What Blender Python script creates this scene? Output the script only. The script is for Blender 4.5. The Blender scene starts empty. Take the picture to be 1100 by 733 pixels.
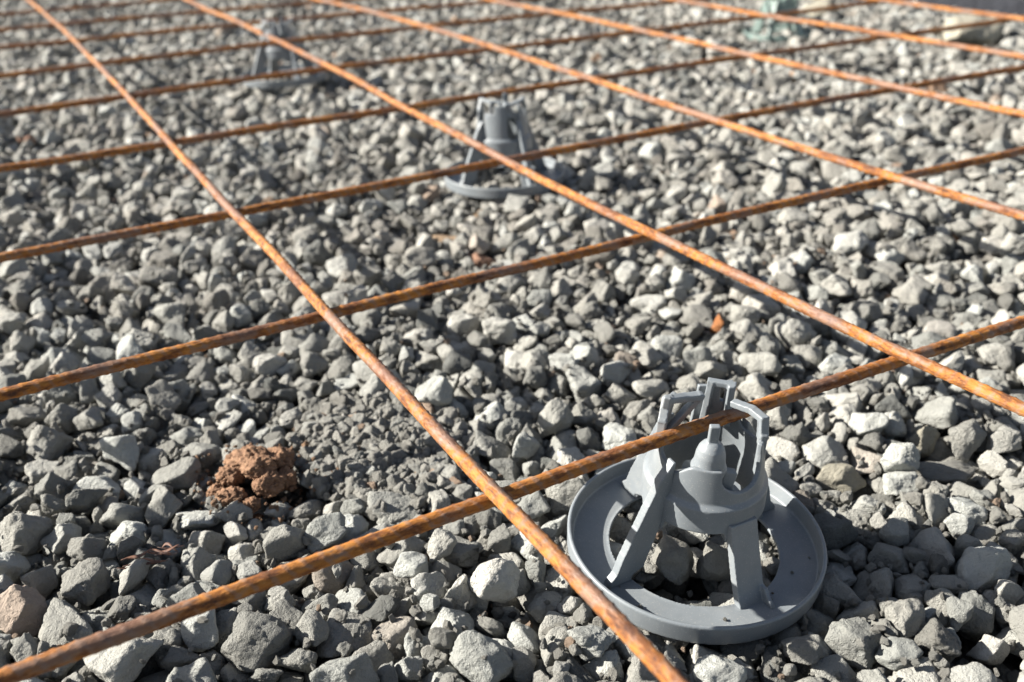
import bpy, bmesh, math, random
import numpy as np
from mathutils import Vector, Matrix, Euler, Quaternion, noise
R = math.radians
sc = bpy.context.scene
COL = sc.collection

# ------------------------------------------------------------------ camera, sky, sun, exposure
BAR_Z = 0.063            # axis height of the lower bars above the gravel
cam_d = bpy.data.cameras.new('camera'); cam = bpy.data.objects.new('camera', cam_d); COL.objects.link(cam)
cam.matrix_world = Matrix.Translation((0, 0, BAR_Z + 0.21982)) @ Matrix.Rotation(1.10918, 4, 'X') @ Matrix.Rotation(-0.034127, 4, 'Z')
cam_d.sensor_width = 36; cam_d.lens = 36 * 1075.07 / 1100
cam_d.clip_start = 0.01; cam_d.clip_end = 200
cam_d.dof.use_dof = True; cam_d.dof.focus_distance = 0.41; cam_d.dof.aperture_fstop = 9.5
cam_d.dof.aperture_blades = 7
sc.camera = cam
SUN_EL = 30.5
sun_dir = Vector((-math.cos(R(SUN_EL)) * math.cos(R(4)), math.cos(R(SUN_EL)) * math.sin(R(4)), math.sin(R(SUN_EL))))   # towards the sun
w = bpy.data.worlds.new('World'); sc.world = w; w.use_nodes = True
nt = w.node_tree; sky = nt.nodes.new('ShaderNodeTexSky'); sky.sky_type = 'NISHITA'; sky.sun_disc = False
sky.sun_elevation = R(SUN_EL); sky.sun_rotation = math.atan2(sun_dir.x, sun_dir.y)
hs = nt.nodes.new('ShaderNodeHueSaturation'); hs.inputs['Saturation'].default_value = .75; nt.links.new(sky.outputs[0], hs.inputs['Color']); nt.links.new(hs.outputs[0], nt.nodes['Background'].inputs[0]); nt.nodes['Background'].inputs[1].default_value = 0.043
ld = bpy.data.lights.new('sun', 'SUN'); lo = bpy.data.objects.new('sun', ld); COL.objects.link(lo)
ld.energy = 5.0; ld.angle = R(0.5); ld.color = (1, 0.95, 0.86)
lo.rotation_euler = sun_dir.to_track_quat('Z', 'Y').to_euler(); lo.location = sun_dir * 3
sc.view_settings.view_transform = 'Standard'; sc.view_settings.look = 'None'; sc.view_settings.gamma = 1
sc.view_settings.use_curve_mapping = False; sc.view_settings.exposure = 1.6
sc.render.engine = 'CYCLES'; sc.cycles.max_bounces = 5; sc.cycles.use_denoising = True

# ------------------------------------------------------------------ helpers
def tag(o, label=None, cat=None, group=None, kind=None):
    for k, v in (('label', label), ('category', cat), ('group', group), ('kind', kind)):
        if v: o[k] = v
    return o
def link(name, me, mat=None, parent=None):
    o = bpy.data.objects.new(name, me); COL.objects.link(o)
    if mat: me.materials.append(mat)
    if parent: o.parent = parent
    return o
def smooth(me, on=True): me.polygons.foreach_set('use_smooth', [on] * len(me.polygons))
class NT:
    def __init__(s, name):
        s.m = bpy.data.materials.new(name); s.m.use_nodes = True; s.t = s.m.node_tree; s.b = s.t.nodes['Principled BSDF']
    def n(s, typ, **kw):
        x = s.t.nodes.new(typ)
        ins = kw.pop('ins', {})
        for k, v in kw.items(): setattr(x, k, v)
        for k, v in ins.items():
            if hasattr(v, 'is_output'): s.t.links.new(v, x.inputs[k])
            else: x.inputs[k].default_value = v
        return x
    def l(s, a, b): s.t.links.new(a, b)
    def noise(s, vec, scale, detail=4, rough=.55, w=None):
        x = s.n('ShaderNodeTexNoise', ins={'Scale': scale, 'Detail': detail, 'Roughness': rough})
        s.l(vec, x.inputs['Vector'])
        if w is not None: x.noise_dimensions = '4D'; s.l(w, x.inputs['W'])
        return x.outputs[0]
    def ramp(s, fac, stops, interp='LINEAR'):
        x = s.n('ShaderNodeValToRGB'); s.l(fac, x.inputs[0]); e = x.color_ramp.elements; x.color_ramp.interpolation = interp
        for i, (p, c) in enumerate(stops):
            if i >= 2: e.new(p)
        for i, (p, c) in enumerate(stops): e[i].position = p; e[i].color = (*c, 1) if len(c) == 3 else c
        return x.outputs[0]
    def mix(s, fac, a, b, blend='MIX'):
        x = s.n('ShaderNodeMix', data_type='RGBA', blend_type=blend)
        for k, v in ((0, fac), (6, a), (7, b)):
            if hasattr(v, 'is_output'): s.l(v, x.inputs[k])
            else: x.inputs[k].default_value = v if k == 0 else (*v, 1)
        return x.outputs[2]
    def math(s, op, a, b=0.):
        x = s.n('ShaderNodeMath', operation=op)
        for k, v in ((0, a), (1, b)):
            if hasattr(v, 'is_output'): s.l(v, x.inputs[k])
            else: x.inputs[k].default_value = v
        return x.outputs[0]
    def bump(s, h, strength, dist, prev=None):
        x = s.n('ShaderNodeBump', ins={'Strength': strength, 'Distance': dist}); s.l(h, x.inputs['Height'])
        if prev: s.l(prev, x.inputs['Normal'])
        return x.outputs[0]

# ------------------------------------------------------------------ materials
def stone_mat(name, low, mid, high, inst=True, wv=0.0, rough=1.):
    t = NT(name); co = t.n('ShaderNodeTexCoord').outputs['Object']
    if inst:
        a = t.n('ShaderNodeAttribute', attribute_type='INSTANCER', attribute_name='tint').outputs['Fac']
        hue = t.n('ShaderNodeAttribute', attribute_type='INSTANCER', attribute_name='warm').outputs['Fac']
    else:
        v = t.n('ShaderNodeValue'); v.outputs[0].default_value = wv; a = v.outputs[0]
        v = t.n('ShaderNodeValue'); v.outputs[0].default_value = 0; hue = v.outputs[0]
    W = t.math('MULTIPLY', a, 37.)
    base = t.ramp(a, [(0, low), (.5, mid), (1, high)])
    base = t.mix(t.ramp(t.math('FRACT', t.math('MULTIPLY', a, 91.)), [(.0, (.5, .5, .5)), (.4, (0, 0, 0))]), base, t.mix(1., base, (.86, .93, .98), 'MULTIPLY'))
    base = t.mix(hue, base, (.36, .225, .14))
    n1 = t.noise(co, 2.3, 5, .6, W); n2 = t.noise(co, 11, 5, .65, W); n3 = t.noise(co, 42, 3, .6, W)
    c = t.mix(t.ramp(n1, [(.38, (0, 0, 0)), (.62, (1, 1, 1))]), t.mix(1., base, (.86, .855, .85), 'MULTIPLY'), base)
    c = t.mix(t.ramp(n2, [(.54, (0, 0, 0)), (.72, (.55, .55, .55))]), c, t.mix(1., base, (1.25, 1.22, 1.18), 'MULTIPLY'))
    c = t.mix(t.ramp(n3, [(.30, (.65, .65, .65)), (.44, (0, 0, 0))]), c, t.mix(1., base, (.68, .66, .64), 'MULTIPLY'))
    t.l(c, t.b.inputs['Base Color']); t.b.inputs['Roughness'].default_value = .88; t.b.inputs['Specular IOR Level'].default_value = .25
    vor = t.n('ShaderNodeTexVoronoi', ins={'Scale': 9.}); t.l(co, vor.inputs['Vector'])
    pits = t.ramp(vor.outputs['Distance'], [(.0, (0, 0, 0)), (.28, (1, 1, 1))])
    h = t.math('ADD', t.math('MULTIPLY', n2, 1.0), t.math('MULTIPLY', n3, .45))
    h = t.math('ADD', h, t.math('MULTIPLY', pits, .12))
    t.l(t.bump(h, rough, .0024), t.b.inputs['Normal'])
    return t.m
M_STONE = stone_mat('limestone_gravel', (.150, .150, .139), (.288, .286, .263), (.46, .455, .42), rough=1.)
M_WHITE = stone_mat('white_stone', (.50, .485, .445), (.50, .485, .445), (.50, .485, .445), False, .3)
M_PALE = stone_mat('pale_stone', (.34, .32, .26), (.34, .32, .26), (.34, .32, .26), False, .6)
M_PINK = stone_mat('pinkish_stone', (.38, .31, .255), (.38, .31, .255), (.38, .31, .255), False, .8)
M_GREY = stone_mat('grey_stone', (.22, .215, .195), (.22, .215, .195), (.22, .215, .195), False, .45, .8)
M_TAN = stone_mat('tan_stone', (.36, .25, .16), (.36, .25, .16), (.36, .25, .16), False, .1)
M_ORANGE = stone_mat('orange_chip', (.48, .20, .08), (.48, .20, .08), (.48, .20, .08), False, .2)
M_BRICK = stone_mat('brick_chip', (.27, .16, .11), (.27, .16, .11), (.27, .16, .11), False, .7)

def clay_mat():
    t = NT('brown_clay'); co = t.n('ShaderNodeTexCoord').outputs['Object']
    n = t.noise(co, 260, 6, .65); n2 = t.noise(co, 900, 4, .6)
    c = t.ramp(n, [(.3, (.105, .052, .028)), (.55, (.21, .115, .064)), (.75, (.30, .185, .11))])
    t.l(c, t.b.inputs['Base Color']); t.b.inputs['Roughness'].default_value = .9
    t.l(t.bump(t.math('ADD', n, t.math('MULTIPLY', n2, .4)), .9, .0012), t.b.inputs['Normal']); return t.m
M_CLAY = clay_mat()

def soil_mat(name, c0, c1, sc_):
    t = NT(name); co = t.n('ShaderNodeTexCoord').outputs['Object']
    n = t.noise(co, sc_, 8, .65)
    vor = t.n('ShaderNodeTexVoronoi', ins={'Scale': sc_ * 1.3}); t.l(co, vor.inputs['Vector'])
    t.l(t.ramp(n, [(.3, c0), (.7, c1)]), t.b.inputs['Base Color']); t.b.inputs['Roughness'].default_value = .95
    t.l(t.bump(t.math('SUBTRACT', n, vor.outputs['Distance']), .9, .01), t.b.inputs['Normal']); return t.m
M_SOIL = soil_mat('stony_subsoil', (.10, .085, .07), (.24, .22, .19), 60)
M_DARK = soil_mat('dark_strip_surface', (.012, .013, .018), (.022, .024, .032), 25)  # near-black bumpy surface for the far right strip, material unidentified

def rust_mat():
    t = NT('rusty_steel'); co = t.n('ShaderNodeTexCoord').outputs['Object']
    mp = t.n('ShaderNodeMapping'); mp.inputs['Scale'].default_value = (.32, 1, 1); t.l(co, mp.inputs['Vector']); s = mp.outputs[0]
    n1 = t.noise(s, 260, 6, .68); n2 = t.noise(s, 1100, 4, .6); n3 = t.noise(s, 75, 4, .55); n4 = t.noise(co, 14, 2, .5)
    c = t.ramp(n1, [(.34, (.055, .020, .009)), (.44, (.185, .062, .011)), (.52, (.36, .135, .018)), (.68, (.44, .20, .05))])
    scale = t.math('MULTIPLY', t.ramp(t.math('ADD', t.math('MULTIPLY', n3, .6), t.math('MULTIPLY', n1, .4)), [(.50, (0, 0, 0)), (.56, (1, 1, 1))]), .78)
    c = t.mix(scale, c, (.155, .100, .080))
    c = t.mix(t.ramp(n2, [(.60, (0, 0, 0)), (.74, (.5, .5, .5))]), c, (.50, .27, .11))
    c = t.mix(t.ramp(n4, [(.35, (.35, .35, .35)), (.6, (0, 0, 0))]), c, (.14, .045, .018))
    sx = t.n('ShaderNodeSeparateXYZ'); t.l(co, sx.inputs[0])
    ph = t.math('ADD', t.math('MULTIPLY', sx.outputs[0], 952.), t.math('MULTIPLY', t.math('ADD', sx.outputs[1], sx.outputs[2]), 420.))
    wv = t.math('ADD', t.math('MULTIPLY', t.math('SINE', t.math('ADD', ph, t.math('MULTIPLY', n3, 6.))), .20), n1)
    wv = t.ramp(wv, [(.60, (0, 0, 0)), (.72, (.52, .52, .52))]); c = t.mix(wv, c, (.20, .135, .105))
    t.l(c, t.b.inputs['Base Color'])
    r = t.mix(scale, (.78, .78, .78), (.46, .46, .46)); t.l(r, t.b.inputs['Roughness'])
    t.l(t.math('MULTIPLY', scale, .15), t.b.inputs['Metallic']); t.b.inputs['Specular IOR Level'].default_value = .45
    h = t.math('ADD', n1, t.math('MULTIPLY', n2, .5))
    t.l(t.bump(h, .8, .0010), t.b.inputs['Normal']); return t.m
M_RUST = rust_mat()

def plastic_mat(name, col):
    t = NT(name); co = t.n('ShaderNodeTexCoord').outputs['Object']
    n = t.noise(co, 90, 5, .6); n2 = t.noise(co, 1600, 3, .6)
    c = t.mix(t.ramp(n, [(.42, (0, 0, 0)), (.75, (.30, .30, .30))]), col, tuple(min(1, x * 1.25 + .05) for x in col))
    c = t.mix(t.ramp(n2, [(.60, (0, 0, 0)), (.72, (.55, .55, .55))]), c, (.42, .40, .36))
    n3 = t.noise(co, 28, 6, .7); c = t.mix(t.ramp(n3, [(.48, (0, 0, 0)), (.70, (.20, .20, .20))]), c, (.38, .36, .32))
    t.l(c, t.b.inputs['Base Color']); t.l(t.math('ADD', t.math('MULTIPLY', n, .25), .30), t.b.inputs['Roughness'])
    t.l(t.bump(n2, .10, .0004), t.b.inputs['Normal']); return t.m
M_PLASTIC = plastic_mat('grey_plastic', (.165, .183, .198))
M_GREEN = plastic_mat('pale_green_plastic', (.15, .205, .19))

# ------------------------------------------------------------------ stones
def ico(sub):
    bm = bmesh.new(); bmesh.ops.create_icosphere(bm, subdivisions=sub, radius=1)
    v = np.array([x.co[:] for x in bm.verts]); fc = np.array([[q.index for q in f.verts] for f in bm.faces]); bm.free(); return v, fc
def rock_verts(seed, D):
    rs = np.random.RandomState(seed); n = rs.randint(11, 17)
    k = np.arange(n) + .5; ph = np.arccos(1 - 2 * k / n); th = np.pi * (1 + 5 ** .5) * k
    N = np.stack([np.cos(th) * np.sin(ph), np.sin(th) * np.sin(ph), np.cos(ph)], 1) + rs.normal(0, .33, (n, 3)); N /= np.linalg.norm(N, axis=1)[:, None]
    h = rs.uniform(.62, 1.05, n); p = rs.uniform(9, 22)
    g = np.maximum(D @ N.T, 0) / h
    r = 1 / np.maximum((g ** p).sum(1) ** (1 / p), .55)
    ax = np.array([1, rs.uniform(.68, .95), rs.uniform(.48, .8)])
    V = D * r[:, None]; o = Vector(rs.uniform(-50, 50, 3)); rough = rs.uniform(.6, 1.5); out = np.empty_like(V)
    for i, v in enumerate(V):
        q = Vector(v) + o
        a = noise.noise(q * 1.3) * .16 + noise.noise(q * 3.1) * .055 * rough + noise.noise(q * 7) * .028 * rough + noise.noise(q * 15) * .014 * rough
        wv = noise.noise(q * 4.3 + Vector((9, 3, 1)))
        a -= max(0, .5 - abs(wv) * 5) * .05 * rough
        if len(V) > 2000: a += noise.noise(q * 26) * .014 * rough + min(0, noise.noise(q * 12 + Vector((4, 4, 4))) + .18) * .055 * rough
        out[i] = v * (1 + a)
    out *= ax; out -= (out.max(0) + out.min(0)) / 2; out /= (out.max(0) - out.min(0)).max()
    return out
NV = 36
D5, F5 = ico(5)
stones = bpy.data.collections.new('stone_shapes')       # shapes the gravel picks from
dims = []
def mesh_from(name, v, f, sm=True):
    me = bpy.data.meshes.new(name); me.from_pydata(v.tolist(), [], f.tolist()); smooth(me, sm); return me
for i in range(NV):
    v = rock_verts(1000 + i, D5); dims.append((v.max(0) - v.min(0)) / 2)
    me = mesh_from('stone_%02d' % i, v, F5); me.materials.append(M_STONE)
    stones.objects.link(bpy.data.objects.new('stone_%02d' % i, me))
dims = np.array(dims)
# one settled patch of stones, eight whole numbers each: x, y, z in 0.2 mm, quaternion x, y, z in hundredths, shape, size in 0.4 mm
PILE = [
1626,1819,225,-66,-33,-4,16,66,173,2909,219,-34,34,28,6,69,1269,2921,218,72,-69,10,12,68,1683,972,217,33,-22,-92,1,48,2085,2006,215,-98,6,-11,5,52,448,2201,215,-40,37,-53,32,75,
2032,1623,211,23,-37,-84,12,67,2530,829,211,-33,47,-70,20,81,2393,2046,210,-34,-92,-12,1,53,2296,1135,209,-19,26,1,0,59,413,447,209,-15,-60,43,3,65,2781,2085,208,42,77,47,16,36,
953,389,207,-98,-21,6,35,60,2260,1953,206,27,64,64,28,66,1804,2642,206,-8,16,-96,2,63,659,1852,206,19,39,-81,32,63,418,2033,205,-45,-56,-4,28,64,2065,599,204,-55,80,-26,27,55,
1751,152,204,14,-87,39,8,44,1098,702,204,-67,63,15,22,69,800,420,203,-9,-73,-37,12,34,1236,2700,203,86,41,23,2,66,1382,2849,202,-81,-56,11,20,55,1682,370,201,-26,27,-92,16,80,
2321,3080,200,-93,-16,13,16,74,2168,2075,199,-20,8,65,33,70,702,287,199,-37,70,7,11,74,2250,1236,198,29,-42,85,11,34,639,2714,198,-14,-29,-84,16,58,500,285,198,18,0,97,6,78,
2898,2879,198,39,72,25,33,54,1257,131,198,-35,-9,-54,16,73,1355,1058,197,1,-8,8,21,65,2397,1345,196,-34,-65,48,35,46,620,1526,196,6,32,-94,35,69,690,627,196,23,-37,45,33,48,
3061,1555,196,38,40,31,28,66,893,233,196,18,26,34,21,74,434,1771,195,61,-53,-52,18,61,1064,2829,195,12,-74,-64,2,46,1373,682,195,-85,50,1,26,58,499,2069,195,83,4,35,3,70,
3165,163,195,-11,70,-69,20,83,1668,761,195,-39,-8,-72,33,32,1099,322,195,73,68,-7,21,56,2651,2780,194,20,0,97,27,67,247,2679,194,-2,-83,45,21,58,1282,325,194,31,-14,93,12,53,
2497,1443,194,-30,28,89,0,67,1984,2067,193,37,-24,-49,30,79,1611,919,193,-27,16,45,11,55,1984,1946,193,-39,5,-74,3,66,1373,2026,193,-95,1,-19,32,63,2521,2752,192,-41,-10,-88,20,51,
1078,2883,192,-78,-55,-27,26,46,1400,190,192,-57,34,-53,16,51,299,2764,192,32,-78,-26,12,37,934,596,192,-7,-24,49,12,82,1585,209,192,-68,58,-43,28,37,3085,1348,192,-25,-59,76,0,56,
2774,1609,191,-89,-23,-7,28,63,2818,2944,191,-85,-36,-24,17,77,2162,986,191,64,-74,15,4,72,242,2054,191,-74,-64,20,34,40,286,3021,191,61,-75,9,11,83,1945,1170,191,20,2,4,27,54,
2862,2098,191,-21,63,16,0,58,2618,1949,190,83,22,-3,23,66,2271,1041,189,-15,-66,63,28,52,2571,548,189,-2,0,-5,23,44,1943,161,189,-76,57,-11,13,42,839,521,189,23,6,8,15,35,
2752,2839,189,-39,-26,33,0,49,1989,943,188,76,-21,59,33,33,584,1732,188,-36,-24,25,31,44,1875,133,188,54,-63,-7,17,51,1513,378,188,-73,35,-50,24,47,389,621,188,-80,-23,21,24,65,
1525,285,187,-70,45,-25,31,69,2917,1340,187,-23,63,66,21,67,1856,2357,187,-79,-19,2,20,82,2338,919,187,68,-30,13,18,61,2424,1945,187,56,-5,-36,18,44,1046,788,186,10,41,-84,12,55,
1925,1500,186,-28,57,-6,20,50,1650,2762,186,14,-41,-51,25,53,2536,1069,186,7,-22,-71,27,83,734,896,186,-60,2,-45,20,67,2727,2261,186,-45,-4,-11,20,26,1025,2527,186,20,-16,-88,17,39,
2570,2936,186,34,-16,-91,25,39,2817,1989,186,50,-36,79,18,82,1762,2297,186,1,1,92,7,47,673,2379,186,23,-37,24,18,65,1426,2232,185,76,-6,-28,1,46,1447,1550,185,-10,84,49,28,62,
993,846,185,99,-5,-7,22,41,2065,3015,185,47,-82,4,14,52,1552,2454,184,20,36,-90,32,56,3068,2180,184,-19,-44,-48,10,36,1849,1025,184,-22,-80,52,20,42,1426,1929,184,48,49,15,32,82,
1598,1755,184,-1,11,51,2,46,1706,635,184,16,-62,75,3,41,219,1603,184,-19,-64,68,21,56,856,388,184,-24,-22,89,19,35,2821,2275,184,8,20,-61,11,60,334,476,184,-61,-62,49,35,63,
1501,1031,183,-9,11,36,29,33,1844,2500,183,-70,71,-7,21,69,606,603,183,47,-82,-21,33,68,849,918,183,-57,72,-28,10,68,2798,2158,183,67,39,52,6,57,678,1052,183,90,-5,-21,17,55,
573,106,183,-99,10,-1,23,73,1219,286,183,74,-67,-9,14,28,1062,1197,183,-10,14,-98,8,54,212,454,183,8,9,-76,10,82,1001,1384,183,-45,-89,-5,0,75,1655,250,182,-40,90,-15,35,58,
768,599,182,-31,28,-87,26,54,2427,2892,182,47,-34,-47,16,51,3035,1462,182,73,-7,-9,18,49,337,1627,182,-70,-56,25,33,83,348,1975,182,5,41,-85,32,45,239,280,182,-39,75,-42,25,51,
1904,829,182,0,54,-59,11,47,278,791,181,-57,-42,68,0,52,2018,2541,181,5,-13,-43,2,51,467,1140,181,54,32,-34,20,82,2377,3020,181,69,-38,59,11,37,2372,299,181,-20,93,30,12,66,
1246,646,181,8,-83,54,0,82,198,1289,181,-92,14,0,7,78,1872,1231,180,5,59,-81,35,53,195,1812,180,86,43,-8,32,59,1818,1123,180,26,21,-52,11,37,606,321,180,-63,-53,43,5,61,
746,501,180,23,-74,55,5,62,2132,1691,180,-100,1,-7,29,50,1153,192,180,57,-41,-62,32,81,1836,3000,180,0,52,-85,17,40,1510,1857,180,-44,31,84,28,76,1422,1216,180,-78,24,-44,28,49,
1842,216,180,42,20,5,1,76,1833,1647,179,19,-53,-70,19,30,1972,243,179,97,-13,10,10,70,1471,514,179,70,30,9,33,83,1897,2838,179,4,18,-87,25,83,2253,151,179,23,11,-90,32,35,
2251,870,179,-22,1,49,7,62,2817,1515,179,37,-27,81,27,43,1248,1034,178,-58,21,58,7,76,753,723,178,20,-6,-21,13,82,2915,1599,178,32,-54,-78,35,43,1874,1599,178,55,-41,-67,31,57,
3007,2251,178,-30,29,-90,17,83,194,1503,178,-39,78,-45,21,46,1127,513,178,-38,-3,-61,0,78,513,764,178,-25,32,-31,4,49,1677,155,178,47,-4,-67,33,42,2383,1863,178,-15,-5,-97,22,65,
306,101,177,-27,-70,-31,17,53,3180,638,177,95,4,24,19,79,518,587,177,-12,16,33,32,49,2048,2850,177,-87,-8,-30,12,57,2325,2044,177,-44,-2,-86,24,66,1577,1578,177,-6,-90,-31,15,65,
2612,2680,177,57,73,-36,12,46,1685,1361,177,49,57,65,31,62,2239,1532,177,18,-6,-50,8,82,707,2528,177,21,65,-62,28,65,417,2364,177,53,-54,66,20,77,784,2375,176,29,-87,22,12,49,
2356,504,176,-16,97,21,5,58,1743,289,176,28,22,-92,23,46,2744,847,176,-47,53,-64,18,83,875,1525,176,-2,-34,94,21,59,2902,581,176,-61,-3,18,20,54,2906,2700,176,72,30,11,16,66,
2797,549,176,2,-7,-43,11,49,182,2084,176,89,7,-46,27,46,2529,1293,176,-71,18,35,31,60,582,1295,176,77,-33,34,6,59,353,2940,176,-14,-13,98,29,43,536,2171,176,-27,3,93,11,29,
2571,2839,175,-33,59,-54,0,64,2126,165,175,22,-95,-7,30,58,3237,2981,175,-48,-51,-20,0,53,3122,2332,175,12,6,-98,17,64,1043,2584,175,61,10,62,25,31,1467,2960,175,-68,-13,-48,20,67,
2185,2191,175,-4,-65,-7,20,40,1182,358,175,8,11,94,2,43,167,320,175,-68,5,51,35,56,1570,135,175,10,-84,-30,20,65,460,993,175,-46,-15,-28,6,75,2623,1104,174,-30,-70,14,22,48,
2520,607,174,15,-60,-70,33,38,520,1804,174,22,-54,-53,20,51,2338,1959,174,31,23,-92,32,32,2673,3077,174,15,-1,-92,0,82,2414,1407,174,3,-47,-75,18,40,2381,1259,174,1,12,-98,23,65,
1069,612,174,73,-64,10,6,49,2060,1227,174,-8,63,77,32,71,2999,682,174,-16,50,79,18,44,2577,2028,174,-33,-55,77,32,72,3459,2877,174,23,40,33,14,56,2143,1537,174,-66,-69,-7,35,47,
275,2851,174,-31,-45,21,16,50,1437,2320,173,-64,18,72,8,45,2563,705,173,-77,58,26,16,72,1804,137,173,-50,19,-80,14,37,3662,2173,173,48,-87,-6,4,54,3633,1342,173,12,63,-76,14,65,
495,1282,173,-37,4,-74,4,52,2567,3072,173,-31,27,28,11,43,2145,2240,173,-1,-74,-66,18,42,601,1791,172,-27,89,-7,21,48,644,453,172,-73,-24,-64,15,43,1819,837,172,15,85,49,27,46,
2942,1709,172,-5,30,25,33,45,2270,1445,172,-74,-1,-17,10,56,648,207,172,75,32,-28,1,64,2073,1416,172,-55,61,-54,20,55,1409,345,172,59,-80,5,30,55,1415,3073,172,-62,-36,36,1,49,
1716,1098,172,81,-20,-25,16,33,2848,3092,172,-60,-33,67,35,39,2812,1720,171,57,16,46,14,71,1229,2333,171,-81,-23,-5,31,63,1298,1005,171,20,61,-74,34,22,1315,1711,171,18,20,-14,21,72,
2402,1048,171,65,-45,-17,25,48,1744,800,171,-33,-60,-9,13,66,299,371,171,-22,21,-92,2,71,475,2735,171,-13,63,-28,3,38,2134,773,171,-50,-39,7,17,50,1988,450,171,2,-70,-71,20,60,
2491,1772,171,11,46,-88,0,57,1481,1362,171,21,-46,37,29,30,409,310,171,-40,76,-46,31,49,437,1923,171,63,-33,-53,1,60,1169,921,171,-70,21,-11,24,41,567,2977,171,39,67,-52,5,48,
803,332,170,20,-13,-12,13,82,603,768,170,28,-23,20,25,54,951,729,170,43,-26,-57,18,47,1587,2931,170,33,-88,-33,24,35,169,2189,170,-36,-2,-77,20,67,827,1420,170,13,0,-97,14,82,
882,1860,170,19,-97,2,4,45,266,1706,170,-35,62,-48,20,39,1957,2626,170,-55,-70,31,10,36,2192,493,170,-25,-21,89,5,62,864,120,170,-7,70,-71,1,27,244,1883,170,35,-66,4,25,35,
234,2585,170,26,-94,20,1,41,2854,2453,170,-2,66,-74,17,66,244,1978,170,-4,-70,-50,21,65,2301,1262,170,-57,50,65,22,44,1784,1653,170,72,-57,-21,22,55,614,856,169,-38,-80,-20,28,54,
737,2929,169,70,-57,-32,21,40,3043,412,169,-16,65,-55,25,70,558,1188,169,-19,73,52,26,48,1777,1801,169,-5,19,-74,30,47,2231,2541,169,-14,-42,16,17,52,1816,1956,169,-5,-60,-4,19,51,
2787,631,169,41,73,43,8,43,2660,2440,169,-58,-79,-17,4,76,2212,662,169,-64,12,5,30,43,1204,2223,169,76,-3,0,4,42,2759,1805,169,-60,18,31,16,76,2204,723,169,-4,-44,87,27,49,
857,810,169,-30,-11,79,23,50,2188,1642,168,-49,81,-21,35,36,2511,2924,168,-28,19,93,14,41,3241,2329,168,-42,71,57,16,74,1666,2378,168,-71,-34,-20,22,31,1387,2293,168,-15,-87,-46,18,41,
948,101,168,9,-15,47,5,83,2625,2270,168,-58,-17,-61,18,82,1744,133,168,-32,-90,26,7,47,2852,658,168,-90,-33,22,0,62,200,1395,168,-15,-48,20,33,82,2478,192,168,-8,28,-63,29,52,
2153,1921,168,-2,26,-66,27,78,1947,1229,168,-10,27,-95,19,25,746,2631,168,-87,49,-2,16,59,1655,833,168,-49,-21,40,24,63,2678,193,168,-7,66,-24,0,66,2088,1045,168,33,-83,-34,5,38,
1120,2323,167,-97,-4,15,14,68,1943,2462,167,-7,-11,96,8,65,1590,2606,167,-77,63,8,3,47,2555,1540,167,3,12,-43,14,46,1952,1579,167,-36,-75,36,12,42,1759,2736,167,12,-63,-71,1,59,
2454,663,167,-5,6,70,33,78,1798,584,167,-24,-96,5,0,83,1100,1592,167,-60,79,-10,7,38,2888,514,167,2,49,43,6,28,2196,901,167,-38,-26,33,10,44,1910,316,166,-51,-6,-84,3,35,
1536,772,166,-3,98,-4,8,56,495,178,166,-29,93,24,21,67,2167,2455,166,36,49,77,30,56,575,230,166,58,36,17,4,43,1945,2564,166,-20,76,48,25,38,1727,1281,166,-27,-18,90,11,38,
2169,595,166,43,-32,-44,1,58,2773,2753,166,26,-62,-9,17,54,878,542,166,80,27,-48,19,28,2274,2338,166,30,-27,-42,14,61,3192,3019,166,62,-59,-50,10,29,370,527,166,-42,88,17,29,38,
962,2169,165,40,-89,-6,3,73,2387,1529,165,6,-57,29,3,61,791,1320,165,12,79,-54,2,59,1490,2202,165,-79,-11,-60,2,45,2840,230,165,38,17,63,35,34,1142,1338,165,18,56,72,2,52,
838,1238,165,70,45,50,2,79,2749,347,165,-25,29,-61,28,22,1460,2779,165,69,-3,48,33,75,1692,2107,165,27,61,73,16,58,1674,1558,165,-18,-8,26,28,44,268,2270,165,-95,10,-5,22,77,
1752,1965,165,47,38,68,30,74,212,2448,165,-13,4,22,29,67,1821,1720,165,-78,-26,-17,16,58,1528,2351,164,-23,-32,-79,12,57,2564,2510,164,-20,-10,-53,10,60,644,1754,164,83,0,49,11,39,
3150,1584,164,-38,83,-40,31,58,1126,2166,164,77,41,39,18,66,2903,2805,164,-60,75,-24,12,44,476,679,164,-13,55,-44,35,52,331,1188,164,-63,-30,-42,18,32,648,2616,164,-21,89,-21,35,54,
1847,3058,164,48,-59,38,16,39,1584,2263,164,-3,-75,-2,18,52,558,2115,164,18,-75,54,30,40,1536,1214,164,23,-96,16,27,82,2256,1183,164,98,2,-4,10,56,1927,2689,164,-14,46,24,10,46,
2276,1855,163,4,22,94,2,65,2709,605,163,4,-38,84,0,67,1123,1772,163,-9,-25,-92,1,50,716,1232,163,70,-4,3,26,71,1013,316,163,-3,-98,-17,2,68,1353,609,163,-26,-22,-79,6,52,
546,2800,163,-64,61,-38,31,39,2301,2953,163,5,10,60,29,45,582,1127,163,15,-41,-72,2,62,324,1805,162,-63,3,-59,3,83,492,3042,162,31,-11,-42,34,61,1566,3021,162,-7,14,-18,11,53,
1997,1086,162,-78,-11,37,6,51,3335,1662,162,-26,-6,42,32,74,1334,1129,162,-17,46,-35,7,39,2710,443,162,73,29,-52,0,53,2062,734,162,66,43,-62,20,30,2938,3078,162,30,-61,48,15,63,
2266,501,162,-59,-71,29,28,26,2104,893,162,59,-76,-26,20,56,1076,936,162,-21,-35,56,16,43,974,1527,162,-23,3,82,1,55,2523,1867,162,-83,-27,-44,4,66,1464,220,162,-35,-72,-54,33,42,
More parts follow.
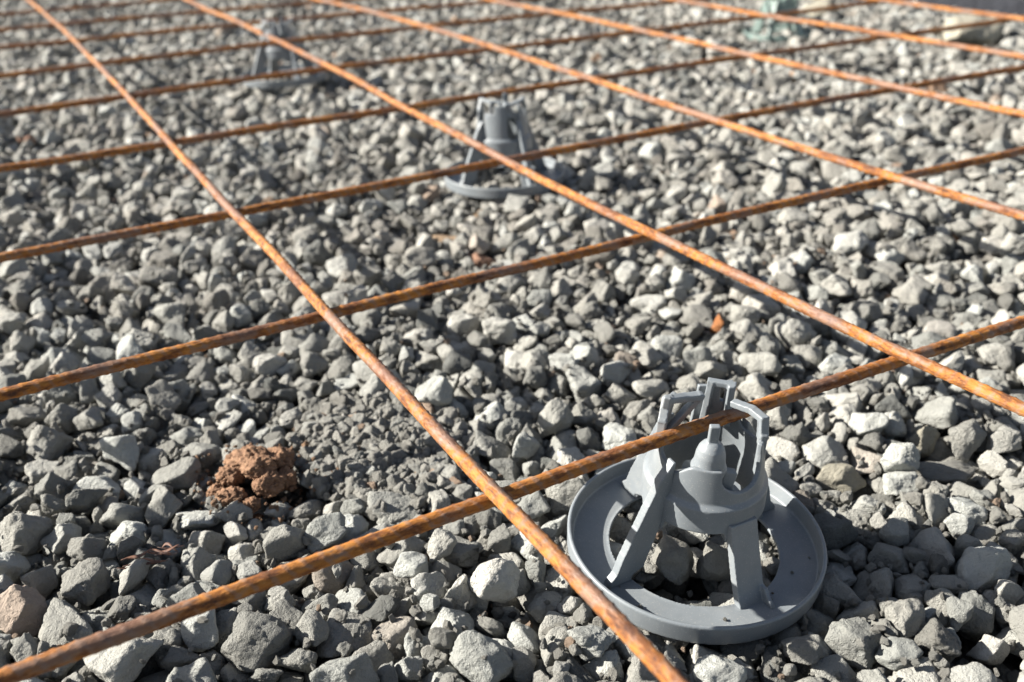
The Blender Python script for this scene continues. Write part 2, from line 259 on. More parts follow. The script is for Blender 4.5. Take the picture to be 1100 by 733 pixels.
142,1871,161,10,23,-84,19,44,3150,1207,161,-33,30,-83,0,40,1718,709,161,15,-91,-40,29,65,451,1374,161,56,-51,11,33,67,2502,2203,161,-97,-11,3,32,61,962,1182,161,-6,1,15,13,67,
624,1669,161,-53,85,1,29,63,461,2632,161,-27,-43,86,35,83,990,1257,161,-7,84,47,17,50,718,2114,161,75,-31,-32,28,58,3243,410,161,-57,23,47,28,67,527,385,161,25,-13,32,5,57,
1946,906,161,48,-59,-40,12,36,1307,2560,161,-97,-5,10,26,73,1788,2074,160,7,0,56,26,60,794,1060,160,60,-26,65,4,46,1698,1507,160,-55,24,79,21,41,998,892,160,-44,-74,-2,17,31,
2383,210,160,-2,26,21,14,38,3330,1107,160,42,63,61,30,30,3520,2771,160,-7,-39,-16,12,52,1679,2962,160,3,-30,75,27,54,2331,841,160,65,51,33,13,44,2472,2023,160,41,-89,18,15,65,
2976,1369,160,55,1,-60,23,52,3632,677,160,-13,51,73,24,37,2693,2605,160,32,90,-8,25,66,824,2689,160,-63,17,66,29,55,2960,1024,160,31,-85,43,3,57,472,1458,160,-65,-44,-62,0,49,
626,2489,160,-78,58,13,35,45,3681,1146,160,9,88,46,18,69,878,443,160,-85,-5,9,13,81,1082,1127,160,-29,-91,17,3,42,1823,1525,159,16,20,-1,13,71,2139,2947,159,-70,19,-37,32,37,
460,487,159,-95,28,-10,32,68,101,641,159,-20,-28,85,17,73,1905,1785,159,33,-24,60,4,45,2207,2642,159,4,-23,52,35,58,582,938,159,21,-90,28,28,54,1430,1801,159,62,-63,-5,33,48,
2221,779,159,-6,-87,14,0,53,2936,467,159,5,-21,-14,17,56,117,398,159,33,-19,-50,18,47,2779,1029,159,22,-51,78,32,65,396,2266,159,44,42,-33,25,58,710,2447,159,-7,-17,93,5,34,
3500,1690,159,-26,28,21,0,44,189,1124,159,67,59,-5,10,67,3132,2928,159,38,-27,-69,33,83,3435,2320,159,-40,-26,-76,20,28,3387,895,158,-33,91,18,0,62,1717,1017,158,-2,10,99,23,82,
273,1231,158,50,-29,81,27,67,1097,1473,158,79,-25,-11,18,82,3669,539,158,-36,57,38,31,34,178,687,158,53,80,22,3,47,1302,2669,158,11,-42,-87,4,63,2177,1350,158,-7,-39,64,17,43,
1637,1438,158,-18,46,-83,5,60,3636,1056,158,-8,82,-46,24,51,1217,1531,158,-18,-86,-49,17,34,2638,2360,158,-64,-7,38,7,48,2068,1949,158,61,70,-35,17,71,2747,1184,158,-75,-51,11,13,49,
1071,2526,158,52,-20,-80,24,45,1586,1500,158,-18,36,52,12,37,1655,1882,158,-23,2,26,20,46,1264,1150,158,72,21,-23,8,32,1419,2136,157,21,-36,-89,34,49,840,2823,157,-4,55,83,21,37,
2680,335,157,98,16,-7,6,54,3327,2240,157,-33,-7,-64,23,54,2968,2973,157,-57,-54,58,35,70,1986,628,157,41,34,30,26,71,2643,1368,157,-27,87,10,25,76,297,1334,157,7,72,25,1,39,
2115,277,157,11,-3,34,13,67,2666,1592,157,-44,-8,-87,0,73,2149,2857,157,28,-64,18,12,50,1300,2414,157,-29,17,85,11,58,708,797,157,-95,-2,25,5,43,2098,484,157,8,-90,40,34,49,
1364,234,157,-28,5,67,14,48,184,2838,157,32,70,52,30,78,3115,1959,157,-20,-57,-80,2,49,1182,847,157,29,3,70,11,54,2279,2209,156,62,75,13,0,34,896,331,156,32,93,12,23,59,
3298,621,156,0,-35,-87,28,66,851,1087,156,40,-17,12,11,27,663,1958,156,60,-2,-62,12,76,2015,2382,156,-22,73,-61,35,52,3158,769,156,54,50,-18,2,48,2415,1674,156,-37,20,51,5,40,
1970,334,156,17,-41,-84,16,40,1588,2523,156,39,3,-6,13,61,2580,1703,156,71,33,-26,33,32,877,2122,156,-12,-81,-40,30,63,932,2856,156,63,-29,71,19,81,2921,347,156,-8,-38,77,24,37,
1672,2206,156,-81,7,-4,24,67,340,175,155,-14,97,16,7,69,3698,2075,155,64,-73,-12,0,59,2218,193,155,28,38,88,18,47,812,1906,155,32,-73,-53,6,23,3498,3032,155,27,-62,12,26,46,
2520,1692,155,-1,-13,-30,14,45,2351,741,155,8,-19,23,19,56,3204,1726,155,-48,64,-44,18,69,1718,493,155,-20,-47,39,22,48,1017,454,155,-16,-14,-94,26,46,769,221,155,2,-97,17,28,51,
1446,2520,155,-66,0,46,10,35,1020,676,155,58,11,71,27,55,1983,1778,155,87,-5,11,13,43,2917,2154,155,-66,-68,-14,0,38,876,1638,155,-53,-62,58,20,48,1573,1020,155,-86,-49,-11,21,69,
1953,2763,154,2,72,13,15,58,255,2758,154,-82,2,55,12,44,3303,541,154,52,-28,11,25,45,1311,2488,154,-53,23,65,16,35,3454,945,154,-80,-9,-39,27,82,2665,1272,154,26,-14,87,27,81,
891,3074,154,-46,-24,77,14,59,827,2420,154,-76,56,4,23,38,1286,567,154,89,-8,14,8,45,166,3034,154,-89,38,3,25,83,2187,1814,154,-33,29,-89,18,54,1061,860,154,45,-19,-9,23,58,
205,617,154,46,11,-31,18,47,1340,1237,154,-92,-23,-26,30,56,1350,419,154,-67,28,-15,29,56,353,2817,154,7,34,-93,33,58,2369,1717,154,25,15,90,27,40,2309,1351,154,-38,11,-18,28,83,
1868,2598,154,-14,-91,-28,31,53,2967,1555,153,22,-45,59,31,43,607,2913,153,7,100,-2,21,54,1536,1422,153,51,-20,-70,24,71,3126,2776,153,28,64,69,21,65,824,3021,153,-82,-57,5,14,48,
2257,552,153,-34,15,15,1,44,2916,687,153,90,25,33,22,35,2409,2430,153,42,88,-14,25,63,236,1753,153,41,45,44,25,37,238,2930,153,-81,-13,-38,8,63,2016,1879,153,-88,35,5,1,37,
1929,1014,153,-33,61,43,29,79,2689,1004,153,91,35,-24,31,38,1698,2893,153,9,-37,43,17,29,1244,2122,153,-31,91,7,8,72,610,411,153,-77,53,8,9,59,663,678,153,-82,-27,43,5,46,
3053,1764,153,39,45,-79,6,65,302,587,153,17,7,85,12,63,743,1615,152,-28,-96,2,12,35,294,943,152,27,10,-44,5,49,592,3033,152,23,23,24,25,42,1482,1077,152,-5,12,-91,22,65,
2980,752,152,-77,56,-11,14,46,1397,1317,152,-43,-27,-20,16,70,1903,388,152,18,-48,83,28,53,2099,2193,152,-57,12,-52,5,36,3318,1314,152,-91,-32,7,12,51,311,2087,152,-38,13,-69,32,81,
1864,1168,152,-10,12,12,27,43,3353,1489,152,-79,-17,21,35,70,1015,2261,152,-89,24,-6,35,51,2183,392,152,82,35,28,30,68,1526,2009,152,90,-18,-40,0,41,2082,1324,152,-58,60,7,35,53,
2126,2777,152,-22,36,-60,24,69,2054,2296,152,84,36,32,6,51,1851,2903,151,-4,27,-94,5,77,1850,773,151,23,68,70,4,69,2006,2133,151,-54,-60,-20,3,56,2015,2685,151,84,5,43,17,82,
2796,1124,151,49,76,12,34,35,2707,2188,151,-9,-4,32,8,83,2033,773,151,-76,-56,24,24,37,1356,3002,151,67,-59,-17,14,76,1326,2252,151,70,-36,44,31,49,2473,1370,151,79,-52,-14,2,48,
1684,1801,151,15,-85,41,0,52,3276,1089,151,1,6,97,20,27,1924,2149,151,18,-5,84,8,80,1812,2557,151,7,28,-26,8,34,1365,1474,151,18,-90,-15,25,45,3461,2367,151,25,-52,-81,10,51,
462,383,151,2,-49,44,25,40,2227,2032,151,-88,-43,-4,34,63,3037,2383,151,75,61,7,8,62,2551,176,150,-16,23,18,24,50,1232,2495,150,-49,5,-76,28,28,1482,2453,150,-17,-71,24,2,43,
588,2759,150,62,-65,44,32,47,1822,1859,150,56,76,28,0,39,2887,1540,150,-26,-61,11,5,30,2639,2939,150,18,-72,41,18,51,1579,433,150,-48,48,68,5,22,1616,1126,150,1,64,-54,5,40,
1453,2656,150,90,-10,13,32,76,1152,2767,150,-4,-93,16,21,81,631,1248,150,43,-43,-20,15,33,2590,2173,150,20,72,-27,24,43,980,218,149,-17,4,73,27,40,3143,869,149,-76,-45,-29,5,75,
1604,244,149,-19,17,13,23,43,1689,2460,149,-40,66,-58,24,82,1009,989,149,25,36,69,2,72,1652,2322,149,-38,34,-36,20,50,1479,996,149,-90,7,31,34,51,3111,2431,149,-4,-57,80,28,36,
721,1786,149,-38,16,-26,30,61,3440,675,149,-72,56,-1,28,48,305,2432,149,15,-74,36,23,48,1322,1625,149,-27,5,85,11,41,3475,1944,149,-18,60,76,26,46,1465,1490,149,-59,80,0,20,39,
2164,2332,149,-17,-68,57,27,43,1658,1725,149,50,13,-81,26,68,959,2519,149,42,-44,-38,25,53,910,978,149,4,-1,-65,9,61,2656,1065,149,-17,-51,-14,32,49,1533,2691,148,77,-14,14,31,31,
3108,1118,148,-70,50,50,7,63,1647,484,148,13,31,57,1,64,3270,1561,148,-55,-51,-65,20,56,952,859,148,-14,-63,-69,16,33,2928,2493,148,-10,-11,-82,11,45,1252,2185,148,9,97,14,8,35,
1734,218,148,62,64,-15,1,56,702,2710,148,-11,45,84,16,45,1262,841,148,-52,-40,-11,20,43,3042,577,148,-13,5,8,32,83,315,2557,148,-37,3,-9,28,57,1531,2852,148,-68,21,58,13,57,
2271,621,148,18,-89,1,9,48,3072,1836,148,-66,-68,-9,10,37,1933,1674,148,-29,-91,18,25,77,642,1107,148,-33,-37,-21,19,46,1095,1264,148,-14,-85,-37,6,62,1469,155,148,18,-68,-70,0,47,
2529,2317,148,-30,-80,51,23,51,1494,3087,148,56,56,18,24,46,2934,1082,148,72,20,65,26,37,896,2204,148,-87,-27,16,34,70,919,1583,148,40,72,48,22,28,3428,2715,148,3,84,36,0,51,
657,2843,147,-58,-43,69,28,51,1570,542,147,37,85,31,15,50,1351,1181,147,83,-13,-2,30,39,2211,1262,147,-30,-5,20,16,56,2135,686,147,-1,-9,89,29,42,1001,2767,147,37,92,9,15,72,
1217,313,147,93,14,-12,33,33,2468,1594,147,50,-47,-11,31,83,1040,2442,147,-96,-9,13,7,82,2393,420,147,-24,3,96,27,47,1449,915,147,-33,57,-51,27,40,1276,1461,147,66,22,-61,32,58,
969,1973,147,1,-99,-1,23,47,894,2487,147,8,32,-84,30,52,1430,1666,147,-51,-2,-10,10,41,3450,2972,147,68,-21,-33,13,61,1424,1406,147,25,-5,4,4,65,3073,1278,147,-8,6,22,23,68,
1770,1299,147,-38,-34,-11,22,36,2945,1281,147,-11,-25,-75,15,73,248,1045,147,-59,-22,-63,29,64,3468,1482,147,89,26,22,2,71,3164,1784,147,44,71,-24,34,38,3093,313,147,-43,-8,81,35,62,
1645,1510,147,-37,-73,-30,23,25,1899,587,147,-68,-68,15,22,47,2678,2854,147,-68,-61,-5,5,76,2441,1310,146,56,-43,19,3,49,148,978,146,52,6,-70,28,67,1625,3072,146,-11,-46,-74,15,30,
1768,1135,146,-31,80,-45,31,42,2894,1906,146,12,37,-66,23,46,2853,138,146,-50,29,78,16,41,935,1699,146,45,-57,-55,17,35,2585,594,146,96,2,9,32,52,873,1311,146,-20,-27,12,9,34,
2638,2553,146,-58,58,-55,3,49,3657,3086,146,68,-28,-37,18,78,689,2201,146,-96,21,-17,28,52,445,1833,146,-84,-21,47,16,50,566,682,146,-85,-38,-24,5,66,3330,2744,146,39,-83,28,2,83,
2654,1471,146,4,76,-48,24,36,847,1024,146,-18,58,70,33,55,3609,2651,146,20,3,-79,11,75,2629,439,146,-8,74,-21,16,41,771,2030,146,-69,-51,40,13,48,2443,783,146,-73,28,-42,21,55,
3552,1006,146,-4,-95,-15,30,60,3338,2459,145,-72,-18,-34,0,82,1898,885,145,35,-74,-35,14,45,574,1480,145,-29,-93,-18,23,52,1533,617,145,-92,-35,-3,32,48,2481,279,145,-41,43,-70,1,59,
912,783,145,25,-19,51,27,33,2052,1525,145,-19,-31,62,22,82,1447,712,145,-5,-6,81,19,82,343,2739,145,41,87,4,26,49,3055,3021,145,76,16,-42,0,56,1621,2051,145,-67,-67,23,16,36,
318,1721,145,-16,-74,45,28,38,2874,329,145,15,79,-10,24,44,2196,127,145,-38,-48,-41,25,56,710,650,145,-37,28,72,3,38,2437,2987,145,4,62,74,20,67,3132,1821,145,-75,-38,39,5,51,
1261,3079,145,-30,0,82,32,34,3587,718,145,45,21,75,22,43,2235,959,145,36,86,35,19,70,408,2172,144,-81,-40,19,23,83,2241,2471,144,39,-89,5,29,53,1659,1246,144,39,62,58,23,82,
2433,2806,144,32,-63,-45,22,43,559,1911,144,34,-58,-61,18,68,354,260,144,-47,77,-19,34,45,2031,996,144,-83,35,-43,0,45,1318,747,144,-33,34,-18,23,80,1949,2300,144,-30,38,87,25,66,
1386,936,144,36,-80,40,3,73,2616,852,144,-14,16,26,21,47,2081,2466,144,28,74,-60,35,48,482,2831,144,45,-73,46,32,45,2718,949,144,-49,-58,48,3,41,2800,1411,144,59,-59,55,34,30,
2432,1829,144,-83,-21,-26,16,35,3289,1194,144,3,24,-50,32,37,3482,2074,144,19,-89,-23,4,44,2489,1195,144,37,-67,45,24,83,2400,154,144,53,-26,71,22,57,1001,518,144,32,1,89,20,35,
1004,2034,144,-23,67,5,5,42,3118,2637,144,-20,52,47,6,55,2563,1788,144,-76,-31,-45,4,39,640,2967,144,19,81,55,6,41,2960,2354,144,-61,46,55,7,58,1801,2958,144,-9,5,-96,28,24,
1683,922,144,-9,8,-14,0,58,863,2561,144,-20,-34,38,9,74,2304,2778,144,19,-49,-67,2,83,3434,1981,144,-65,-57,-6,3,35,3124,1455,144,4,88,44,3,67,134,1646,144,69,-2,-26,15,33,
173,2579,143,-67,57,-21,16,24,1685,624,143,-46,86,22,9,48,3607,1245,143,79,61,-1,26,67,1780,1383,143,67,-63,-24,18,66,2496,2459,143,-20,39,-81,29,39,1350,2123,143,-53,-40,-32,29,35,
2002,1346,143,-52,43,-42,26,55,3159,1894,143,-1,-4,-100,30,65,3217,2043,143,-33,-35,-27,15,41,2974,2804,143,98,-13,10,15,58,586,2681,143,-86,13,1,20,41,1610,314,143,-23,-30,-76,16,40,
3603,102,143,28,39,-82,14,78,1809,1066,143,-18,6,-93,20,43,3151,1060,143,61,1,-27,6,50,819,579,143,73,17,31,30,47,2996,3095,143,-36,41,72,16,43,2438,3088,143,67,47,-57,28,50,
2098,2554,143,-93,32,-14,10,82,1176,1250,143,6,9,56,22,46,356,1499,143,-80,-30,-25,33,64,568,1594,142,76,-4,-23,1,50,2707,2540,142,-17,27,23,9,37,2861,2188,142,74,49,25,20,45,
3029,890,142,69,31,-58,21,36,2751,380,142,48,15,-82,35,35,1638,647,142,-57,64,51,19,45,1185,2429,142,64,61,-14,4,66,3681,1599,142,-3,99,10,34,67,1111,280,142,33,68,-12,15,51,
2677,1795,142,44,-62,2,33,52,1157,3010,142,48,-67,55,0,57,1283,2049,142,10,-24,-89,7,65,2362,1652,142,86,17,-42,2,46,1409,1128,141,-63,-50,14,24,64,2923,2214,141,12,-73,62,9,52,
1039,163,141,-37,85,37,32,53,2096,2056,141,-74,35,-7,31,63,1174,396,141,38,24,-83,34,44,974,3015,141,45,87,5,20,62,2069,376,141,4,25,-27,29,83,107,2248,141,58,28,30,31,23,
2697,1898,141,-76,-34,38,35,56,2961,2599,141,-15,-79,-49,31,83,1377,806,141,22,70,-66,21,47,708,1545,141,3,97,-11,31,55,1625,581,141,-6,68,46,1,47,761,3027,141,-45,37,-46,14,58,
2683,713,141,-33,-6,-94,9,83,2224,1701,141,-8,-98,-15,15,63,693,3059,140,83,-40,39,1,36,858,2304,140,-69,-71,3,3,67,3017,299,140,-22,4,64,31,59,1211,1382,140,43,-25,-23,27,42,
2014,526,140,-57,-58,-58,19,70,2610,2757,140,-22,14,73,19,46,1795,337,140,25,-8,20,22,82,1172,1137,140,-74,-54,8,1,33,395,3047,140,-2,7,-64,29,42,2003,1450,140,9,83,41,9,41,
452,1524,140,-93,8,-4,19,51,1175,1883,140,-19,54,-81,24,42,2638,1518,140,12,-62,78,35,31,3046,2936,140,11,-9,-52,31,43,759,2834,140,-12,-83,-11,6,62,115,876,140,6,-24,-55,27,60,
642,987,140,54,-47,17,21,31,1124,1161,140,42,74,40,3,48,575,2052,140,-35,-39,76,18,56,3659,1492,140,12,46,61,21,32,257,700,140,-61,31,-39,24,70,1202,2007,140,75,-56,35,32,41,
3403,1259,140,-25,-25,92,29,36,2376,1451,140,10,-91,32,17,59,3278,994,139,-60,-14,50,17,47,1870,1118,139,-16,-96,23,34,57,1480,422,139,95,-15,26,1,33,3302,2863,139,29,-94,0,2,74,
100,1581,139,-26,9,48,32,73,2530,465,139,8,-63,-76,7,68,2280,2520,139,-25,94,12,11,31,2474,401,139,50,-85,14,35,40,859,1716,139,20,73,65,7,46,1955,1419,139,-38,-80,-37,18,51,
769,1696,139,-12,-1,90,11,60,2808,2696,139,-16,12,92,19,47,552,831,139,-75,16,-29,0,43,903,2749,139,96,11,-25,11,45,707,577,139,66,63,-14,32,64,424,581,139,64,-52,44,24,32,
2209,2775,139,0,-68,-47,3,51,615,2281,139,-3,-85,53,30,56,579,1371,139,-18,-92,-34,4,81,1879,1887,139,25,-27,-79,8,66,2782,1264,139,72,23,20,30,56,3410,2902,139,-54,-29,31,16,44,
1625,1545,139,32,2,-17,24,36,1213,2555,138,-36,29,-26,22,42,2216,1091,138,25,-91,-12,33,82,2854,2884,138,0,-12,-95,15,55,1086,1851,138,-82,4,-39,16,38,1993,2803,138,64,-51,-23,8,47,
2466,2365,138,4,27,44,18,45,523,2371,138,-28,-30,-39,29,64,1057,3040,138,62,2,-46,22,54,3581,1108,138,-27,8,-71,24,63,3054,718,138,1,-38,44,0,54,699,984,138,6,87,27,1,46,
763,1131,138,-29,-58,74,0,69,167,190,138,72,60,-25,12,82,3503,516,138,-10,32,-67,29,65,1614,2458,138,17,42,14,8,27,2801,1369,138,11,-45,-72,34,49,1445,283,138,7,-100,-7,7,53,
2116,2924,138,44,-66,53,13,45,446,2965,138,-89,-17,32,35,42,1739,3035,138,9,-5,-97,4,75,2077,1817,138,56,1,-65,28,37,475,2011,137,24,55,-72,35,42,2113,2995,137,-38,-79,44,4,43,
1611,2850,137,-32,50,-72,6,82,2137,1152,137,12,1,11,18,43,650,737,137,-21,70,6,7,34,1533,1760,137,-82,-42,10,9,30,483,836,137,72,22,27,19,30,912,1394,137,-15,88,-41,1,44,
418,2867,137,-68,57,-46,9,55,3394,517,137,31,8,-33,14,68,2207,3009,137,17,-17,-96,17,58,1551,1349,137,-36,14,25,34,40,207,2650,137,-43,-5,-58,24,51,494,2126,137,-22,24,15,14,61,
3143,713,137,-2,-1,3,1,37,1341,1408,137,8,38,50,14,39,2782,966,137,5,-90,40,13,40,2117,2667,137,-53,-35,50,12,48,1911,2031,136,89,2,-31,33,68,1922,2636,136,-60,28,-60,23,45,
109,2506,136,-8,-19,11,2,82,3236,655,136,27,66,34,2,42,2286,1982,136,-77,-39,33,31,45,308,1407,136,-5,-6,-40,29,55,1643,2626,136,59,-1,-26,25,45,2850,742,136,-26,57,-74,28,43,
466,1597,136,-95,14,28,30,48,3030,2136,136,39,36,-6,31,69,1716,1428,136,31,52,9,25,38,3273,3084,136,56,30,-25,28,82,2294,394,136,47,88,4,2,82,1325,2768,136,-89,-40,-22,0,82,
2998,1642,136,-85,-13,-48,4,79,1801,2216,136,-44,32,-30,35,47,1253,2987,135,48,28,-81,11,54,469,1255,135,-91,28,27,13,64,3669,2480,135,-55,6,32,18,41,724,398,135,-2,39,-88,19,83,
2305,2875,135,-31,16,-91,25,57,1380,1008,135,29,45,-77,35,44,1336,1851,135,84,10,5,21,39,3217,1602,135,41,-69,-50,9,52,3235,512,135,-81,42,-39,30,59,1142,900,135,46,-88,1,22,37,
3337,966,135,-73,55,-35,13,36,958,1606,135,1,97,18,8,63,1911,140,135,-15,-35,62,2,44,3050,2864,135,-12,-94,28,5,46,407,250,135,-53,68,-41,4,52,565,481,135,36,-80,42,20,68,
179,1998,135,-59,-68,34,26,61,2317,3029,135,-31,73,-4,28,34,2894,1440,135,-67,71,22,12,80,1074,1772,135,25,2,-51,8,37,3200,1133,135,11,51,84,0,63,1259,1188,135,-59,6,-50,0,32,
2919,769,135,62,21,11,23,34,3507,147,135,-27,85,-7,18,54,380,692,135,-40,-83,8,2,31,3687,614,135,97,24,10,11,59,889,1780,135,7,94,17,19,60,473,753,135,23,8,-23,13,51,
2386,2242,134,3,-39,-83,28,34,3362,3001,134,-45,9,-64,12,42,3033,830,134,20,-74,-38,18,50,1256,371,134,-85,1,-6,14,79,2405,2145,134,-57,-80,10,0,80,3504,2171,134,-1,21,77,16,73,
1649,776,134,47,80,-32,7,48,3348,1962,134,84,38,15,30,83,3486,1097,134,-46,68,-39,24,36,3154,513,134,-83,31,-46,3,73,420,830,134,61,-65,31,18,56,3631,535,134,5,45,-64,6,31,
2051,1693,134,-53,-14,57,31,48,2474,2787,134,48,-65,-57,8,51,1041,2168,134,85,29,23,25,53,1083,1718,134,49,61,-41,2,40,2834,373,134,-72,-52,-4,1,26,2354,2996,134,30,37,28,33,33,
1198,1062,134,56,38,73,21,58,2290,689,134,48,-76,43,33,44,389,2910,133,53,55,14,7,59,1379,2493,133,-22,4,95,2,56,757,1907,133,-90,-35,13,25,46,1177,2281,133,-48,75,-45,27,36,
2642,1151,133,21,8,-93,35,58,3595,1864,133,28,5,0,29,54,2592,1465,133,-57,-68,34,25,42,343,1007,133,8,43,-63,14,59,1260,1268,133,-9,-33,-70,22,71,2784,3095,133,-18,10,7,35,55,
1043,2066,133,-66,51,53,26,42,1046,1600,133,-69,41,-55,30,57,1303,2873,133,30,-11,88,24,62,3414,2255,133,46,71,53,33,33,2891,203,133,86,42,27,12,50,2988,893,133,44,7,87,15,35,
887,175,133,-10,-16,-95,13,64,1838,891,133,12,-29,88,14,58,2461,1108,133,8,-57,-81,20,43,3585,2876,133,64,20,-65,12,82,1560,2199,133,22,46,81,13,83,2713,110,133,-77,8,17,7,57,
218,2117,133,23,38,-79,6,31,2387,2819,133,-34,45,-52,5,42,3074,1900,133,-68,17,-70,13,43,1929,1750,132,-17,-30,-94,23,32,2628,292,132,87,-8,19,29,38,684,2787,132,-42,-6,87,0,39,
780,158,132,39,-61,69,17,46,316,1908,132,39,-42,-65,18,59,942,2065,132,-72,63,-28,7,61,2545,351,132,-1,-41,91,28,52,3516,1583,132,68,-58,-26,2,68,988,1113,132,90,6,40,33,68,
2559,2577,132,10,-28,93,13,40,1818,729,132,81,-18,-12,4,41,2124,974,132,-10,-14,-97,13,53,1982,1821,132,-74,-5,-18,35,36,105,1138,132,-36,-92,-8,7,36,1481,1754,132,-72,-17,-61,2,40,
2828,1647,132,10,64,-24,8,41,136,2755,132,50,63,-13,31,46,2281,827,132,8,-7,-42,34,68,847,515,132,81,18,-43,24,60,1920,2398,132,86,49,12,7,34,2201,2119,132,-4,-27,-87,12,51,
2230,2901,132,92,28,-27,35,59,2414,540,132,-19,-55,-60,27,40,944,1331,132,-26,-25,-92,6,50,2280,2969,131,34,12,12,4,37,3102,2534,131,23,-13,-74,14,62,1630,3027,131,-2,8,-59,34,39,
2741,1480,131,24,-18,-16,14,75,3135,2178,131,58,12,-41,16,60,1600,1787,131,100,2,-2,4,43,613,2418,131,-64,-37,-32,29,49,1500,2877,131,52,10,45,19,31,2077,1085,131,-74,-49,-27,24,47,
3248,1949,131,5,-65,53,28,56,3052,969,131,16,-23,29,32,64,1503,2129,131,24,78,2,21,58,1460,836,131,-15,23,85,21,57,1870,1437,131,-72,27,26,30,67,672,114,131,6,-6,60,13,43,
1764,2312,131,-23,10,4,7,69,344,1988,131,-86,1,-4,1,42,2342,2686,131,-81,58,3,3,30,1577,702,131,-33,52,-71,16,61,440,1685,131,44,34,70,19,53,2900,1800,131,22,-45,60,27,62,
1595,2710,131,35,53,67,26,77,2169,1457,131,78,-19,59,18,57,3198,255,131,5,62,67,20,82,3363,773,131,17,-53,83,27,43,3690,460,131,-25,-7,90,7,82,3081,103,131,8,-13,-98,0,75,
3339,813,131,-30,34,32,27,50,891,2020,131,-31,12,-18,9,48,2600,1911,131,56,-41,-54,16,58,1937,1346,131,-5,-65,-58,33,47,380,2427,131,49,-6,10,4,41,2132,1618,131,-12,-5,-91,6,63,
3188,1282,130,53,51,64,4,70,2675,1418,130,18,6,-51,10,37,1906,1279,130,-15,86,17,10,64,2221,2325,130,15,-81,-41,3,39,2216,1603,130,-29,-69,-66,18,35,1820,440,130,58,-59,42,15,58,
656,801,130,-6,-26,-75,1,46,1341,1901,130,-57,-58,-12,17,34,1706,2378,130,-8,-54,-53,4,44,747,1020,130,-41,26,81,28,37,3205,588,130,-32,-6,62,12,43,1692,2564,130,29,51,-40,11,59,
1199,2669,130,19,-96,16,2,56,677,494,130,50,-63,13,14,48,498,1660,130,-21,-40,48,0,51,3389,1151,130,-58,70,-9,35,82,2934,1657,130,-56,-52,36,19,41,1283,1385,130,-36,-31,-4,34,48,
2426,1771,130,58,-80,2,34,51,2418,2872,130,-93,27,8,8,40,2674,949,130,-46,45,-73,7,41,1190,2074,130,46,13,-85,10,34,2983,1931,130,45,71,37,11,40,761,2322,130,-31,-15,-87,15,81,
2930,1185,130,-82,42,-36,30,76,2011,892,129,67,-26,-45,21,63,3617,1411,129,8,-16,-91,16,56,2038,2965,129,-2,-88,-46,18,75,1013,2623,129,64,-18,71,12,64,3519,2013,129,77,-25,57,22,82,
2767,2514,129,-6,27,73,19,46,3230,1492,129,-40,9,-82,14,45,2823,1569,129,28,3,-31,24,83,1763,2535,129,-7,-43,35,1,45,3112,2055,129,-35,29,-84,3,82,130,1486,129,-30,-39,-55,27,31,
2936,2903,129,15,32,34,31,45,1148,975,129,48,23,83,2,59,513,2748,129,-28,-22,48,5,53,542,973,129,-58,-8,-16,33,39,2605,225,129,32,20,-24,11,49,1547,354,129,17,-6,-63,13,73,
3230,2715,129,75,-58,1,25,67,3606,466,129,21,-66,41,6,58,1781,2113,129,-84,28,43,7,37,2266,260,129,-82,4,16,18,78,2809,466,129,-66,-74,12,27,79,275,1534,129,-67,6,28,29,30,
3140,977,129,-66,57,-45,35,47,3422,1842,129,-84,30,28,21,37,2292,140,129,-91,17,-15,30,81,3080,1523,129,30,-27,-31,8,51,303,1117,129,-36,28,89,13,67,2851,1319,129,-81,5,39,5,46,
2483,855,128,-15,-48,62,8,45,2048,3062,128,38,26,62,28,27,2078,623,128,11,-93,-35,1,50,2902,1034,128,46,2,21,25,38,1857,2439,128,11,-7,-99,1,44,3201,2100,128,-37,-93,-8,6,37,
3516,810,128,48,-69,-34,7,72,1178,2903,128,69,69,-21,11,83,1705,558,128,97,0,-2,26,54,1588,1944,128,-1,-18,-85,1,81,1588,796,128,89,22,25,1,46,1883,284,128,89,4,-34,3,49,
2783,287,128,3,70,70,28,80,1830,1250,128,-81,52,19,25,63,250,2483,128,30,2,83,35,47,2956,381,128,-33,-4,-72,26,30,527,2496,128,-3,-14,-21,28,82,1280,2608,128,86,-37,-19,34,38,
419,646,128,61,-11,-78,27,36,957,920,128,-8,39,78,27,35,423,2748,128,-83,-8,29,32,51,1075,1665,128,-89,1,-26,14,50,843,1936,128,-24,-37,-78,27,29,1672,2022,128,-34,-35,70,15,53,
1968,804,128,-66,13,23,31,56,1905,692,127,-30,-89,15,7,52,464,2443,127,-47,41,24,13,46,1430,2874,127,44,19,52,27,57,3587,1779,127,52,-71,-8,32,45,397,389,127,-77,-43,-38,3,55,
255,405,127,20,-95,-1,15,47,2693,2700,127,-45,58,68,0,62,761,2740,127,29,-4,-32,2,54,3673,2241,127,-32,9,76,9,33,1041,418,127,-95,-4,-31,27,60,1429,606,127,72,65,-9,8,57,
1418,1733,127,57,81,2,0,45,2003,2221,127,-29,7,-37,0,64,3586,2768,127,84,-46,27,27,48,1784,161,127,-46,44,19,33,38,2738,2405,127,-61,-55,-42,10,26,696,2045,127,-42,-22,65,7,47,
3032,2684,127,-74,-10,-66,4,62,2751,2078,127,15,-29,-62,28,83,391,1919,127,56,-52,22,11,36,1388,1603,127,27,-61,-52,22,63,958,1476,126,12,89,-44,27,41,1798,2815,126,-16,-10,-98,19,44,
1102,2961,126,43,-68,58,28,31,798,3084,126,-35,-36,70,35,27,893,2954,126,-73,19,-27,32,55,1139,346,126,28,20,-4,23,51,2658,1710,126,9,4,-84,11,55,1714,2043,126,3,-54,34,14,35,
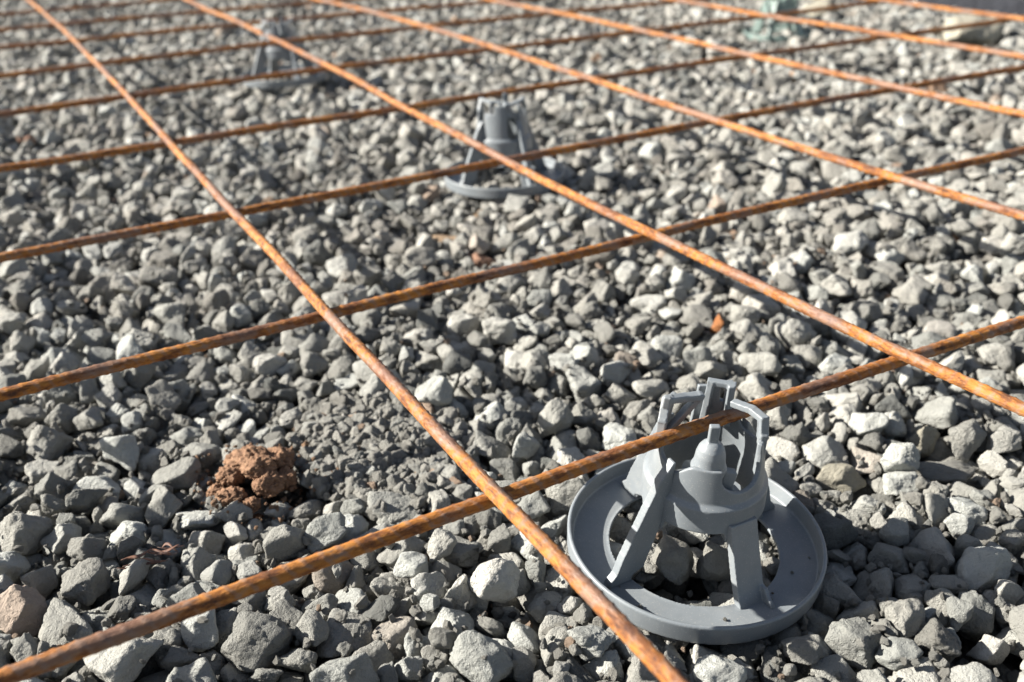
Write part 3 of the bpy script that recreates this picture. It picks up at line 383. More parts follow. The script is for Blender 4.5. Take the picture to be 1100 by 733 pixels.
486,584,126,-89,-28,-19,15,51,2008,144,126,31,-44,48,6,71,3548,3014,126,12,11,1,12,40,1030,741,126,54,0,10,35,43,368,899,126,2,-45,-2,32,54,2221,1367,126,6,92,-39,4,35,
333,753,126,-6,3,86,20,60,1871,2725,126,-21,20,29,23,82,1941,1182,126,34,91,-23,32,52,2472,162,126,70,66,24,10,48,1503,1538,126,-35,-13,88,35,47,3029,2503,126,91,-9,-11,31,30,
107,1822,126,69,-66,-16,25,53,2329,2373,126,-5,-61,65,20,51,1255,2259,125,23,34,83,34,68,1421,2396,125,-2,-12,-89,11,71,503,1750,125,82,-34,21,23,75,803,1783,125,-51,-13,-68,33,51,
710,2258,125,35,7,-81,26,40,2487,1918,125,29,-14,-64,1,52,1164,2527,125,57,-45,-36,1,49,1328,1959,125,-70,-49,42,26,45,3563,764,125,36,-87,31,25,28,3454,1239,125,-80,50,-17,6,40,
2821,2553,125,-88,-13,-44,16,51,3441,1606,125,-5,-3,-99,24,58,2742,1391,125,-28,71,63,2,49,1031,1717,125,23,38,42,21,35,2334,1784,125,-43,-40,-19,11,68,1388,1824,125,12,1,98,32,35,
1348,1776,125,46,-4,-54,27,39,3436,3076,124,62,-13,-69,19,57,346,1339,124,90,-26,35,9,82,3435,1911,124,21,-36,-15,13,41,1729,1848,124,16,93,23,8,59,3421,331,124,-36,74,-23,35,63,
2502,2693,124,-9,-10,7,14,83,1380,1215,124,3,-8,4,9,59,3593,2535,124,-71,67,6,22,58,882,3007,124,42,87,11,4,27,2797,192,124,-11,-44,-67,4,46,3256,1859,124,51,36,-72,29,44,
2506,548,124,89,39,-23,6,71,3319,459,124,-25,-54,76,24,64,452,2558,124,-27,-27,-92,6,43,3588,1677,124,19,97,-11,11,78,2080,554,124,54,49,-54,4,79,876,804,124,-60,-43,27,34,43,
2549,1581,124,69,50,-48,28,23,2316,2228,124,-31,89,20,23,50,1477,2294,124,58,71,-9,5,67,1935,2916,124,75,-49,-35,18,34,1029,2918,124,40,-20,-3,31,79,177,778,124,54,24,-68,34,52,
2837,2076,123,-24,-27,82,34,42,1062,2984,123,-22,37,22,19,29,2134,1746,123,29,30,-45,5,66,829,2907,123,-43,15,-27,10,77,2718,2280,123,53,-25,30,22,64,3215,766,123,-23,-37,90,23,42,
2912,2285,123,-63,30,-50,0,57,2338,2516,123,-33,-38,-16,10,52,2225,2238,123,-9,-53,37,27,62,280,2646,123,79,-52,-11,5,54,3331,1056,123,22,40,-87,35,44,2580,1000,123,-5,17,58,26,55,
3391,2378,123,-10,-68,-72,15,54,230,1663,123,-20,-50,-74,14,55,929,514,123,36,-55,72,30,55,2363,1142,123,-27,45,-49,17,82,219,814,123,-60,-47,61,3,41,1697,2785,123,-43,-12,36,7,83,
3540,1174,123,-83,-21,52,32,27,805,2468,123,-6,-23,96,22,60,3398,2196,123,-86,-28,-24,11,50,2889,423,123,1,83,-51,11,33,238,313,122,5,-32,-94,29,38,2554,417,122,94,11,15,30,38,
2758,680,122,10,88,-25,13,51,3331,1391,122,27,-41,78,14,72,3344,2574,122,40,6,39,13,61,3028,1852,122,-41,-87,-23,19,50,854,712,122,-33,-81,13,28,83,3598,2959,122,-78,-36,-40,1,37,
1931,476,122,-6,26,-96,4,54,1757,511,122,-11,-66,26,33,35,1142,627,122,-43,-81,36,35,49,406,151,122,-36,-24,71,22,49,1003,2694,122,53,22,-64,13,35,2998,2452,122,-67,-57,46,35,42,
2212,2391,122,15,-14,-24,25,58,3605,1525,122,-45,-76,18,30,76,996,1662,122,-18,-54,65,29,47,2930,945,122,-68,48,-38,28,71,3397,2527,122,64,-20,-57,31,41,2837,960,122,-86,24,-22,15,31,
1336,314,121,98,11,5,18,57,3296,2190,121,92,19,31,15,59,3194,818,121,63,-57,32,1,31,3020,1514,121,36,31,82,15,58,2934,2064,121,11,-34,-67,33,77,1560,883,121,-24,-92,9,6,80,
2550,2258,121,-28,-2,-88,6,40,2106,2258,121,-75,-65,2,27,59,1355,3083,121,88,-41,8,34,56,1045,1325,121,-37,91,-16,27,53,1854,2289,121,19,6,-95,19,45,3496,2432,121,-66,-66,7,9,53,
2344,617,121,-44,-32,31,32,82,3199,1391,121,38,33,15,10,41,1301,1083,121,-55,-76,5,2,49,103,3015,121,85,-45,-9,12,26,2573,1652,121,92,17,33,33,61,2921,290,121,-32,1,78,11,55,
2440,858,121,78,1,-63,34,44,712,1470,121,13,49,61,11,39,652,2077,121,-77,-56,22,11,42,2858,1258,121,-46,-8,-66,6,41,3301,711,121,-86,-10,-1,12,64,1240,1568,121,32,0,74,15,43,
2686,1990,121,71,28,-36,1,49,513,1550,121,18,85,-50,23,48,2071,2143,121,-1,-29,-17,33,51,1748,2169,121,-85,47,-24,25,45,1354,2684,121,63,37,50,29,39,3077,1648,121,15,88,-39,25,51,
809,1567,121,4,47,48,2,72,135,1308,121,-67,73,-11,23,56,526,2254,121,17,52,50,8,82,1604,1372,120,-23,-97,-3,31,28,3650,190,120,-27,-41,87,20,30,576,275,120,-82,52,0,34,71,
645,1839,120,-48,-82,-13,11,52,723,1382,120,50,1,-36,22,68,1429,3016,120,17,38,-86,11,32,1722,2857,120,59,-9,47,2,40,3596,846,120,-12,-67,-18,11,51,2185,2715,120,35,75,-56,25,59,
932,2277,120,-61,-53,12,35,35,3642,975,120,-29,93,17,11,56,1752,2659,120,95,-16,19,21,82,2145,1318,120,-39,-60,21,1,27,246,1308,120,-16,11,93,23,75,1719,628,120,-34,-32,62,34,38,
815,2571,120,47,-60,-39,34,52,1142,743,120,-53,60,3,35,80,2223,1775,120,12,91,29,10,46,783,637,120,45,12,-30,21,58,1113,2670,120,-30,14,73,7,57,445,1561,120,-74,50,41,4,32,
1404,1992,120,82,33,11,26,31,150,2328,120,5,34,82,2,73,3337,390,120,54,-51,56,0,36,2862,3066,120,75,6,56,13,41,2810,1202,120,-90,-21,35,25,59,104,1079,120,25,-33,-83,9,41,
1963,1513,119,58,-20,-64,1,49,1547,1679,119,35,84,-35,12,82,3394,2090,119,17,-32,-26,4,62,2600,1536,119,-89,35,27,13,53,384,956,119,-2,88,38,12,23,3437,2576,119,-4,88,37,21,43,
2287,1027,119,28,26,-52,27,45,282,232,119,55,67,46,6,67,2546,1399,119,38,-72,55,11,54,1248,953,119,-37,20,-76,28,82,107,1438,119,84,-10,14,30,44,1430,2562,119,48,53,-43,11,43,
1113,2068,119,49,-41,-14,30,76,1727,461,119,0,25,96,26,33,2765,2625,119,-51,38,-75,33,62,1263,238,119,-45,-77,12,20,73,1028,589,119,-15,-19,-94,10,73,3487,2981,119,-72,61,-23,29,34,
366,2612,119,-34,-43,78,26,71,2039,2786,119,-3,79,-16,10,41,1224,1741,119,30,-53,76,26,43,1554,2636,119,16,-81,-53,12,40,3118,2290,119,-15,-8,-67,34,48,2531,890,119,-81,-34,-46,17,66,
3291,231,119,-57,77,-24,26,47,173,2949,119,-7,41,66,4,41,2751,1087,119,-66,27,9,1,71,2042,1136,119,25,-19,48,4,54,1771,1485,118,82,32,-40,35,58,1851,167,118,-57,38,-63,16,30,
3201,2539,118,-29,44,-85,15,75,2087,839,118,-35,21,-40,5,32,193,519,118,88,2,-9,3,82,1046,1994,118,94,-7,16,9,68,2867,2127,118,68,73,-1,10,39,534,2626,118,-80,-52,-30,27,54,
3413,1413,118,-34,-60,63,23,51,3611,2338,118,26,-6,7,14,67,1205,597,118,65,-70,-17,9,66,1841,1967,118,-94,9,-29,9,64,2297,1671,118,-34,38,-42,27,47,2741,3004,118,-14,21,96,0,61,
3157,3052,118,74,-4,-4,28,77,209,1482,118,16,97,-12,13,70,1712,1550,118,59,73,-35,31,36,2524,2507,118,-8,13,-7,11,38,654,3012,118,-93,-8,19,16,40,1545,2939,118,-34,1,0,0,55,
361,832,118,39,-73,55,9,42,1777,1209,118,36,-87,-17,22,53,290,848,117,-55,71,0,1,65,2643,512,117,-37,-80,-47,2,77,2638,975,117,-54,1,83,15,49,642,1290,117,-65,61,-30,11,55,
2595,934,117,51,15,-79,14,38,2461,1708,117,82,-23,-7,20,40,2555,1344,117,62,61,-48,11,31,2598,2620,117,-85,-49,-6,17,52,593,1092,117,20,22,78,34,29,1259,484,117,-16,-91,-37,4,79,
3464,1307,117,-29,-15,-94,18,35,3017,1431,117,-34,-89,28,32,67,1252,2508,117,-43,-15,58,19,37,721,1295,117,-17,-31,68,17,44,935,784,117,20,-22,-45,13,48,1333,580,117,-8,11,98,15,44,
1336,896,117,77,-34,-18,2,41,952,1749,117,-85,-50,-6,27,54,1967,2404,117,5,-19,93,20,39,2940,1881,117,65,-2,14,29,41,3515,2501,117,45,15,29,3,49,1540,1090,117,6,95,13,2,41,
841,2199,117,7,54,-57,2,46,2387,358,116,61,46,-9,25,38,1557,2429,116,-4,5,-17,4,62,3592,3070,116,-22,22,24,19,33,3172,365,116,18,64,30,33,57,2383,864,116,-25,28,8,12,48,
1617,1479,116,3,0,-98,10,31,554,1059,116,11,-55,64,23,34,1989,2593,116,-20,-33,-92,26,58,1149,452,116,-13,-17,97,1,50,875,1470,116,71,70,7,10,56,2526,3080,116,18,-33,-17,20,30,
1993,1239,116,-89,-37,24,24,57,919,1921,116,-43,30,-32,26,76,3645,2928,116,18,-43,-2,15,39,343,1204,116,-26,-1,81,8,56,2938,834,116,-75,-3,27,31,56,2374,3065,116,-26,47,80,4,40,
714,179,116,-72,-6,-11,0,41,1668,1388,116,-1,38,-82,2,47,1174,1658,116,-79,-21,31,9,48,2916,1953,116,-81,45,-13,33,44,1874,978,116,56,6,-15,31,71,3124,1542,116,76,53,-2,22,43,
2634,107,116,92,34,8,34,37,1735,2232,116,41,-64,15,1,45,1022,226,116,24,-2,-94,7,64,2563,1107,116,19,22,-95,33,52,834,1863,115,-3,-2,-49,32,60,3548,244,115,75,-21,-16,19,64,
1347,843,115,-83,-41,4,7,37,3389,629,115,-12,-6,62,8,82,3517,604,115,30,3,-1,33,70,601,2186,115,6,-41,64,28,78,3306,2970,115,19,-43,80,17,51,2920,626,115,42,20,-89,34,70,
1995,1737,115,31,39,-79,17,46,596,1013,115,-83,-51,-22,25,47,2629,2073,115,-51,70,-3,2,83,1058,2304,115,-47,33,73,20,32,1389,2313,115,27,95,-16,11,36,3253,1363,115,62,77,7,31,44,
2501,2884,115,-43,20,-51,0,61,2577,1732,114,29,-59,-73,13,50,3639,2184,114,2,7,-34,29,47,2394,739,114,-8,-67,74,7,38,2572,2451,114,27,6,36,22,64,3267,2032,114,17,20,37,21,39,
519,3007,114,13,-64,-75,8,40,1887,2535,114,49,-37,47,0,45,800,2388,114,37,-19,-36,22,43,2246,2568,114,-5,6,99,10,40,2552,2984,114,64,61,35,6,76,2579,1232,114,80,59,2,14,49,
2309,2689,114,33,-3,93,5,30,2496,1025,114,15,-93,-5,21,69,967,2343,114,3,51,-86,16,54,1736,1776,114,37,-7,22,18,37,2141,2176,114,-65,-6,-35,28,31,1146,1975,114,-85,-38,29,11,46,
1061,2717,114,-14,14,-70,18,51,826,2073,114,-15,-55,73,0,48,2614,2702,114,-11,46,-64,3,37,163,1719,114,20,-43,52,18,83,127,2675,114,-39,-87,29,19,59,480,1075,113,3,12,-86,4,53,
3366,2316,113,69,29,-64,12,54,3085,1029,113,-87,-28,14,15,50,933,269,113,25,1,2,1,57,1927,3023,113,-48,-87,-13,3,71,674,1755,113,77,48,14,30,54,2616,2407,113,-12,-43,-2,24,50,
2413,459,113,-41,8,-43,28,49,509,1943,113,-39,-76,17,27,61,1702,401,113,47,82,12,1,50,3000,1230,113,-13,-26,-11,1,43,2870,1112,113,-52,35,-47,20,65,511,1424,113,45,87,17,6,31,
576,1234,113,15,43,-38,28,62,400,2488,113,34,7,92,13,62,628,2745,113,-23,-20,88,11,40,801,801,113,-73,2,1,5,56,532,3077,112,96,6,-2,2,58,2101,1411,112,-16,-19,-67,34,40,
1325,1346,112,-92,-9,31,13,40,3527,1361,112,51,-72,46,2,56,1409,2091,112,70,65,-10,19,80,1607,195,112,-5,86,-1,22,56,2799,1853,112,31,-19,48,9,30,435,3092,112,61,-34,66,9,54,
196,1576,112,-43,-62,64,1,62,3043,1964,112,-13,-62,-4,17,53,3265,1444,112,-10,-4,-84,18,44,1259,1660,112,17,-6,97,15,74,2734,1191,112,30,17,-10,25,36,1770,2950,112,3,-91,-41,3,42,
1916,1811,112,-22,-37,83,30,59,1553,444,112,-42,-85,4,27,67,3089,1179,112,75,-14,-18,25,64,3011,1091,112,-97,-14,-14,17,82,1786,981,112,-16,15,-83,6,35,3610,658,112,-44,18,-22,11,37,
185,286,112,75,33,-33,19,51,1847,1644,112,8,-39,79,1,60,3513,1895,112,-77,-24,39,3,79,3499,1158,112,52,-19,-48,32,55,425,2085,111,-90,26,-35,10,34,2287,492,111,-11,84,-23,1,50,
3337,2051,111,-75,-32,19,21,44,1657,1623,111,57,-48,57,16,63,422,1968,111,63,-41,-62,14,33,473,904,111,-11,90,24,1,80,1390,2612,111,-15,-71,69,31,40,2513,2792,111,53,27,71,29,38,
165,1221,111,-68,-8,-56,3,69,1780,2414,111,47,78,32,30,65,989,1863,111,-78,-60,17,0,32,876,2666,111,56,36,34,31,67,334,464,111,98,-18,-1,10,82,3162,2445,111,-56,77,30,19,40,
251,769,111,9,98,-10,25,39,399,2312,110,-20,-92,5,34,32,1498,1332,110,-54,25,-57,26,63,2125,1831,110,77,-61,-18,6,32,217,2048,110,35,80,0,25,55,2818,1934,110,-10,-99,13,10,80,
108,1176,110,82,-16,-39,25,48,1125,2236,110,92,-8,-29,0,41,262,3068,110,28,14,94,23,45,3237,2420,110,-51,57,19,19,44,2972,2714,110,11,83,-35,1,40,3505,377,110,17,20,93,27,34,
761,2212,110,-14,-4,-40,30,66,1389,2192,110,-29,-37,-34,33,76,2829,2815,110,-63,-13,44,5,42,343,322,110,22,21,-92,14,58,3530,1764,110,62,-68,-34,7,50,2555,287,110,15,81,-50,32,42,
1583,2588,110,70,68,4,15,36,3227,2205,110,75,25,53,4,72,3164,2814,110,-8,99,-1,21,47,3212,717,110,-27,-68,63,34,44,1649,1102,110,-38,-59,69,29,30,869,884,110,29,-29,-2,24,72,
1153,1397,110,78,-16,61,9,47,2539,2369,110,-6,17,-82,33,33,2293,1558,110,10,-39,-17,4,82,946,372,109,88,29,7,20,59,1503,3003,109,50,-17,-12,10,45,2880,1668,109,56,-45,-59,7,82,
896,1577,109,-30,-95,3,32,46,1293,425,109,-71,14,31,22,46,475,2890,109,70,-19,3,34,54,2400,985,109,-46,42,-77,18,77,135,2615,109,86,8,-27,15,50,191,2758,109,57,58,23,7,51,
2926,2834,109,-25,97,-7,8,50,2702,792,109,3,62,-15,24,49,1533,226,109,-12,34,72,17,60,1652,2388,109,-44,-5,45,28,45,1309,1155,109,20,66,-2,26,50,3179,1997,109,-66,-22,32,18,53,
1499,2572,109,5,-52,85,25,30,665,1442,109,79,18,-40,14,53,865,2390,109,-18,-33,80,11,49,849,224,108,8,10,-60,13,48,1991,699,108,-62,71,32,7,70,570,2845,108,-55,-51,63,0,55,
2052,806,108,8,99,0,28,39,3073,2743,108,18,28,93,30,74,2722,1298,108,18,-26,41,6,40,2938,700,108,42,-28,-25,25,59,1205,2374,108,-19,-69,21,20,45,204,892,108,-50,45,22,29,50,
2626,356,108,42,47,70,17,41,2614,779,108,-29,-9,-66,20,55,655,321,108,-56,11,-72,17,36,676,2139,108,87,46,15,24,39,1556,1478,108,10,-30,15,10,32,2526,2109,108,-62,-36,5,5,64,
1411,2738,108,13,20,-16,10,31,789,286,108,51,30,81,2,57,2136,175,108,-44,-87,-13,1,49,634,2683,108,75,16,64,28,36,2793,2345,108,-42,-52,-11,20,66,2462,2460,108,72,-63,28,21,46,
674,1600,108,-13,79,-60,9,72,3174,1643,107,-49,-86,-10,17,53,582,576,107,-29,6,41,1,55,731,837,107,-96,4,11,2,41,1565,2362,107,-3,-1,24,30,29,609,2552,107,-54,42,-62,28,61,
127,1906,107,82,-36,-41,23,67,663,900,107,49,87,-2,22,83,2000,2323,107,45,41,73,31,48,1423,1552,107,46,80,17,29,61,2173,2939,107,30,-14,78,9,40,2431,389,107,20,83,-14,27,37,
3590,2070,107,70,64,22,4,83,2455,2256,107,49,-8,-38,33,59,1427,362,107,-67,60,40,20,58,1538,2581,107,40,58,69,19,25,284,2723,107,39,85,-16,25,25,779,2130,107,22,0,23,14,44,
461,321,107,41,89,-14,26,83,2337,2943,107,14,85,25,23,51,1511,2057,107,34,63,62,4,37,2973,128,107,-96,-14,21,10,64,1101,2592,107,87,38,-32,21,58,1107,2393,106,-40,29,78,11,51,
514,1193,106,17,-26,59,34,46,2762,919,106,-22,6,22,19,63,1328,1474,106,-50,-62,-56,21,39,2945,209,106,8,-26,1,2,30,906,2529,106,58,26,59,3,46,3442,2638,106,-21,-79,-54,6,44,
1378,199,106,-56,77,-20,27,83,1657,1512,106,30,-44,-85,1,27,3435,420,106,-66,-70,-26,25,42,1678,1461,106,-56,-50,29,30,44,1640,2245,106,98,-9,-17,0,39,3361,1539,106,-79,-58,-4,4,53,
3005,494,106,-1,51,49,7,51,2439,1385,106,50,-82,23,1,55,2850,2993,106,18,50,85,27,37,666,1179,106,-94,26,17,6,53,1138,1905,106,-82,-9,-1,24,32,764,1530,106,89,-36,-24,27,29,
966,2669,106,-90,17,39,3,35,1060,2239,106,38,-90,3,2,46,2028,1425,106,-16,-35,-79,19,50,2034,2088,105,-72,61,-22,8,43,3433,734,105,11,9,47,3,48,3298,1747,105,-36,-62,42,17,50,
1837,2080,105,-74,60,-20,32,54,1256,734,105,66,-63,35,32,39,1082,2791,105,-78,-37,36,12,41,1103,2514,105,-19,37,62,21,44,1470,2220,105,88,-26,18,26,32,3308,1817,105,-54,-2,-25,19,44,
3473,2323,105,-30,18,90,19,80,3367,950,105,-35,-45,13,29,38,2383,1951,105,-74,18,-47,32,82,1948,1115,105,83,50,10,23,58,861,607,105,74,50,24,19,44,3028,2545,105,62,52,-27,15,30,
2094,720,105,-1,-9,-69,29,57,3203,1800,105,29,-10,61,1,55,1040,2828,105,-19,-6,-80,30,38,1882,784,105,38,-36,-1,25,43,3053,3097,105,27,38,-81,32,41,1197,2212,105,-18,21,79,30,63,
283,135,104,45,-58,-31,29,56,3517,2596,104,15,-25,68,17,59,2166,513,104,-55,-47,64,14,27,2992,2386,104,-75,51,8,8,44,2162,2596,104,-42,-25,85,28,37,1017,807,104,64,6,-27,25,72,
3583,362,104,91,22,26,4,82,3238,2478,104,9,5,33,6,34,744,1590,104,80,-45,-38,34,41,1910,1377,104,16,43,-59,9,44,3628,242,104,-58,-47,-38,9,55,3465,1690,104,46,23,-3,7,79,
3185,1453,104,13,-23,67,7,63,1436,1628,104,-30,-90,-26,7,40,1277,3040,104,21,40,-69,0,39,780,1462,104,56,11,-47,28,48,1064,1168,104,-32,-73,-7,32,50,1545,2526,104,6,91,-17,33,49,
3155,645,104,-100,-5,3,10,68,1341,1662,104,64,-71,-30,5,47,1992,2507,104,58,-10,-49,29,81,1133,1217,104,-38,-19,27,14,44,515,2935,104,49,-6,-58,11,58,1735,1268,103,-34,-72,-61,28,52,
2891,2378,103,73,-16,29,24,72,114,748,103,-47,-4,59,30,64,739,2070,103,-29,-33,21,7,50,1974,377,103,70,65,23,3,53,3142,1235,103,11,-8,58,32,47,2774,2214,103,82,-27,-22,16,59,
1698,138,103,-83,-50,23,12,74,1183,1765,103,-2,-34,48,16,39,2391,1249,103,-66,-73,-7,14,81,2933,1556,103,-65,-57,0,29,54,2166,880,103,-25,22,71,7,83,2457,2614,103,-49,-3,1,26,42,
815,938,103,11,-87,-48,15,62,338,2290,103,-68,-34,-45,6,47,3682,2876,103,13,10,60,17,38,1021,123,103,94,23,-22,34,46,433,725,103,-55,-81,14,7,63,267,1764,103,42,88,19,21,47,
3362,1288,102,-32,78,-44,34,49,3609,2432,102,-83,-1,-50,33,62,3538,438,102,-76,-45,-38,2,45,1192,1835,102,46,32,9,8,54,1852,1342,102,13,-91,16,23,43,1883,2200,102,-34,-90,6,17,65,
1816,1793,102,6,80,-49,23,73,166,1641,102,62,40,4,19,33,826,2773,102,-61,76,-1,10,65,1209,1505,102,-71,-15,-69,5,43,943,658,102,44,-3,-88,21,62,2225,1958,102,10,81,37,1,45,
2159,1234,102,-88,38,9,16,47,2458,1452,102,47,34,-81,7,37,1241,1118,102,33,-42,65,0,54,1991,1587,102,-87,19,5,33,57,872,1134,102,26,-27,-4,27,76,2804,1332,101,30,-39,-72,33,44,
1317,2345,101,-20,10,97,29,68,300,2970,101,12,96,3,32,77,3368,1883,101,-67,53,-53,21,59,2681,2347,101,88,39,23,2,61,2258,1433,101,58,-72,30,11,50,1123,1589,101,-24,17,80,21,75,
3308,1126,101,-61,45,-1,21,58,1629,389,101,-73,32,-58,17,54,825,1366,101,40,-47,-15,25,65,3546,2401,101,74,65,16,19,35,3418,147,101,-57,69,39,7,42,2610,1809,101,93,-25,14,0,48,
3155,2874,101,32,-30,-35,8,33,234,1883,101,12,16,82,4,83,2997,2308,101,-16,87,-36,25,58,2247,2179,101,89,23,38,13,48,2204,467,101,30,-95,1,3,56,1326,677,101,-24,-8,-39,10,53,
1927,217,100,3,96,15,17,59,3075,2365,100,47,-80,-13,21,44,2899,116,100,48,-53,-4,29,33,1098,2185,100,27,57,59,21,35,1070,496,100,-57,44,2,21,36,3125,1373,100,-57,-51,63,12,57,
3087,442,100,-51,33,53,12,52,564,2717,100,-5,2,-80,10,38,291,2012,100,26,76,56,24,31,577,1430,100,13,-1,46,2,48,2522,1487,100,96,7,25,0,62,3123,784,100,13,-35,55,31,42,
1140,1686,100,17,6,75,26,51,2317,2628,100,54,-3,-78,34,53,3652,1940,100,-29,-22,-87,27,70,248,2310,100,-88,46,-9,9,63,422,1123,100,81,-11,-37,26,56,3259,1252,100,57,72,37,14,68,
2895,556,100,77,49,-25,32,54,2943,3031,100,45,19,78,4,34,620,653,100,5,-21,-96,10,57,1779,2016,100,46,51,71,18,49,3516,718,100,-89,36,-28,27,73,1761,3086,100,31,85,42,19,50,
1899,1537,100,-47,-40,54,33,51,681,1672,100,17,40,90,20,49,1955,1905,100,35,-15,-74,26,82,2840,843,99,-21,-40,21,4,82,3175,2374,99,21,12,4,13,64,2254,2614,99,-69,-5,13,22,34,
2990,422,99,-73,-53,-31,28,41,2679,398,99,-84,44,-8,16,45,987,484,99,51,44,50,34,63,1185,1908,99,0,1,95,35,35,3696,2292,99,49,-6,67,3,37,1150,1275,99,70,-43,47,13,28,
1570,2079,99,-25,-28,72,14,66,1450,1817,99,36,-41,45,1,39,1110,1387,99,16,48,3,11,35,721,2160,99,7,-16,71,24,27,3313,924,99,-48,-37,58,29,45,2778,2857,99,19,-42,-59,26,83,
3226,1038,98,11,46,-82,7,59,2142,2322,98,77,61,-20,25,32,711,2916,98,-29,74,59,20,64,3687,2560,98,22,5,78,23,63,1839,2991,98,-91,-28,-16,2,66,346,2695,98,29,-29,4,22,54,
1843,640,98,23,97,-4,1,67,886,1281,98,55,16,29,18,60,1506,2717,98,-32,-35,72,23,61,3441,1355,98,-8,-61,-54,22,48,185,434,98,12,76,39,28,53,589,1693,98,-2,28,-1,29,34,
1883,1735,98,-35,37,-77,3,64,349,1581,98,-40,20,75,19,48,2470,913,98,-20,64,-46,19,45,3049,1320,98,85,-52,-2,8,67,573,729,98,-83,-35,6,27,63,1617,2968,98,-46,53,-61,34,61,
3633,1835,98,-9,-3,12,9,42,1034,1451,98,-26,96,-6,22,65,3637,276,98,35,-14,19,4,41,3467,2713,98,93,-10,23,32,49,778,2613,98,65,64,39,28,38,2223,741,98,-99,7,-1,25,60,
2940,2460,98,-51,-73,-32,0,33,1190,878,98,-92,-26,16,7,54,2987,1720,98,21,-54,79,16,52,2373,2322,98,27,-54,35,15,27,1594,1074,97,18,-11,-97,16,36,2215,1863,97,15,-30,-93,33,48,
116,1984,97,45,35,17,17,31,2831,1760,97,6,34,20,31,47,2961,1811,97,49,-40,61,16,47,1430,1265,97,-20,-2,98,10,45,626,2337,97,-83,38,36,7,66,3076,2607,97,-45,-21,-64,15,55,
363,1290,97,-21,26,70,23,58,3005,233,97,-41,37,-81,3,37,494,508,97,9,-4,94,4,42,2774,747,97,-86,-9,-33,3,62,2342,2720,97,-5,-77,61,34,29,1002,1950,97,-58,7,61,8,51,
3583,2241,97,72,49,33,18,67,283,1609,97,35,-59,-40,6,56,435,1195,97,-50,-78,17,8,36,3067,2447,97,17,41,84,26,65,2925,2963,97,12,-1,91,27,45,2371,1699,97,17,43,-87,19,59,
326,1694,97,42,87,20,32,47,721,2419,97,-96,-22,11,5,63,3684,1766,97,89,21,-29,21,65,412,548,97,45,-53,-20,31,56,2098,1028,97,-97,-13,-5,3,58,3442,1541,97,-17,21,35,21,37,
2975,2785,96,85,50,6,23,45,3642,915,96,-47,-16,77,28,24,2131,1098,96,-11,76,-61,31,41,1376,1489,96,6,-73,39,32,31,177,2450,96,12,-27,-92,27,51,1191,1176,96,-31,-77,0,30,64,
2533,1958,96,53,17,63,3,45,589,2008,96,54,-75,30,8,49,3498,1835,96,-24,47,46,7,39,3685,851,96,5,-5,94,18,62,3439,575,96,-7,25,43,24,43,356,1102,96,36,27,76,13,60,
3691,1681,96,23,-87,-2,27,46,2044,256,96,-38,-12,-91,24,75,3451,219,96,-29,3,88,11,62,3345,2111,96,-12,-74,24,9,42,306,1454,96,22,-16,-30,16,33,3388,1008,96,46,59,-4,21,39,
2116,2398,96,-74,-42,25,5,74,1690,2928,96,2,-7,-63,14,54,246,632,96,-24,-10,93,25,32,575,149,95,84,-40,-36,20,73,2846,1001,95,39,15,-32,12,42,1628,464,95,19,4,-33,9,36,
845,2497,95,-43,85,-14,9,51,379,1638,95,-21,-22,18,30,52,2035,1882,95,-4,13,78,13,64,3185,2957,95,21,91,-29,13,64,1764,431,95,-40,19,17,13,32,243,1399,95,59,-40,31,18,30,
2994,2882,95,-47,-79,38,25,46,1452,1213,95,67,-30,38,7,44,1510,1888,95,-19,18,-95,22,47,1635,996,95,96,21,15,10,81,1980,2911,95,40,-61,-12,24,36,3217,936,95,-54,-16,-12,20,69,
219,1122,95,38,69,4,19,42,3239,1187,95,-32,-72,-61,4,43,3261,1633,95,83,-55,-7,14,59,2723,1238,95,37,-6,-92,10,34,2934,2161,95,-54,-69,-43,19,56,713,116,95,-6,96,-23,5,52,
420,1597,95,-19,-35,56,34,52,2491,354,95,-85,-51,6,24,37,538,239,95,-12,-6,-97,4,37,442,1319,95,-14,5,-95,14,60,2693,2471,95,-41,-70,42,16,67,1751,1082,95,-31,-70,-28,4,41,
1803,1148,94,-7,-33,-12,8,69,3459,1774,94,-23,-45,-81,31,67,3503,3060,94,-50,-14,3,24,40,2354,2482,94,-46,-45,-45,24,32,362,2353,94,44,11,-20,7,82,2633,2177,94,-46,-80,35,35,40,
1723,1118,94,42,-20,87,9,83,749,2531,94,8,-75,64,18,66,223,2577,94,-27,-50,82,28,67,1466,2497,94,20,-58,71,0,53,2727,145,94,-29,23,-51,28,41,1720,2499,94,67,-49,25,34,50,
1826,2574,94,16,-7,48,11,45,219,2193,94,-57,69,-29,25,80,3119,2487,94,49,86,-4,22,43,1014,1547,94,91,2,36,33,65,1856,418,94,-41,49,77,8,44,2223,626,94,20,-61,-75,28,82,
2039,1784,94,75,-25,61,28,56,2714,573,94,7,5,-38,15,40,1724,1712,93,-50,-30,-37,6,68,2616,2348,93,-79,18,53,23,38,1504,2610,93,4,63,-12,3,38,3383,3072,93,42,-47,-44,17,47,
1608,556,93,-74,2,-19,0,33,586,2989,93,6,-71,71,30,51,3319,115,93,-22,-47,-46,0,46,3102,391,93,-58,-19,11,10,37,2631,2997,93,9,-5,-44,4,59,3528,2722,93,40,-49,-44,34,60,
1068,962,93,-8,-12,-27,2,57,1238,2004,93,40,33,13,21,39,2722,2778,93,-16,32,-75,24,46,1047,1074,93,-62,-26,66,12,30,1590,1302,93,1,-32,67,16,57,3421,857,93,-38,-15,-1,6,55,
475,2791,93,-13,60,-74,5,38,1811,238,93,-21,20,95,27,63,1301,2980,93,32,-64,-53,34,37,1653,3052,93,34,56,33,17,37,3480,2080,93,-91,-32,17,25,59,1339,1294,93,-13,91,-39,13,53,
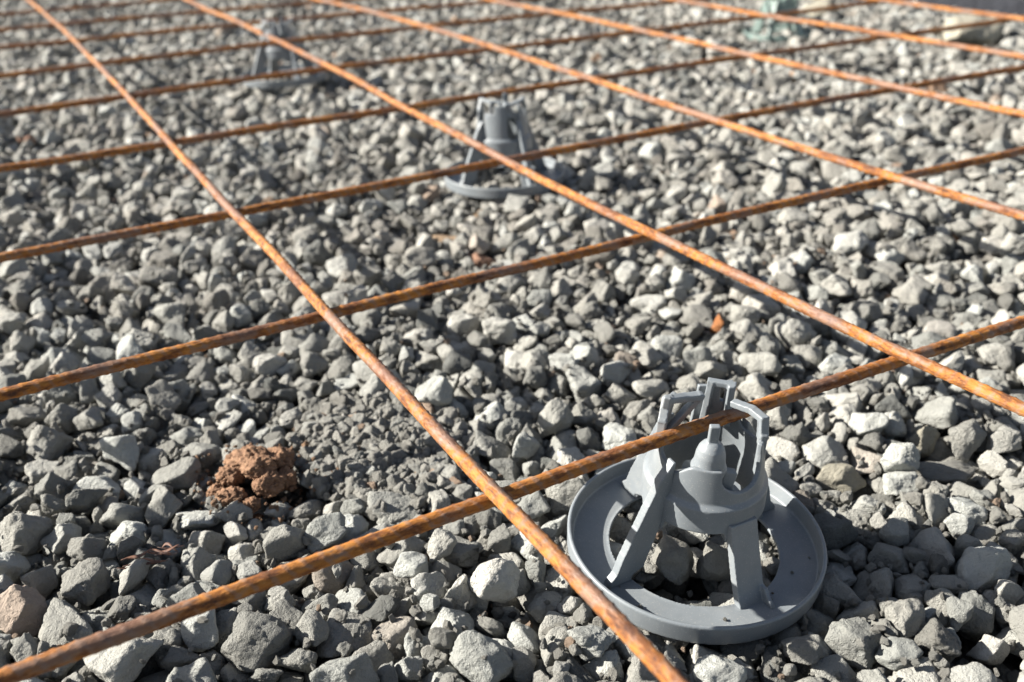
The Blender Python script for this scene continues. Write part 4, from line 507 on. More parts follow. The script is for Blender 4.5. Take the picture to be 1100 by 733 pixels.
3639,736,93,90,-4,-41,24,83,1229,2609,92,-81,8,16,18,58,3243,802,92,-82,-31,8,26,53,2563,1168,92,71,-8,-67,4,30,3543,1449,92,68,-25,-66,15,46,975,152,92,-78,-51,-12,0,39,
3147,1732,92,54,-72,-36,25,40,1935,2842,92,-35,85,-35,2,59,1322,1400,92,-63,61,-6,21,32,2194,346,92,13,-95,26,3,53,2106,1187,92,28,-18,-22,2,46,2736,209,92,-68,17,65,31,43,
993,1204,92,-26,16,95,27,50,2349,467,92,-34,-77,23,6,35,1360,2566,92,81,-9,-33,17,47,176,355,92,61,-20,-5,27,50,1308,2013,92,91,-28,-30,12,38,3199,115,92,-60,-70,30,0,54,
3303,292,92,26,17,-87,34,59,2677,1358,92,82,-44,14,14,40,3256,2798,92,93,-33,-16,23,65,315,931,92,-49,64,-39,3,38,1436,457,92,3,17,-6,22,79,2373,2425,92,-3,3,29,2,41,
1673,2112,92,77,-56,-26,32,63,2390,201,91,32,5,57,14,70,461,2309,91,-33,-86,11,6,49,1473,903,91,-54,-28,-39,25,33,3159,2115,91,42,77,4,26,29,2414,2465,91,9,27,70,19,32,
1675,750,91,-28,2,92,33,47,644,3082,91,16,-83,19,24,36,2397,2885,91,-13,-21,81,4,58,677,1351,91,59,-64,18,12,36,1197,1964,91,-7,-66,-40,21,23,259,2825,91,-4,-2,-66,26,82,
2186,1695,91,-6,94,-32,26,38,1495,956,91,51,64,56,18,52,2348,796,91,19,-26,-64,27,56,673,2644,91,47,60,3,23,61,686,1065,91,-84,-45,-7,11,68,2019,2847,91,29,-3,72,17,49,
560,848,91,-24,90,14,22,44,396,1871,91,-35,0,48,35,42,860,1993,91,-18,62,-50,0,48,2179,2500,91,17,39,-76,35,53,1213,1421,91,10,-27,5,27,56,2413,300,90,17,-5,-87,1,55,
1312,2638,90,26,41,74,3,58,2977,1975,90,-95,1,22,11,36,2889,2652,90,87,9,15,18,37,974,744,90,-13,-52,-59,30,45,1402,3018,90,55,-34,76,30,23,2682,295,90,38,-4,86,17,41,
1952,586,90,-79,53,5,1,56,2183,2662,90,-58,-80,7,21,38,2259,2668,90,21,-25,94,21,50,2501,2322,90,13,45,88,8,62,850,319,90,-29,-89,-13,3,57,2186,3078,90,-23,-11,90,23,47,
1668,1326,90,-69,-14,-42,2,48,1236,2069,90,76,9,54,20,40,3099,1798,90,-8,-33,-33,1,51,3339,197,90,-29,31,69,5,66,1578,623,90,72,-70,2,22,50,3087,2237,90,12,23,73,4,62,
1109,875,90,-65,-36,33,25,63,3342,2638,90,11,20,81,15,53,1990,322,90,-51,48,70,30,45,362,1418,90,-27,14,6,24,51,2770,125,90,-27,-31,83,26,22,2404,2545,90,-40,66,-53,23,58,
2301,2121,90,35,-61,-56,32,83,3667,1211,90,81,2,50,28,48,1805,1423,90,60,80,-4,4,52,3370,1736,90,-64,-7,73,12,54,697,2308,90,-9,-92,21,24,52,1244,810,89,-14,-27,-86,2,51,
1511,771,89,-69,-68,24,13,70,888,2301,89,-56,-20,23,18,40,1756,756,89,20,-20,-83,23,73,3460,2915,89,70,17,-56,1,32,3172,2246,89,-9,-96,-22,15,50,3450,2224,89,6,-24,80,4,39,
208,750,89,2,67,73,9,42,1040,1801,89,3,11,-94,6,65,491,413,89,0,-8,100,23,69,1848,2646,89,-29,26,89,29,48,1377,606,89,-73,57,-26,3,44,2748,1756,89,-94,-26,17,21,48,
1756,891,89,-48,17,-62,16,62,1213,3006,89,-57,-78,-22,32,38,2850,708,88,31,85,41,31,46,2881,760,88,15,-21,73,3,50,1705,1953,88,-70,59,-41,3,78,1182,1473,88,82,28,-21,7,28,
1775,479,88,-12,36,58,1,32,294,1512,88,13,55,-79,0,38,2399,2735,88,77,-33,15,13,29,1517,2813,88,62,-17,71,18,46,2049,971,88,44,-85,19,1,41,1259,1926,88,-78,47,-20,35,56,
1895,714,88,22,-19,84,4,48,1771,380,88,25,96,13,19,52,2057,1355,88,9,-32,32,24,62,2569,1298,88,4,78,2,8,35,2981,344,88,-13,7,9,17,47,3478,2552,88,-36,-69,49,8,46,
664,2486,87,78,-46,-41,21,42,1276,606,87,45,74,-41,28,48,1021,887,87,-44,-81,-22,19,62,684,1254,87,-73,-14,-45,28,39,2143,1384,87,-16,-24,34,5,57,3156,729,87,9,20,-20,15,51,
1435,1687,87,94,-27,-10,4,46,2282,2434,87,6,56,-82,31,54,2428,2765,87,-22,-56,-17,16,38,500,810,87,-65,35,-6,4,68,257,1186,87,-28,11,-93,10,44,169,845,87,-48,52,-63,3,56,
3650,643,87,39,83,16,10,27,1430,650,87,21,-1,-64,35,33,1052,1917,87,5,-14,68,13,64,3389,1818,86,-40,9,-86,26,40,2355,2821,86,47,74,47,10,41,1940,889,86,1,-10,-61,24,58,
393,2026,86,-3,83,27,2,60,114,1382,86,-16,-54,-53,14,62,3202,460,86,-13,17,93,2,68,711,658,86,2,12,13,13,43,358,2184,86,24,18,-47,7,83,248,2086,86,40,86,14,13,45,
2127,2114,86,15,84,51,20,42,823,3025,86,39,-50,-60,25,66,2801,616,86,-8,-50,26,12,69,1751,2080,86,-59,74,33,1,46,2594,2863,86,82,-41,-7,0,51,1498,624,86,-14,-49,-55,24,60,
931,2654,86,-27,-19,52,9,28,3277,1874,86,-25,-37,-5,10,40,2482,700,86,65,-76,-7,7,71,1107,392,86,10,40,63,16,42,728,1962,86,32,-35,-73,22,69,3425,1984,86,64,67,36,23,68,
1303,1541,86,-92,-6,19,4,82,415,1455,86,-60,-36,-52,33,42,600,3046,86,82,-2,-52,30,52,1977,3058,86,23,4,-58,15,47,2700,1019,85,37,87,-32,34,74,2802,161,85,-10,8,87,13,47,
3171,2689,85,30,27,13,8,53,1379,1731,85,-13,28,63,15,44,3012,1183,85,-26,-1,-95,30,47,1937,428,85,75,51,-40,8,32,445,2400,85,-4,0,-74,26,43,1368,1809,85,25,19,94,22,59,
3405,1256,85,27,6,-10,12,40,2832,2617,85,-36,-23,90,31,41,2497,2402,85,25,18,-40,15,48,3597,891,85,-6,-43,90,34,40,960,2191,85,4,-11,67,15,77,2980,1002,85,-71,0,-1,15,38,
1174,1319,85,7,-66,4,18,55,2147,274,85,21,89,-40,5,73,2619,2553,85,-22,33,-70,33,53,168,697,84,-66,-15,12,26,70,2258,1716,84,11,-8,-92,27,39,623,2943,84,-65,12,32,4,56,
1896,1179,84,61,41,42,25,38,2899,384,84,-22,35,37,35,55,1103,159,84,32,-35,-87,4,55,932,1656,84,-41,-87,-27,3,57,2704,2923,84,-9,-48,-78,27,52,2474,1835,84,-59,-13,-67,31,49,
817,1924,84,-12,-96,-20,27,45,1666,276,84,77,-13,49,35,82,3257,167,84,12,63,64,35,47,1007,2512,84,-79,-14,5,24,62,2127,362,84,-48,76,38,6,34,3193,1554,84,94,-29,3,15,68,
1903,103,84,-49,18,-37,18,42,227,2726,84,-45,30,40,27,41,1119,3002,83,75,32,-49,15,48,354,687,83,21,-43,6,18,45,538,1017,83,-30,-95,6,9,45,1607,2315,83,37,11,85,15,69,
2996,882,83,11,-9,30,4,46,2344,2566,83,-40,75,19,10,50,1984,1315,83,23,-56,62,0,46,1405,1393,83,-7,-6,94,19,77,3400,2682,83,91,-26,-17,34,50,2209,535,83,3,-58,81,12,50,
1280,869,83,88,-28,17,3,56,2551,2696,83,35,-2,31,9,51,3669,1578,83,-92,-29,20,4,52,2265,1658,83,51,-59,22,8,31,2761,1868,83,-15,-67,48,16,41,2504,1775,83,60,0,-7,27,61,
3264,386,82,79,40,11,23,71,1184,2032,82,-77,31,24,25,43,3548,1252,82,14,-88,-20,32,83,3469,811,82,15,-99,6,10,46,746,2975,82,30,83,42,27,53,1156,2720,82,87,41,-17,7,38,
3054,779,82,28,-43,85,20,48,137,2082,82,-67,-62,18,0,66,2048,2441,82,11,-3,15,28,35,2306,2728,82,77,35,18,25,33,3504,1046,82,-1,1,-99,14,79,2313,904,82,-40,-89,-3,20,58,
990,1055,82,99,13,0,12,39,2265,3001,82,-29,83,32,33,61,216,3044,82,-11,-23,-96,27,46,3363,730,82,42,25,-87,23,41,3201,1341,82,24,-10,-93,11,40,824,2246,81,-91,-6,23,11,45,
2042,1179,81,-29,-89,24,26,45,3184,2866,81,10,-4,40,9,64,2847,161,81,23,-8,-87,19,31,2434,1495,81,-19,-67,45,9,49,510,1841,81,14,97,17,12,56,2996,820,81,-16,-35,-57,26,43,
1195,1681,81,-45,79,-8,13,34,1075,3062,81,-46,-36,-5,26,49,359,820,81,62,78,-5,14,49,404,2831,81,-45,38,-65,16,59,2088,2760,81,-52,-84,1,7,72,2680,1553,81,-20,-4,64,13,46,
3222,2616,81,-14,77,-61,0,68,3442,2437,81,-86,48,-4,2,74,2594,258,81,-55,-56,10,7,45,559,2312,81,-98,-10,-8,15,50,351,143,81,-45,45,-68,29,53,1133,1835,81,-86,-33,8,9,62,
2592,138,81,-42,-82,34,35,46,3213,2065,81,14,92,-15,18,42,3470,480,80,-90,44,-3,7,65,2969,210,80,56,-34,-18,9,29,2796,2443,80,43,51,-51,12,60,226,980,80,11,78,-34,35,61,
3292,2524,80,-4,19,-75,19,51,2467,454,80,-41,-55,48,21,52,2363,1412,80,17,36,85,13,46,2737,1345,80,-28,-5,96,10,44,1539,1943,80,-10,-96,22,22,43,3307,1466,80,-85,-9,-26,24,31,
1760,2892,80,-14,-74,41,17,46,894,2774,80,4,99,-13,11,44,3461,2833,80,-63,-35,38,32,82,3429,3008,80,61,17,-46,27,49,718,205,80,-5,90,-42,28,23,616,1903,80,42,-90,-6,29,65,
371,1528,79,2,1,-95,5,38,394,1779,79,3,-79,-37,18,73,2872,944,79,45,83,23,16,32,2981,548,79,-26,60,75,23,39,2049,649,79,-37,-82,40,8,48,1002,2099,79,56,-28,34,26,74,
2367,2085,79,48,71,-5,21,36,3681,530,79,-83,37,-2,12,49,1672,672,79,-59,2,-35,29,55,1537,2293,79,-48,6,-46,19,38,2584,337,79,36,-46,-48,28,33,2584,3075,79,-52,60,60,33,39,
951,893,79,-48,-72,-8,1,43,3079,1693,79,-93,24,-17,9,61,1476,861,79,68,-51,4,34,41,579,349,79,-69,27,-53,33,71,1303,1737,79,-27,-71,48,34,69,1054,319,79,-6,29,-95,29,68,
937,2011,79,-29,64,71,25,58,1769,1603,79,-76,-33,57,11,81,517,1497,79,-54,3,36,29,61,301,2589,79,-44,85,-18,3,37,1552,3055,79,92,-13,-36,20,70,2869,2501,78,-11,-59,79,11,50,
2323,2278,78,-18,81,55,32,80,3497,1634,78,67,-10,36,2,34,2090,1499,78,-45,-42,61,0,58,2460,2819,78,-33,33,-47,32,44,3607,1151,78,17,-9,17,14,59,3634,2489,78,-19,-39,15,9,39,
1754,632,78,-83,38,11,16,50,1537,1818,78,-27,-34,-43,15,83,2213,2555,78,19,39,-90,14,41,2615,418,78,-49,-71,-51,30,54,3295,781,78,24,-78,58,28,44,1582,1558,78,-51,7,-77,11,71,
3614,3040,78,-2,14,96,19,68,2339,725,78,-30,-40,-75,14,38,2284,2928,78,-48,73,-44,14,36,1335,2924,77,1,50,67,16,51,2127,606,77,70,30,3,12,26,1635,2414,77,7,32,-92,34,36,
1391,2880,77,-29,-34,16,23,36,2921,2569,77,97,-12,-8,23,63,592,1635,77,84,7,38,21,50,2844,2160,77,50,62,27,28,42,2710,1173,77,70,-53,-25,32,47,2897,247,77,-13,39,87,30,40,
1663,1169,77,40,-67,-52,3,69,2799,1426,77,-89,35,-29,21,53,1544,135,77,-28,-91,-27,17,64,2109,2872,77,-11,69,-71,35,55,1617,2149,77,77,-61,-17,15,49,2111,2015,77,-6,13,-29,33,49,
473,2695,77,-44,-89,-8,6,53,2514,1604,77,43,23,60,21,29,1174,276,77,45,17,-65,25,65,3601,2811,77,16,-51,-82,25,30,1624,109,77,-52,27,-23,10,27,998,1695,76,3,-6,5,15,54,
931,1519,76,-47,13,-25,20,38,1936,1267,76,79,-47,-34,28,40,2065,1085,76,2,-9,51,8,54,2198,1309,76,-47,-39,0,30,73,1441,3073,76,28,-3,-42,17,64,1157,2099,76,-11,-9,99,35,44,
697,3059,76,-16,-69,14,32,42,3513,387,76,-64,31,-8,3,33,1121,1071,76,-16,68,-26,11,83,1612,2563,76,-67,35,-28,26,38,1217,2142,76,38,-19,-47,26,53,3337,1239,76,4,-26,-81,6,34,
515,1369,76,-47,-73,13,21,42,3480,1436,75,-47,-67,56,24,59,1843,524,75,-11,13,99,29,78,803,2860,75,56,-14,-39,5,43,431,3049,75,80,25,-22,15,82,1860,2804,75,3,-90,-14,9,53,
327,2467,75,-91,36,-17,3,65,3695,3022,75,-72,-65,22,18,24,421,2599,75,8,-39,66,33,37,1638,2481,75,-27,40,-85,15,57,1382,2648,75,12,43,90,28,40,2786,696,75,-7,-31,-90,26,35,
552,2395,75,-11,64,47,29,46,307,1028,75,-2,-54,-25,12,49,3287,2324,75,-78,8,23,25,63,740,970,75,42,4,-64,23,57,2490,2566,75,58,-46,46,10,71,3138,2566,75,-18,-31,-63,30,50,
1106,2936,75,-32,80,-39,22,47,2626,2665,75,99,-15,-4,34,38,3560,1606,74,-58,-61,10,0,30,1391,1906,74,-2,97,25,32,78,2214,2843,74,87,-9,21,19,76,1377,386,74,-13,-1,-95,9,46,
3229,1726,74,-12,-3,-91,9,55,2276,967,74,4,67,0,28,39,2404,2358,74,68,54,42,19,68,3083,3029,74,-3,-1,-60,28,28,623,2261,74,19,-86,-45,21,44,373,2755,74,-50,56,30,2,49,
2400,689,74,-83,-3,-49,6,47,1762,2985,74,11,24,-56,9,47,1537,541,74,51,41,63,23,56,3169,2751,74,24,-89,-39,10,56,2981,2428,74,77,40,14,6,39,3684,1474,73,-50,60,-53,30,79,
3060,1593,73,-75,-38,53,28,57,2907,2216,73,-94,-32,-14,33,57,2377,1612,73,-9,-38,-18,27,55,3146,2622,73,62,-61,49,23,30,2581,1368,73,-6,75,30,16,36,778,2715,73,53,78,-22,25,35,
250,2405,73,29,-72,4,30,83,3440,1873,73,20,-19,-71,1,52,3678,228,73,64,-67,-13,21,36,3104,1287,73,-73,37,-56,6,43,3021,633,73,14,-82,49,20,59,2446,1559,73,6,-3,-5,21,47,
836,1665,72,-58,74,-31,35,58,3590,1448,72,29,25,25,17,36,3093,2882,72,20,70,43,27,58,911,3029,72,2,46,7,12,53,2277,702,72,-51,-7,-59,1,31,1450,1761,72,81,-55,15,4,41,
1688,2300,72,39,9,-91,12,49,1936,1465,72,-28,-8,52,30,41,2520,398,72,28,-30,-65,19,39,3254,1796,72,-54,80,26,10,38,753,829,72,30,-13,-86,14,23,3417,1491,72,-37,79,-49,28,29,
3467,1268,72,-38,-51,-52,31,38,1131,1493,72,6,-2,-25,3,41,2121,1785,72,-99,3,6,23,40,3146,1021,72,-1,82,55,26,40,3516,1499,72,-52,-24,77,14,35,2776,1677,72,-54,1,10,32,82,
745,1725,72,-49,-38,41,16,44,700,736,72,81,-46,33,35,82,3380,1611,72,-4,-46,-81,14,42,555,960,71,11,96,-27,2,49,3552,880,71,-46,-69,52,4,42,897,1725,71,71,57,-28,23,40,
2455,1168,71,35,72,14,6,46,3554,503,71,-9,-92,35,24,50,424,2129,71,-19,-28,55,10,32,3542,2810,71,1,7,-57,30,51,2556,2804,71,45,-48,-54,19,45,1322,526,71,94,9,25,3,49,
2674,1924,71,50,-19,82,16,50,2953,269,71,-5,-23,-15,6,41,1755,2580,71,40,24,-68,20,38,986,2868,71,40,47,-58,16,44,3442,995,71,-34,6,-73,19,35,2914,904,71,-28,-3,47,10,36,
2605,1755,71,22,-22,12,34,34,3294,2122,71,-30,-60,-41,35,71,1364,2717,71,7,14,-95,10,49,3302,2699,71,-96,-19,1,35,48,774,2021,70,31,-30,-45,15,61,1522,2651,70,-43,77,-47,32,28,
2096,2627,70,26,-66,-50,18,51,1213,2775,70,-13,-33,4,27,37,621,819,70,-25,-90,-10,1,49,1209,2524,70,38,-36,85,35,41,3693,2471,70,-33,-92,-15,19,50,770,875,69,2,13,97,22,51,
771,485,69,-38,-4,-91,12,80,2645,642,69,25,-70,-64,20,82,2514,2259,69,-10,76,63,31,43,171,1360,69,-77,48,-20,28,36,2457,2143,69,7,-27,-18,25,45,2472,1898,69,3,97,-13,34,44,
1481,2563,69,79,8,15,30,36,2309,1889,68,70,1,-37,11,82,1316,793,68,0,43,75,17,45,2749,2706,68,93,-23,-14,6,31,3096,829,68,29,-62,45,9,36,338,609,68,58,21,5,21,71,
1825,985,68,36,-87,-14,14,37,2934,2412,68,-90,-29,-28,9,24,918,2442,68,-88,10,-20,6,78,319,965,68,-33,16,60,33,23,2835,1832,68,30,-45,84,33,61,147,1062,67,71,52,36,2,83,
3483,118,67,-64,-73,18,9,61,981,263,67,2,-9,-96,2,38,605,2474,67,60,62,-26,28,49,1882,1403,67,63,75,-22,12,36,3395,2752,67,-21,24,-49,29,40,2953,1937,67,-82,8,52,8,30,
675,2587,67,87,6,-17,17,42,2948,769,67,-87,47,15,10,52,2294,1235,67,-41,28,-58,6,82,1444,541,67,64,-10,6,19,74,3195,1232,67,-32,59,-69,32,30,3230,3011,67,-91,-24,-31,24,47,
3118,507,66,78,-58,6,29,50,2504,212,66,-44,80,-10,33,83,2878,2736,66,52,28,44,33,82,2846,425,66,40,-82,0,30,44,3392,1347,66,-78,55,16,30,48,2046,2278,66,-36,-35,13,18,39,
3166,567,66,-60,2,-5,17,42,2396,1787,66,36,81,-3,10,61,566,1132,66,-71,-59,-24,28,74,635,2838,66,11,-31,-62,22,75,1447,144,65,-55,-22,-18,18,44,2601,1083,65,33,-47,-81,8,72,
672,2015,65,30,43,85,3,61,463,207,65,-74,35,-52,0,72,2740,539,65,39,10,-85,9,47,1796,2454,65,37,0,-48,15,36,2436,3066,65,56,-81,-7,2,58,1318,344,65,-8,5,79,0,42,
1933,2933,65,9,52,-65,11,53,1665,838,65,-26,22,92,31,77,1265,1816,65,-28,-23,-88,28,75,2814,1025,65,15,-99,4,13,51,3484,407,64,-46,36,-58,10,25,971,1298,64,0,37,85,1,51,
2208,1733,64,23,-5,65,33,36,793,2657,64,24,-49,83,24,39,3275,541,64,-84,-40,-36,32,80,3502,959,64,39,64,25,28,54,1677,1073,64,66,61,-41,8,36,2999,458,64,-34,-90,-27,8,24,
2204,1634,64,-17,10,-86,28,65,1851,2114,64,-66,69,6,11,36,585,1808,64,-13,6,73,23,46,237,164,64,-3,25,-14,9,41,3315,3020,64,93,37,-3,15,67,3524,1836,64,-31,-8,81,13,31,
3309,2387,63,-19,-78,-58,4,52,3665,2315,63,50,5,22,26,40,1486,1131,63,-57,31,-62,12,69,3577,1804,63,48,-86,16,21,50,3268,2888,63,35,86,9,15,72,2398,520,63,63,23,-46,13,65,
2915,2003,63,78,-48,34,12,48,2172,1843,63,34,52,49,8,56,2658,882,62,14,64,61,20,82,1297,2485,62,-68,-2,25,20,71,1803,2275,62,-9,13,-17,21,68,364,2541,62,59,-57,-37,20,56,
2147,681,62,94,-6,-32,14,74,2066,503,62,-36,43,60,27,28,1699,2877,62,-40,-21,89,26,40,767,196,62,6,83,40,29,73,2008,778,62,17,37,50,5,66,2432,601,62,-61,50,13,0,59,
326,530,62,-39,90,16,6,37,3661,2753,61,76,55,-1,31,75,190,600,61,86,-17,-27,25,83,151,2992,61,-58,-46,-66,3,47,3583,2368,61,64,-69,33,33,48,2445,2513,61,-40,-24,26,12,31,
301,1287,60,44,-83,-7,10,64,1421,2802,60,-42,-18,-61,32,68,1599,1421,60,49,57,48,17,77,2023,370,60,-1,-34,3,15,50,1466,1994,60,-61,-55,14,17,77,2757,147,60,-4,-19,63,8,41,
2231,2725,60,63,66,36,3,60,805,1018,60,39,-6,-49,29,72,1253,563,60,-29,-73,37,19,29,1947,702,60,-50,57,-17,17,42,2959,2663,60,91,-31,16,30,62,2021,1997,60,-3,-38,-36,20,59,
2667,1435,60,12,27,-56,11,82,3454,644,60,-11,11,33,13,50,1040,532,60,-69,54,22,35,41,2989,1527,60,16,63,29,33,56,1140,2311,59,-24,75,-30,28,83,562,2686,59,-44,25,61,32,48,
3004,3030,59,-40,17,61,21,82,123,2824,59,3,-10,25,6,82,2886,1728,59,-87,43,7,8,35,2103,449,59,72,-58,15,20,75,829,1754,59,52,61,-37,10,60,1803,1893,59,45,-62,65,17,83,
916,989,59,-41,-4,-69,20,82,1845,1088,59,56,-76,13,0,74,912,789,58,-23,-95,-21,29,83,505,616,58,-19,-44,55,18,78,3305,1027,58,76,52,21,10,82,3388,277,58,-5,-80,53,35,33,
3360,1803,58,88,25,-37,34,32,1294,2155,58,-90,25,-22,20,74,3592,589,58,42,87,-8,21,79,3383,2127,58,35,13,-32,33,38,2694,1813,58,-58,-62,50,17,66,2181,2161,58,-24,-73,22,25,58,
202,2511,58,-10,-82,-43,22,37,1268,2783,58,0,8,76,3,22,1573,1155,58,68,25,65,15,73,3672,379,57,-51,-17,40,29,56,347,1957,57,-9,97,11,17,69,1390,763,57,34,-25,-71,29,63,
915,164,57,-30,24,-80,10,78,3185,1901,57,76,58,8,2,77,2679,514,57,-5,-38,-10,19,37,898,1822,57,-41,84,10,35,65,1592,1893,57,-27,-50,-33,3,41,3674,2059,57,50,-49,-20,16,60,
2499,1293,57,-74,56,-30,0,83,3474,330,57,4,83,36,20,64,2867,1225,57,56,-57,-24,1,45,2657,198,57,-32,92,23,33,80,697,844,57,-13,-98,16,8,45,3106,577,57,10,-27,-16,15,22,
881,2243,56,69,47,22,4,40,742,1839,56,-7,-92,-23,0,76,2286,2568,56,-69,11,64,25,59,540,3049,56,87,17,25,34,58,3303,1528,56,53,54,61,16,58,3053,2829,56,66,43,-44,1,62,
1754,2768,56,-65,-19,-3,18,82,2008,451,56,9,-65,-62,15,67,1342,3084,56,15,14,95,19,83,2019,1143,56,56,52,53,7,41,2040,2916,55,-11,-83,54,24,34,2074,2410,55,-1,-28,-39,20,24,
3696,2218,55,21,-15,43,16,65,1057,1386,55,-21,0,-56,26,63,1364,858,55,-39,33,67,27,52,3013,2187,55,-18,-25,-95,35,64,759,2604,55,-37,25,-58,26,37,2079,178,55,43,54,-5,20,58,
1446,2970,55,-21,-16,-20,35,73,3576,2678,55,-11,33,-72,7,62,1131,2832,54,3,99,-14,1,73,3082,2667,54,-57,73,32,11,53,921,1409,54,2,3,92,11,82,752,1648,54,0,26,-92,16,52,
3030,2051,54,36,58,72,17,74,3275,1979,54,-11,-25,69,10,82,3316,2594,53,39,62,-58,29,48,2926,475,53,27,-32,89,20,76,3311,864,53,-74,-6,-67,18,55,1066,454,53,-27,-83,-48,28,50,
3389,784,53,67,-9,-27,0,60,2501,1682,53,-86,23,-43,6,59,1435,1024,53,47,-43,-77,33,74,241,1091,53,24,-49,-57,33,47,161,1955,53,-75,63,-6,7,62,2773,1258,53,80,55,2,33,75,
1921,368,53,40,-83,3,4,82,1168,2575,53,49,-68,54,7,54,2626,1669,53,0,-29,78,19,83,853,1508,53,-15,-98,-5,17,65,102,610,53,-80,30,50,34,57,3378,1433,53,-68,-73,8,17,63,
1539,2392,53,-97,15,9,1,71,3639,1059,53,14,40,59,2,75,2382,2652,52,17,-13,-49,12,79,393,1219,52,51,81,4,24,75,3673,2384,52,38,82,-26,11,59,2143,808,52,62,-30,-33,16,73,
2679,104,52,-19,-86,38,35,50,1270,1342,52,-19,40,-84,33,76,1966,975,52,32,-27,-77,2,83,2759,1535,52,91,-31,-24,23,80,3399,2598,52,-29,95,8,18,52,3380,2944,52,-72,-10,39,8,68,
2233,1799,52,26,-5,-96,1,63,1749,1464,52,16,-96,-24,6,30,3329,2236,52,-85,0,-20,21,81,2054,1680,52,-26,-64,72,28,82,1893,1987,51,19,6,98,23,83,973,2620,51,-1,42,-77,9,79,
561,2900,51,25,-10,-18,8,41,2813,2241,51,-68,-70,-2,27,67,2773,1115,51,-55,62,-13,13,66,2464,1076,51,-80,-12,53,27,60,1674,585,51,-45,-84,-15,2,82,3013,1979,51,1,-30,95,10,33,
3416,2167,51,-34,45,39,27,46,3149,2326,51,-99,4,13,12,60,1272,1221,51,48,-11,-85,33,79,2846,2072,51,68,-15,71,12,58,1202,1864,51,16,-29,-85,13,40,496,1596,51,2,66,68,20,67,
3349,2842,51,21,86,-41,1,73,2135,1575,51,-13,-85,40,10,65,2998,959,51,-69,16,-66,13,45,1360,469,51,78,-18,60,12,60,2754,341,51,26,-29,85,6,62,2089,3068,51,-38,-1,-36,29,82,
3132,968,51,4,-7,-97,18,51,1146,3060,51,-49,81,12,11,66,2524,989,50,53,-58,61,27,59,2001,1491,50,8,12,70,31,61,3037,202,50,67,-74,10,14,82,2088,1280,50,47,66,-1,32,71,
1704,3011,50,-29,46,-82,22,78,1306,1017,50,86,-34,-10,3,83,2351,1536,50,62,72,-1,7,81,2787,2680,50,16,82,-19,7,39,1000,3049,50,22,18,-96,7,26,2132,2971,50,-49,64,-59,5,73,
1880,2070,50,74,-44,48,7,50,1507,1254,50,-19,13,-14,17,68,3044,1251,50,25,-93,0,17,54,494,1438,49,33,43,-1,25,53,408,1363,49,52,5,-34,6,31,1863,845,49,31,47,-46,20,49,
104,1194,49,82,-10,47,26,39,522,1727,49,-12,12,62,5,72,1928,1646,49,81,-24,-5,6,61,930,1113,49,89,-14,-27,17,57,1017,2316,49,-65,25,-44,28,73,1161,783,49,-1,16,-96,11,69,
3407,700,49,-8,-85,-30,35,48,2922,1842,49,30,-82,14,1,53,651,2105,49,65,-48,55,5,55,1832,730,49,-63,76,-6,1,66,2079,910,49,12,-93,-26,18,68,420,1501,49,-83,52,-11,29,61,
472,1945,49,-24,-32,-78,35,54,3015,1882,48,7,-9,90,17,74,286,2135,48,-40,-50,-52,19,52,121,275,48,-19,10,-12,17,66,3346,337,48,36,38,78,18,65,2092,1867,48,-46,1,29,0,65,
1931,3081,48,10,5,99,22,45,1636,2645,48,-69,-57,10,20,59,1284,2852,48,-48,8,-12,6,61,2224,1378,48,26,86,41,17,59,3553,316,48,26,1,-91,32,38,3446,2519,48,18,-15,96,31,52,
1447,1634,48,-15,-86,-18,34,55,3120,1964,48,-15,33,-62,35,68,2544,2176,48,22,-90,38,20,61,1383,2292,48,-19,-69,48,29,58,2359,1086,48,-23,-81,54,13,71,1221,1590,48,-77,53,-18,31,70,
1522,679,48,-63,-21,-69,3,45,2100,2201,48,96,25,0,12,66,3206,2435,48,17,15,-21,10,71,2740,1985,48,-85,14,22,33,60,1598,727,48,23,-5,-93,16,52,3615,2584,48,14,-8,80,17,75,
3363,452,48,34,-27,-67,2,75,2780,2518,48,81,29,50,20,54,1626,490,47,-18,7,-23,1,66,2524,332,47,80,-51,0,29,66,859,2587,47,-44,38,-77,20,64,2277,336,47,62,34,-46,8,40,
3030,2598,47,-34,-67,57,5,55,2216,3076,47,-94,6,-6,13,68,1697,1528,47,12,36,46,21,75,1780,2519,47,37,82,-41,33,59,219,2951,47,-52,49,-57,18,70,448,757,47,-32,-58,67,21,60,
1442,830,47,11,52,56,32,59,3099,3088,47,20,-56,-80,24,58,3531,2983,47,-65,70,-25,31,70,897,1204,47,66,-29,67,12,54,2740,452,47,-37,44,-47,0,58,1490,1499,47,-26,-4,-79,17,71,
568,2107,47,-35,1,93,35,52,195,367,47,55,-23,73,35,47,3066,288,47,-68,-2,-30,9,82,2855,316,47,13,72,64,20,56,1949,1179,46,-11,-26,19,19,78,1990,1863,46,28,3,19,3,43,
1208,2431,46,47,56,46,33,53,2491,2632,46,-73,-59,-29,16,47,268,1701,46,-85,-16,6,7,69,2334,216,46,22,-87,-44,17,56,1470,2184,46,-39,66,-41,30,83,568,1972,46,-11,79,-20,11,47,
554,213,46,20,42,-39,2,36,2921,172,46,89,16,-5,0,66,370,978,46,17,-42,12,22,81,624,1000,46,-61,15,-45,2,62,1145,2476,46,23,-35,-69,26,83,3010,2504,46,-62,6,21,13,83,
3194,1172,46,-63,52,-51,4,49,3641,2670,46,29,53,62,22,36,903,2084,46,-72,-58,-38,0,61,3027,1773,46,50,-40,-42,33,55,1921,779,46,-78,0,-62,12,55,2903,3034,46,33,-30,-51,26,80,
1091,601,46,-80,-39,-39,2,59,2550,458,46,-30,-37,70,6,57,1735,2352,46,21,31,-92,21,61,1133,1910,45,9,-68,-72,16,64,1515,995,45,36,-20,-53,9,65,3611,923,45,-93,0,23,29,56,
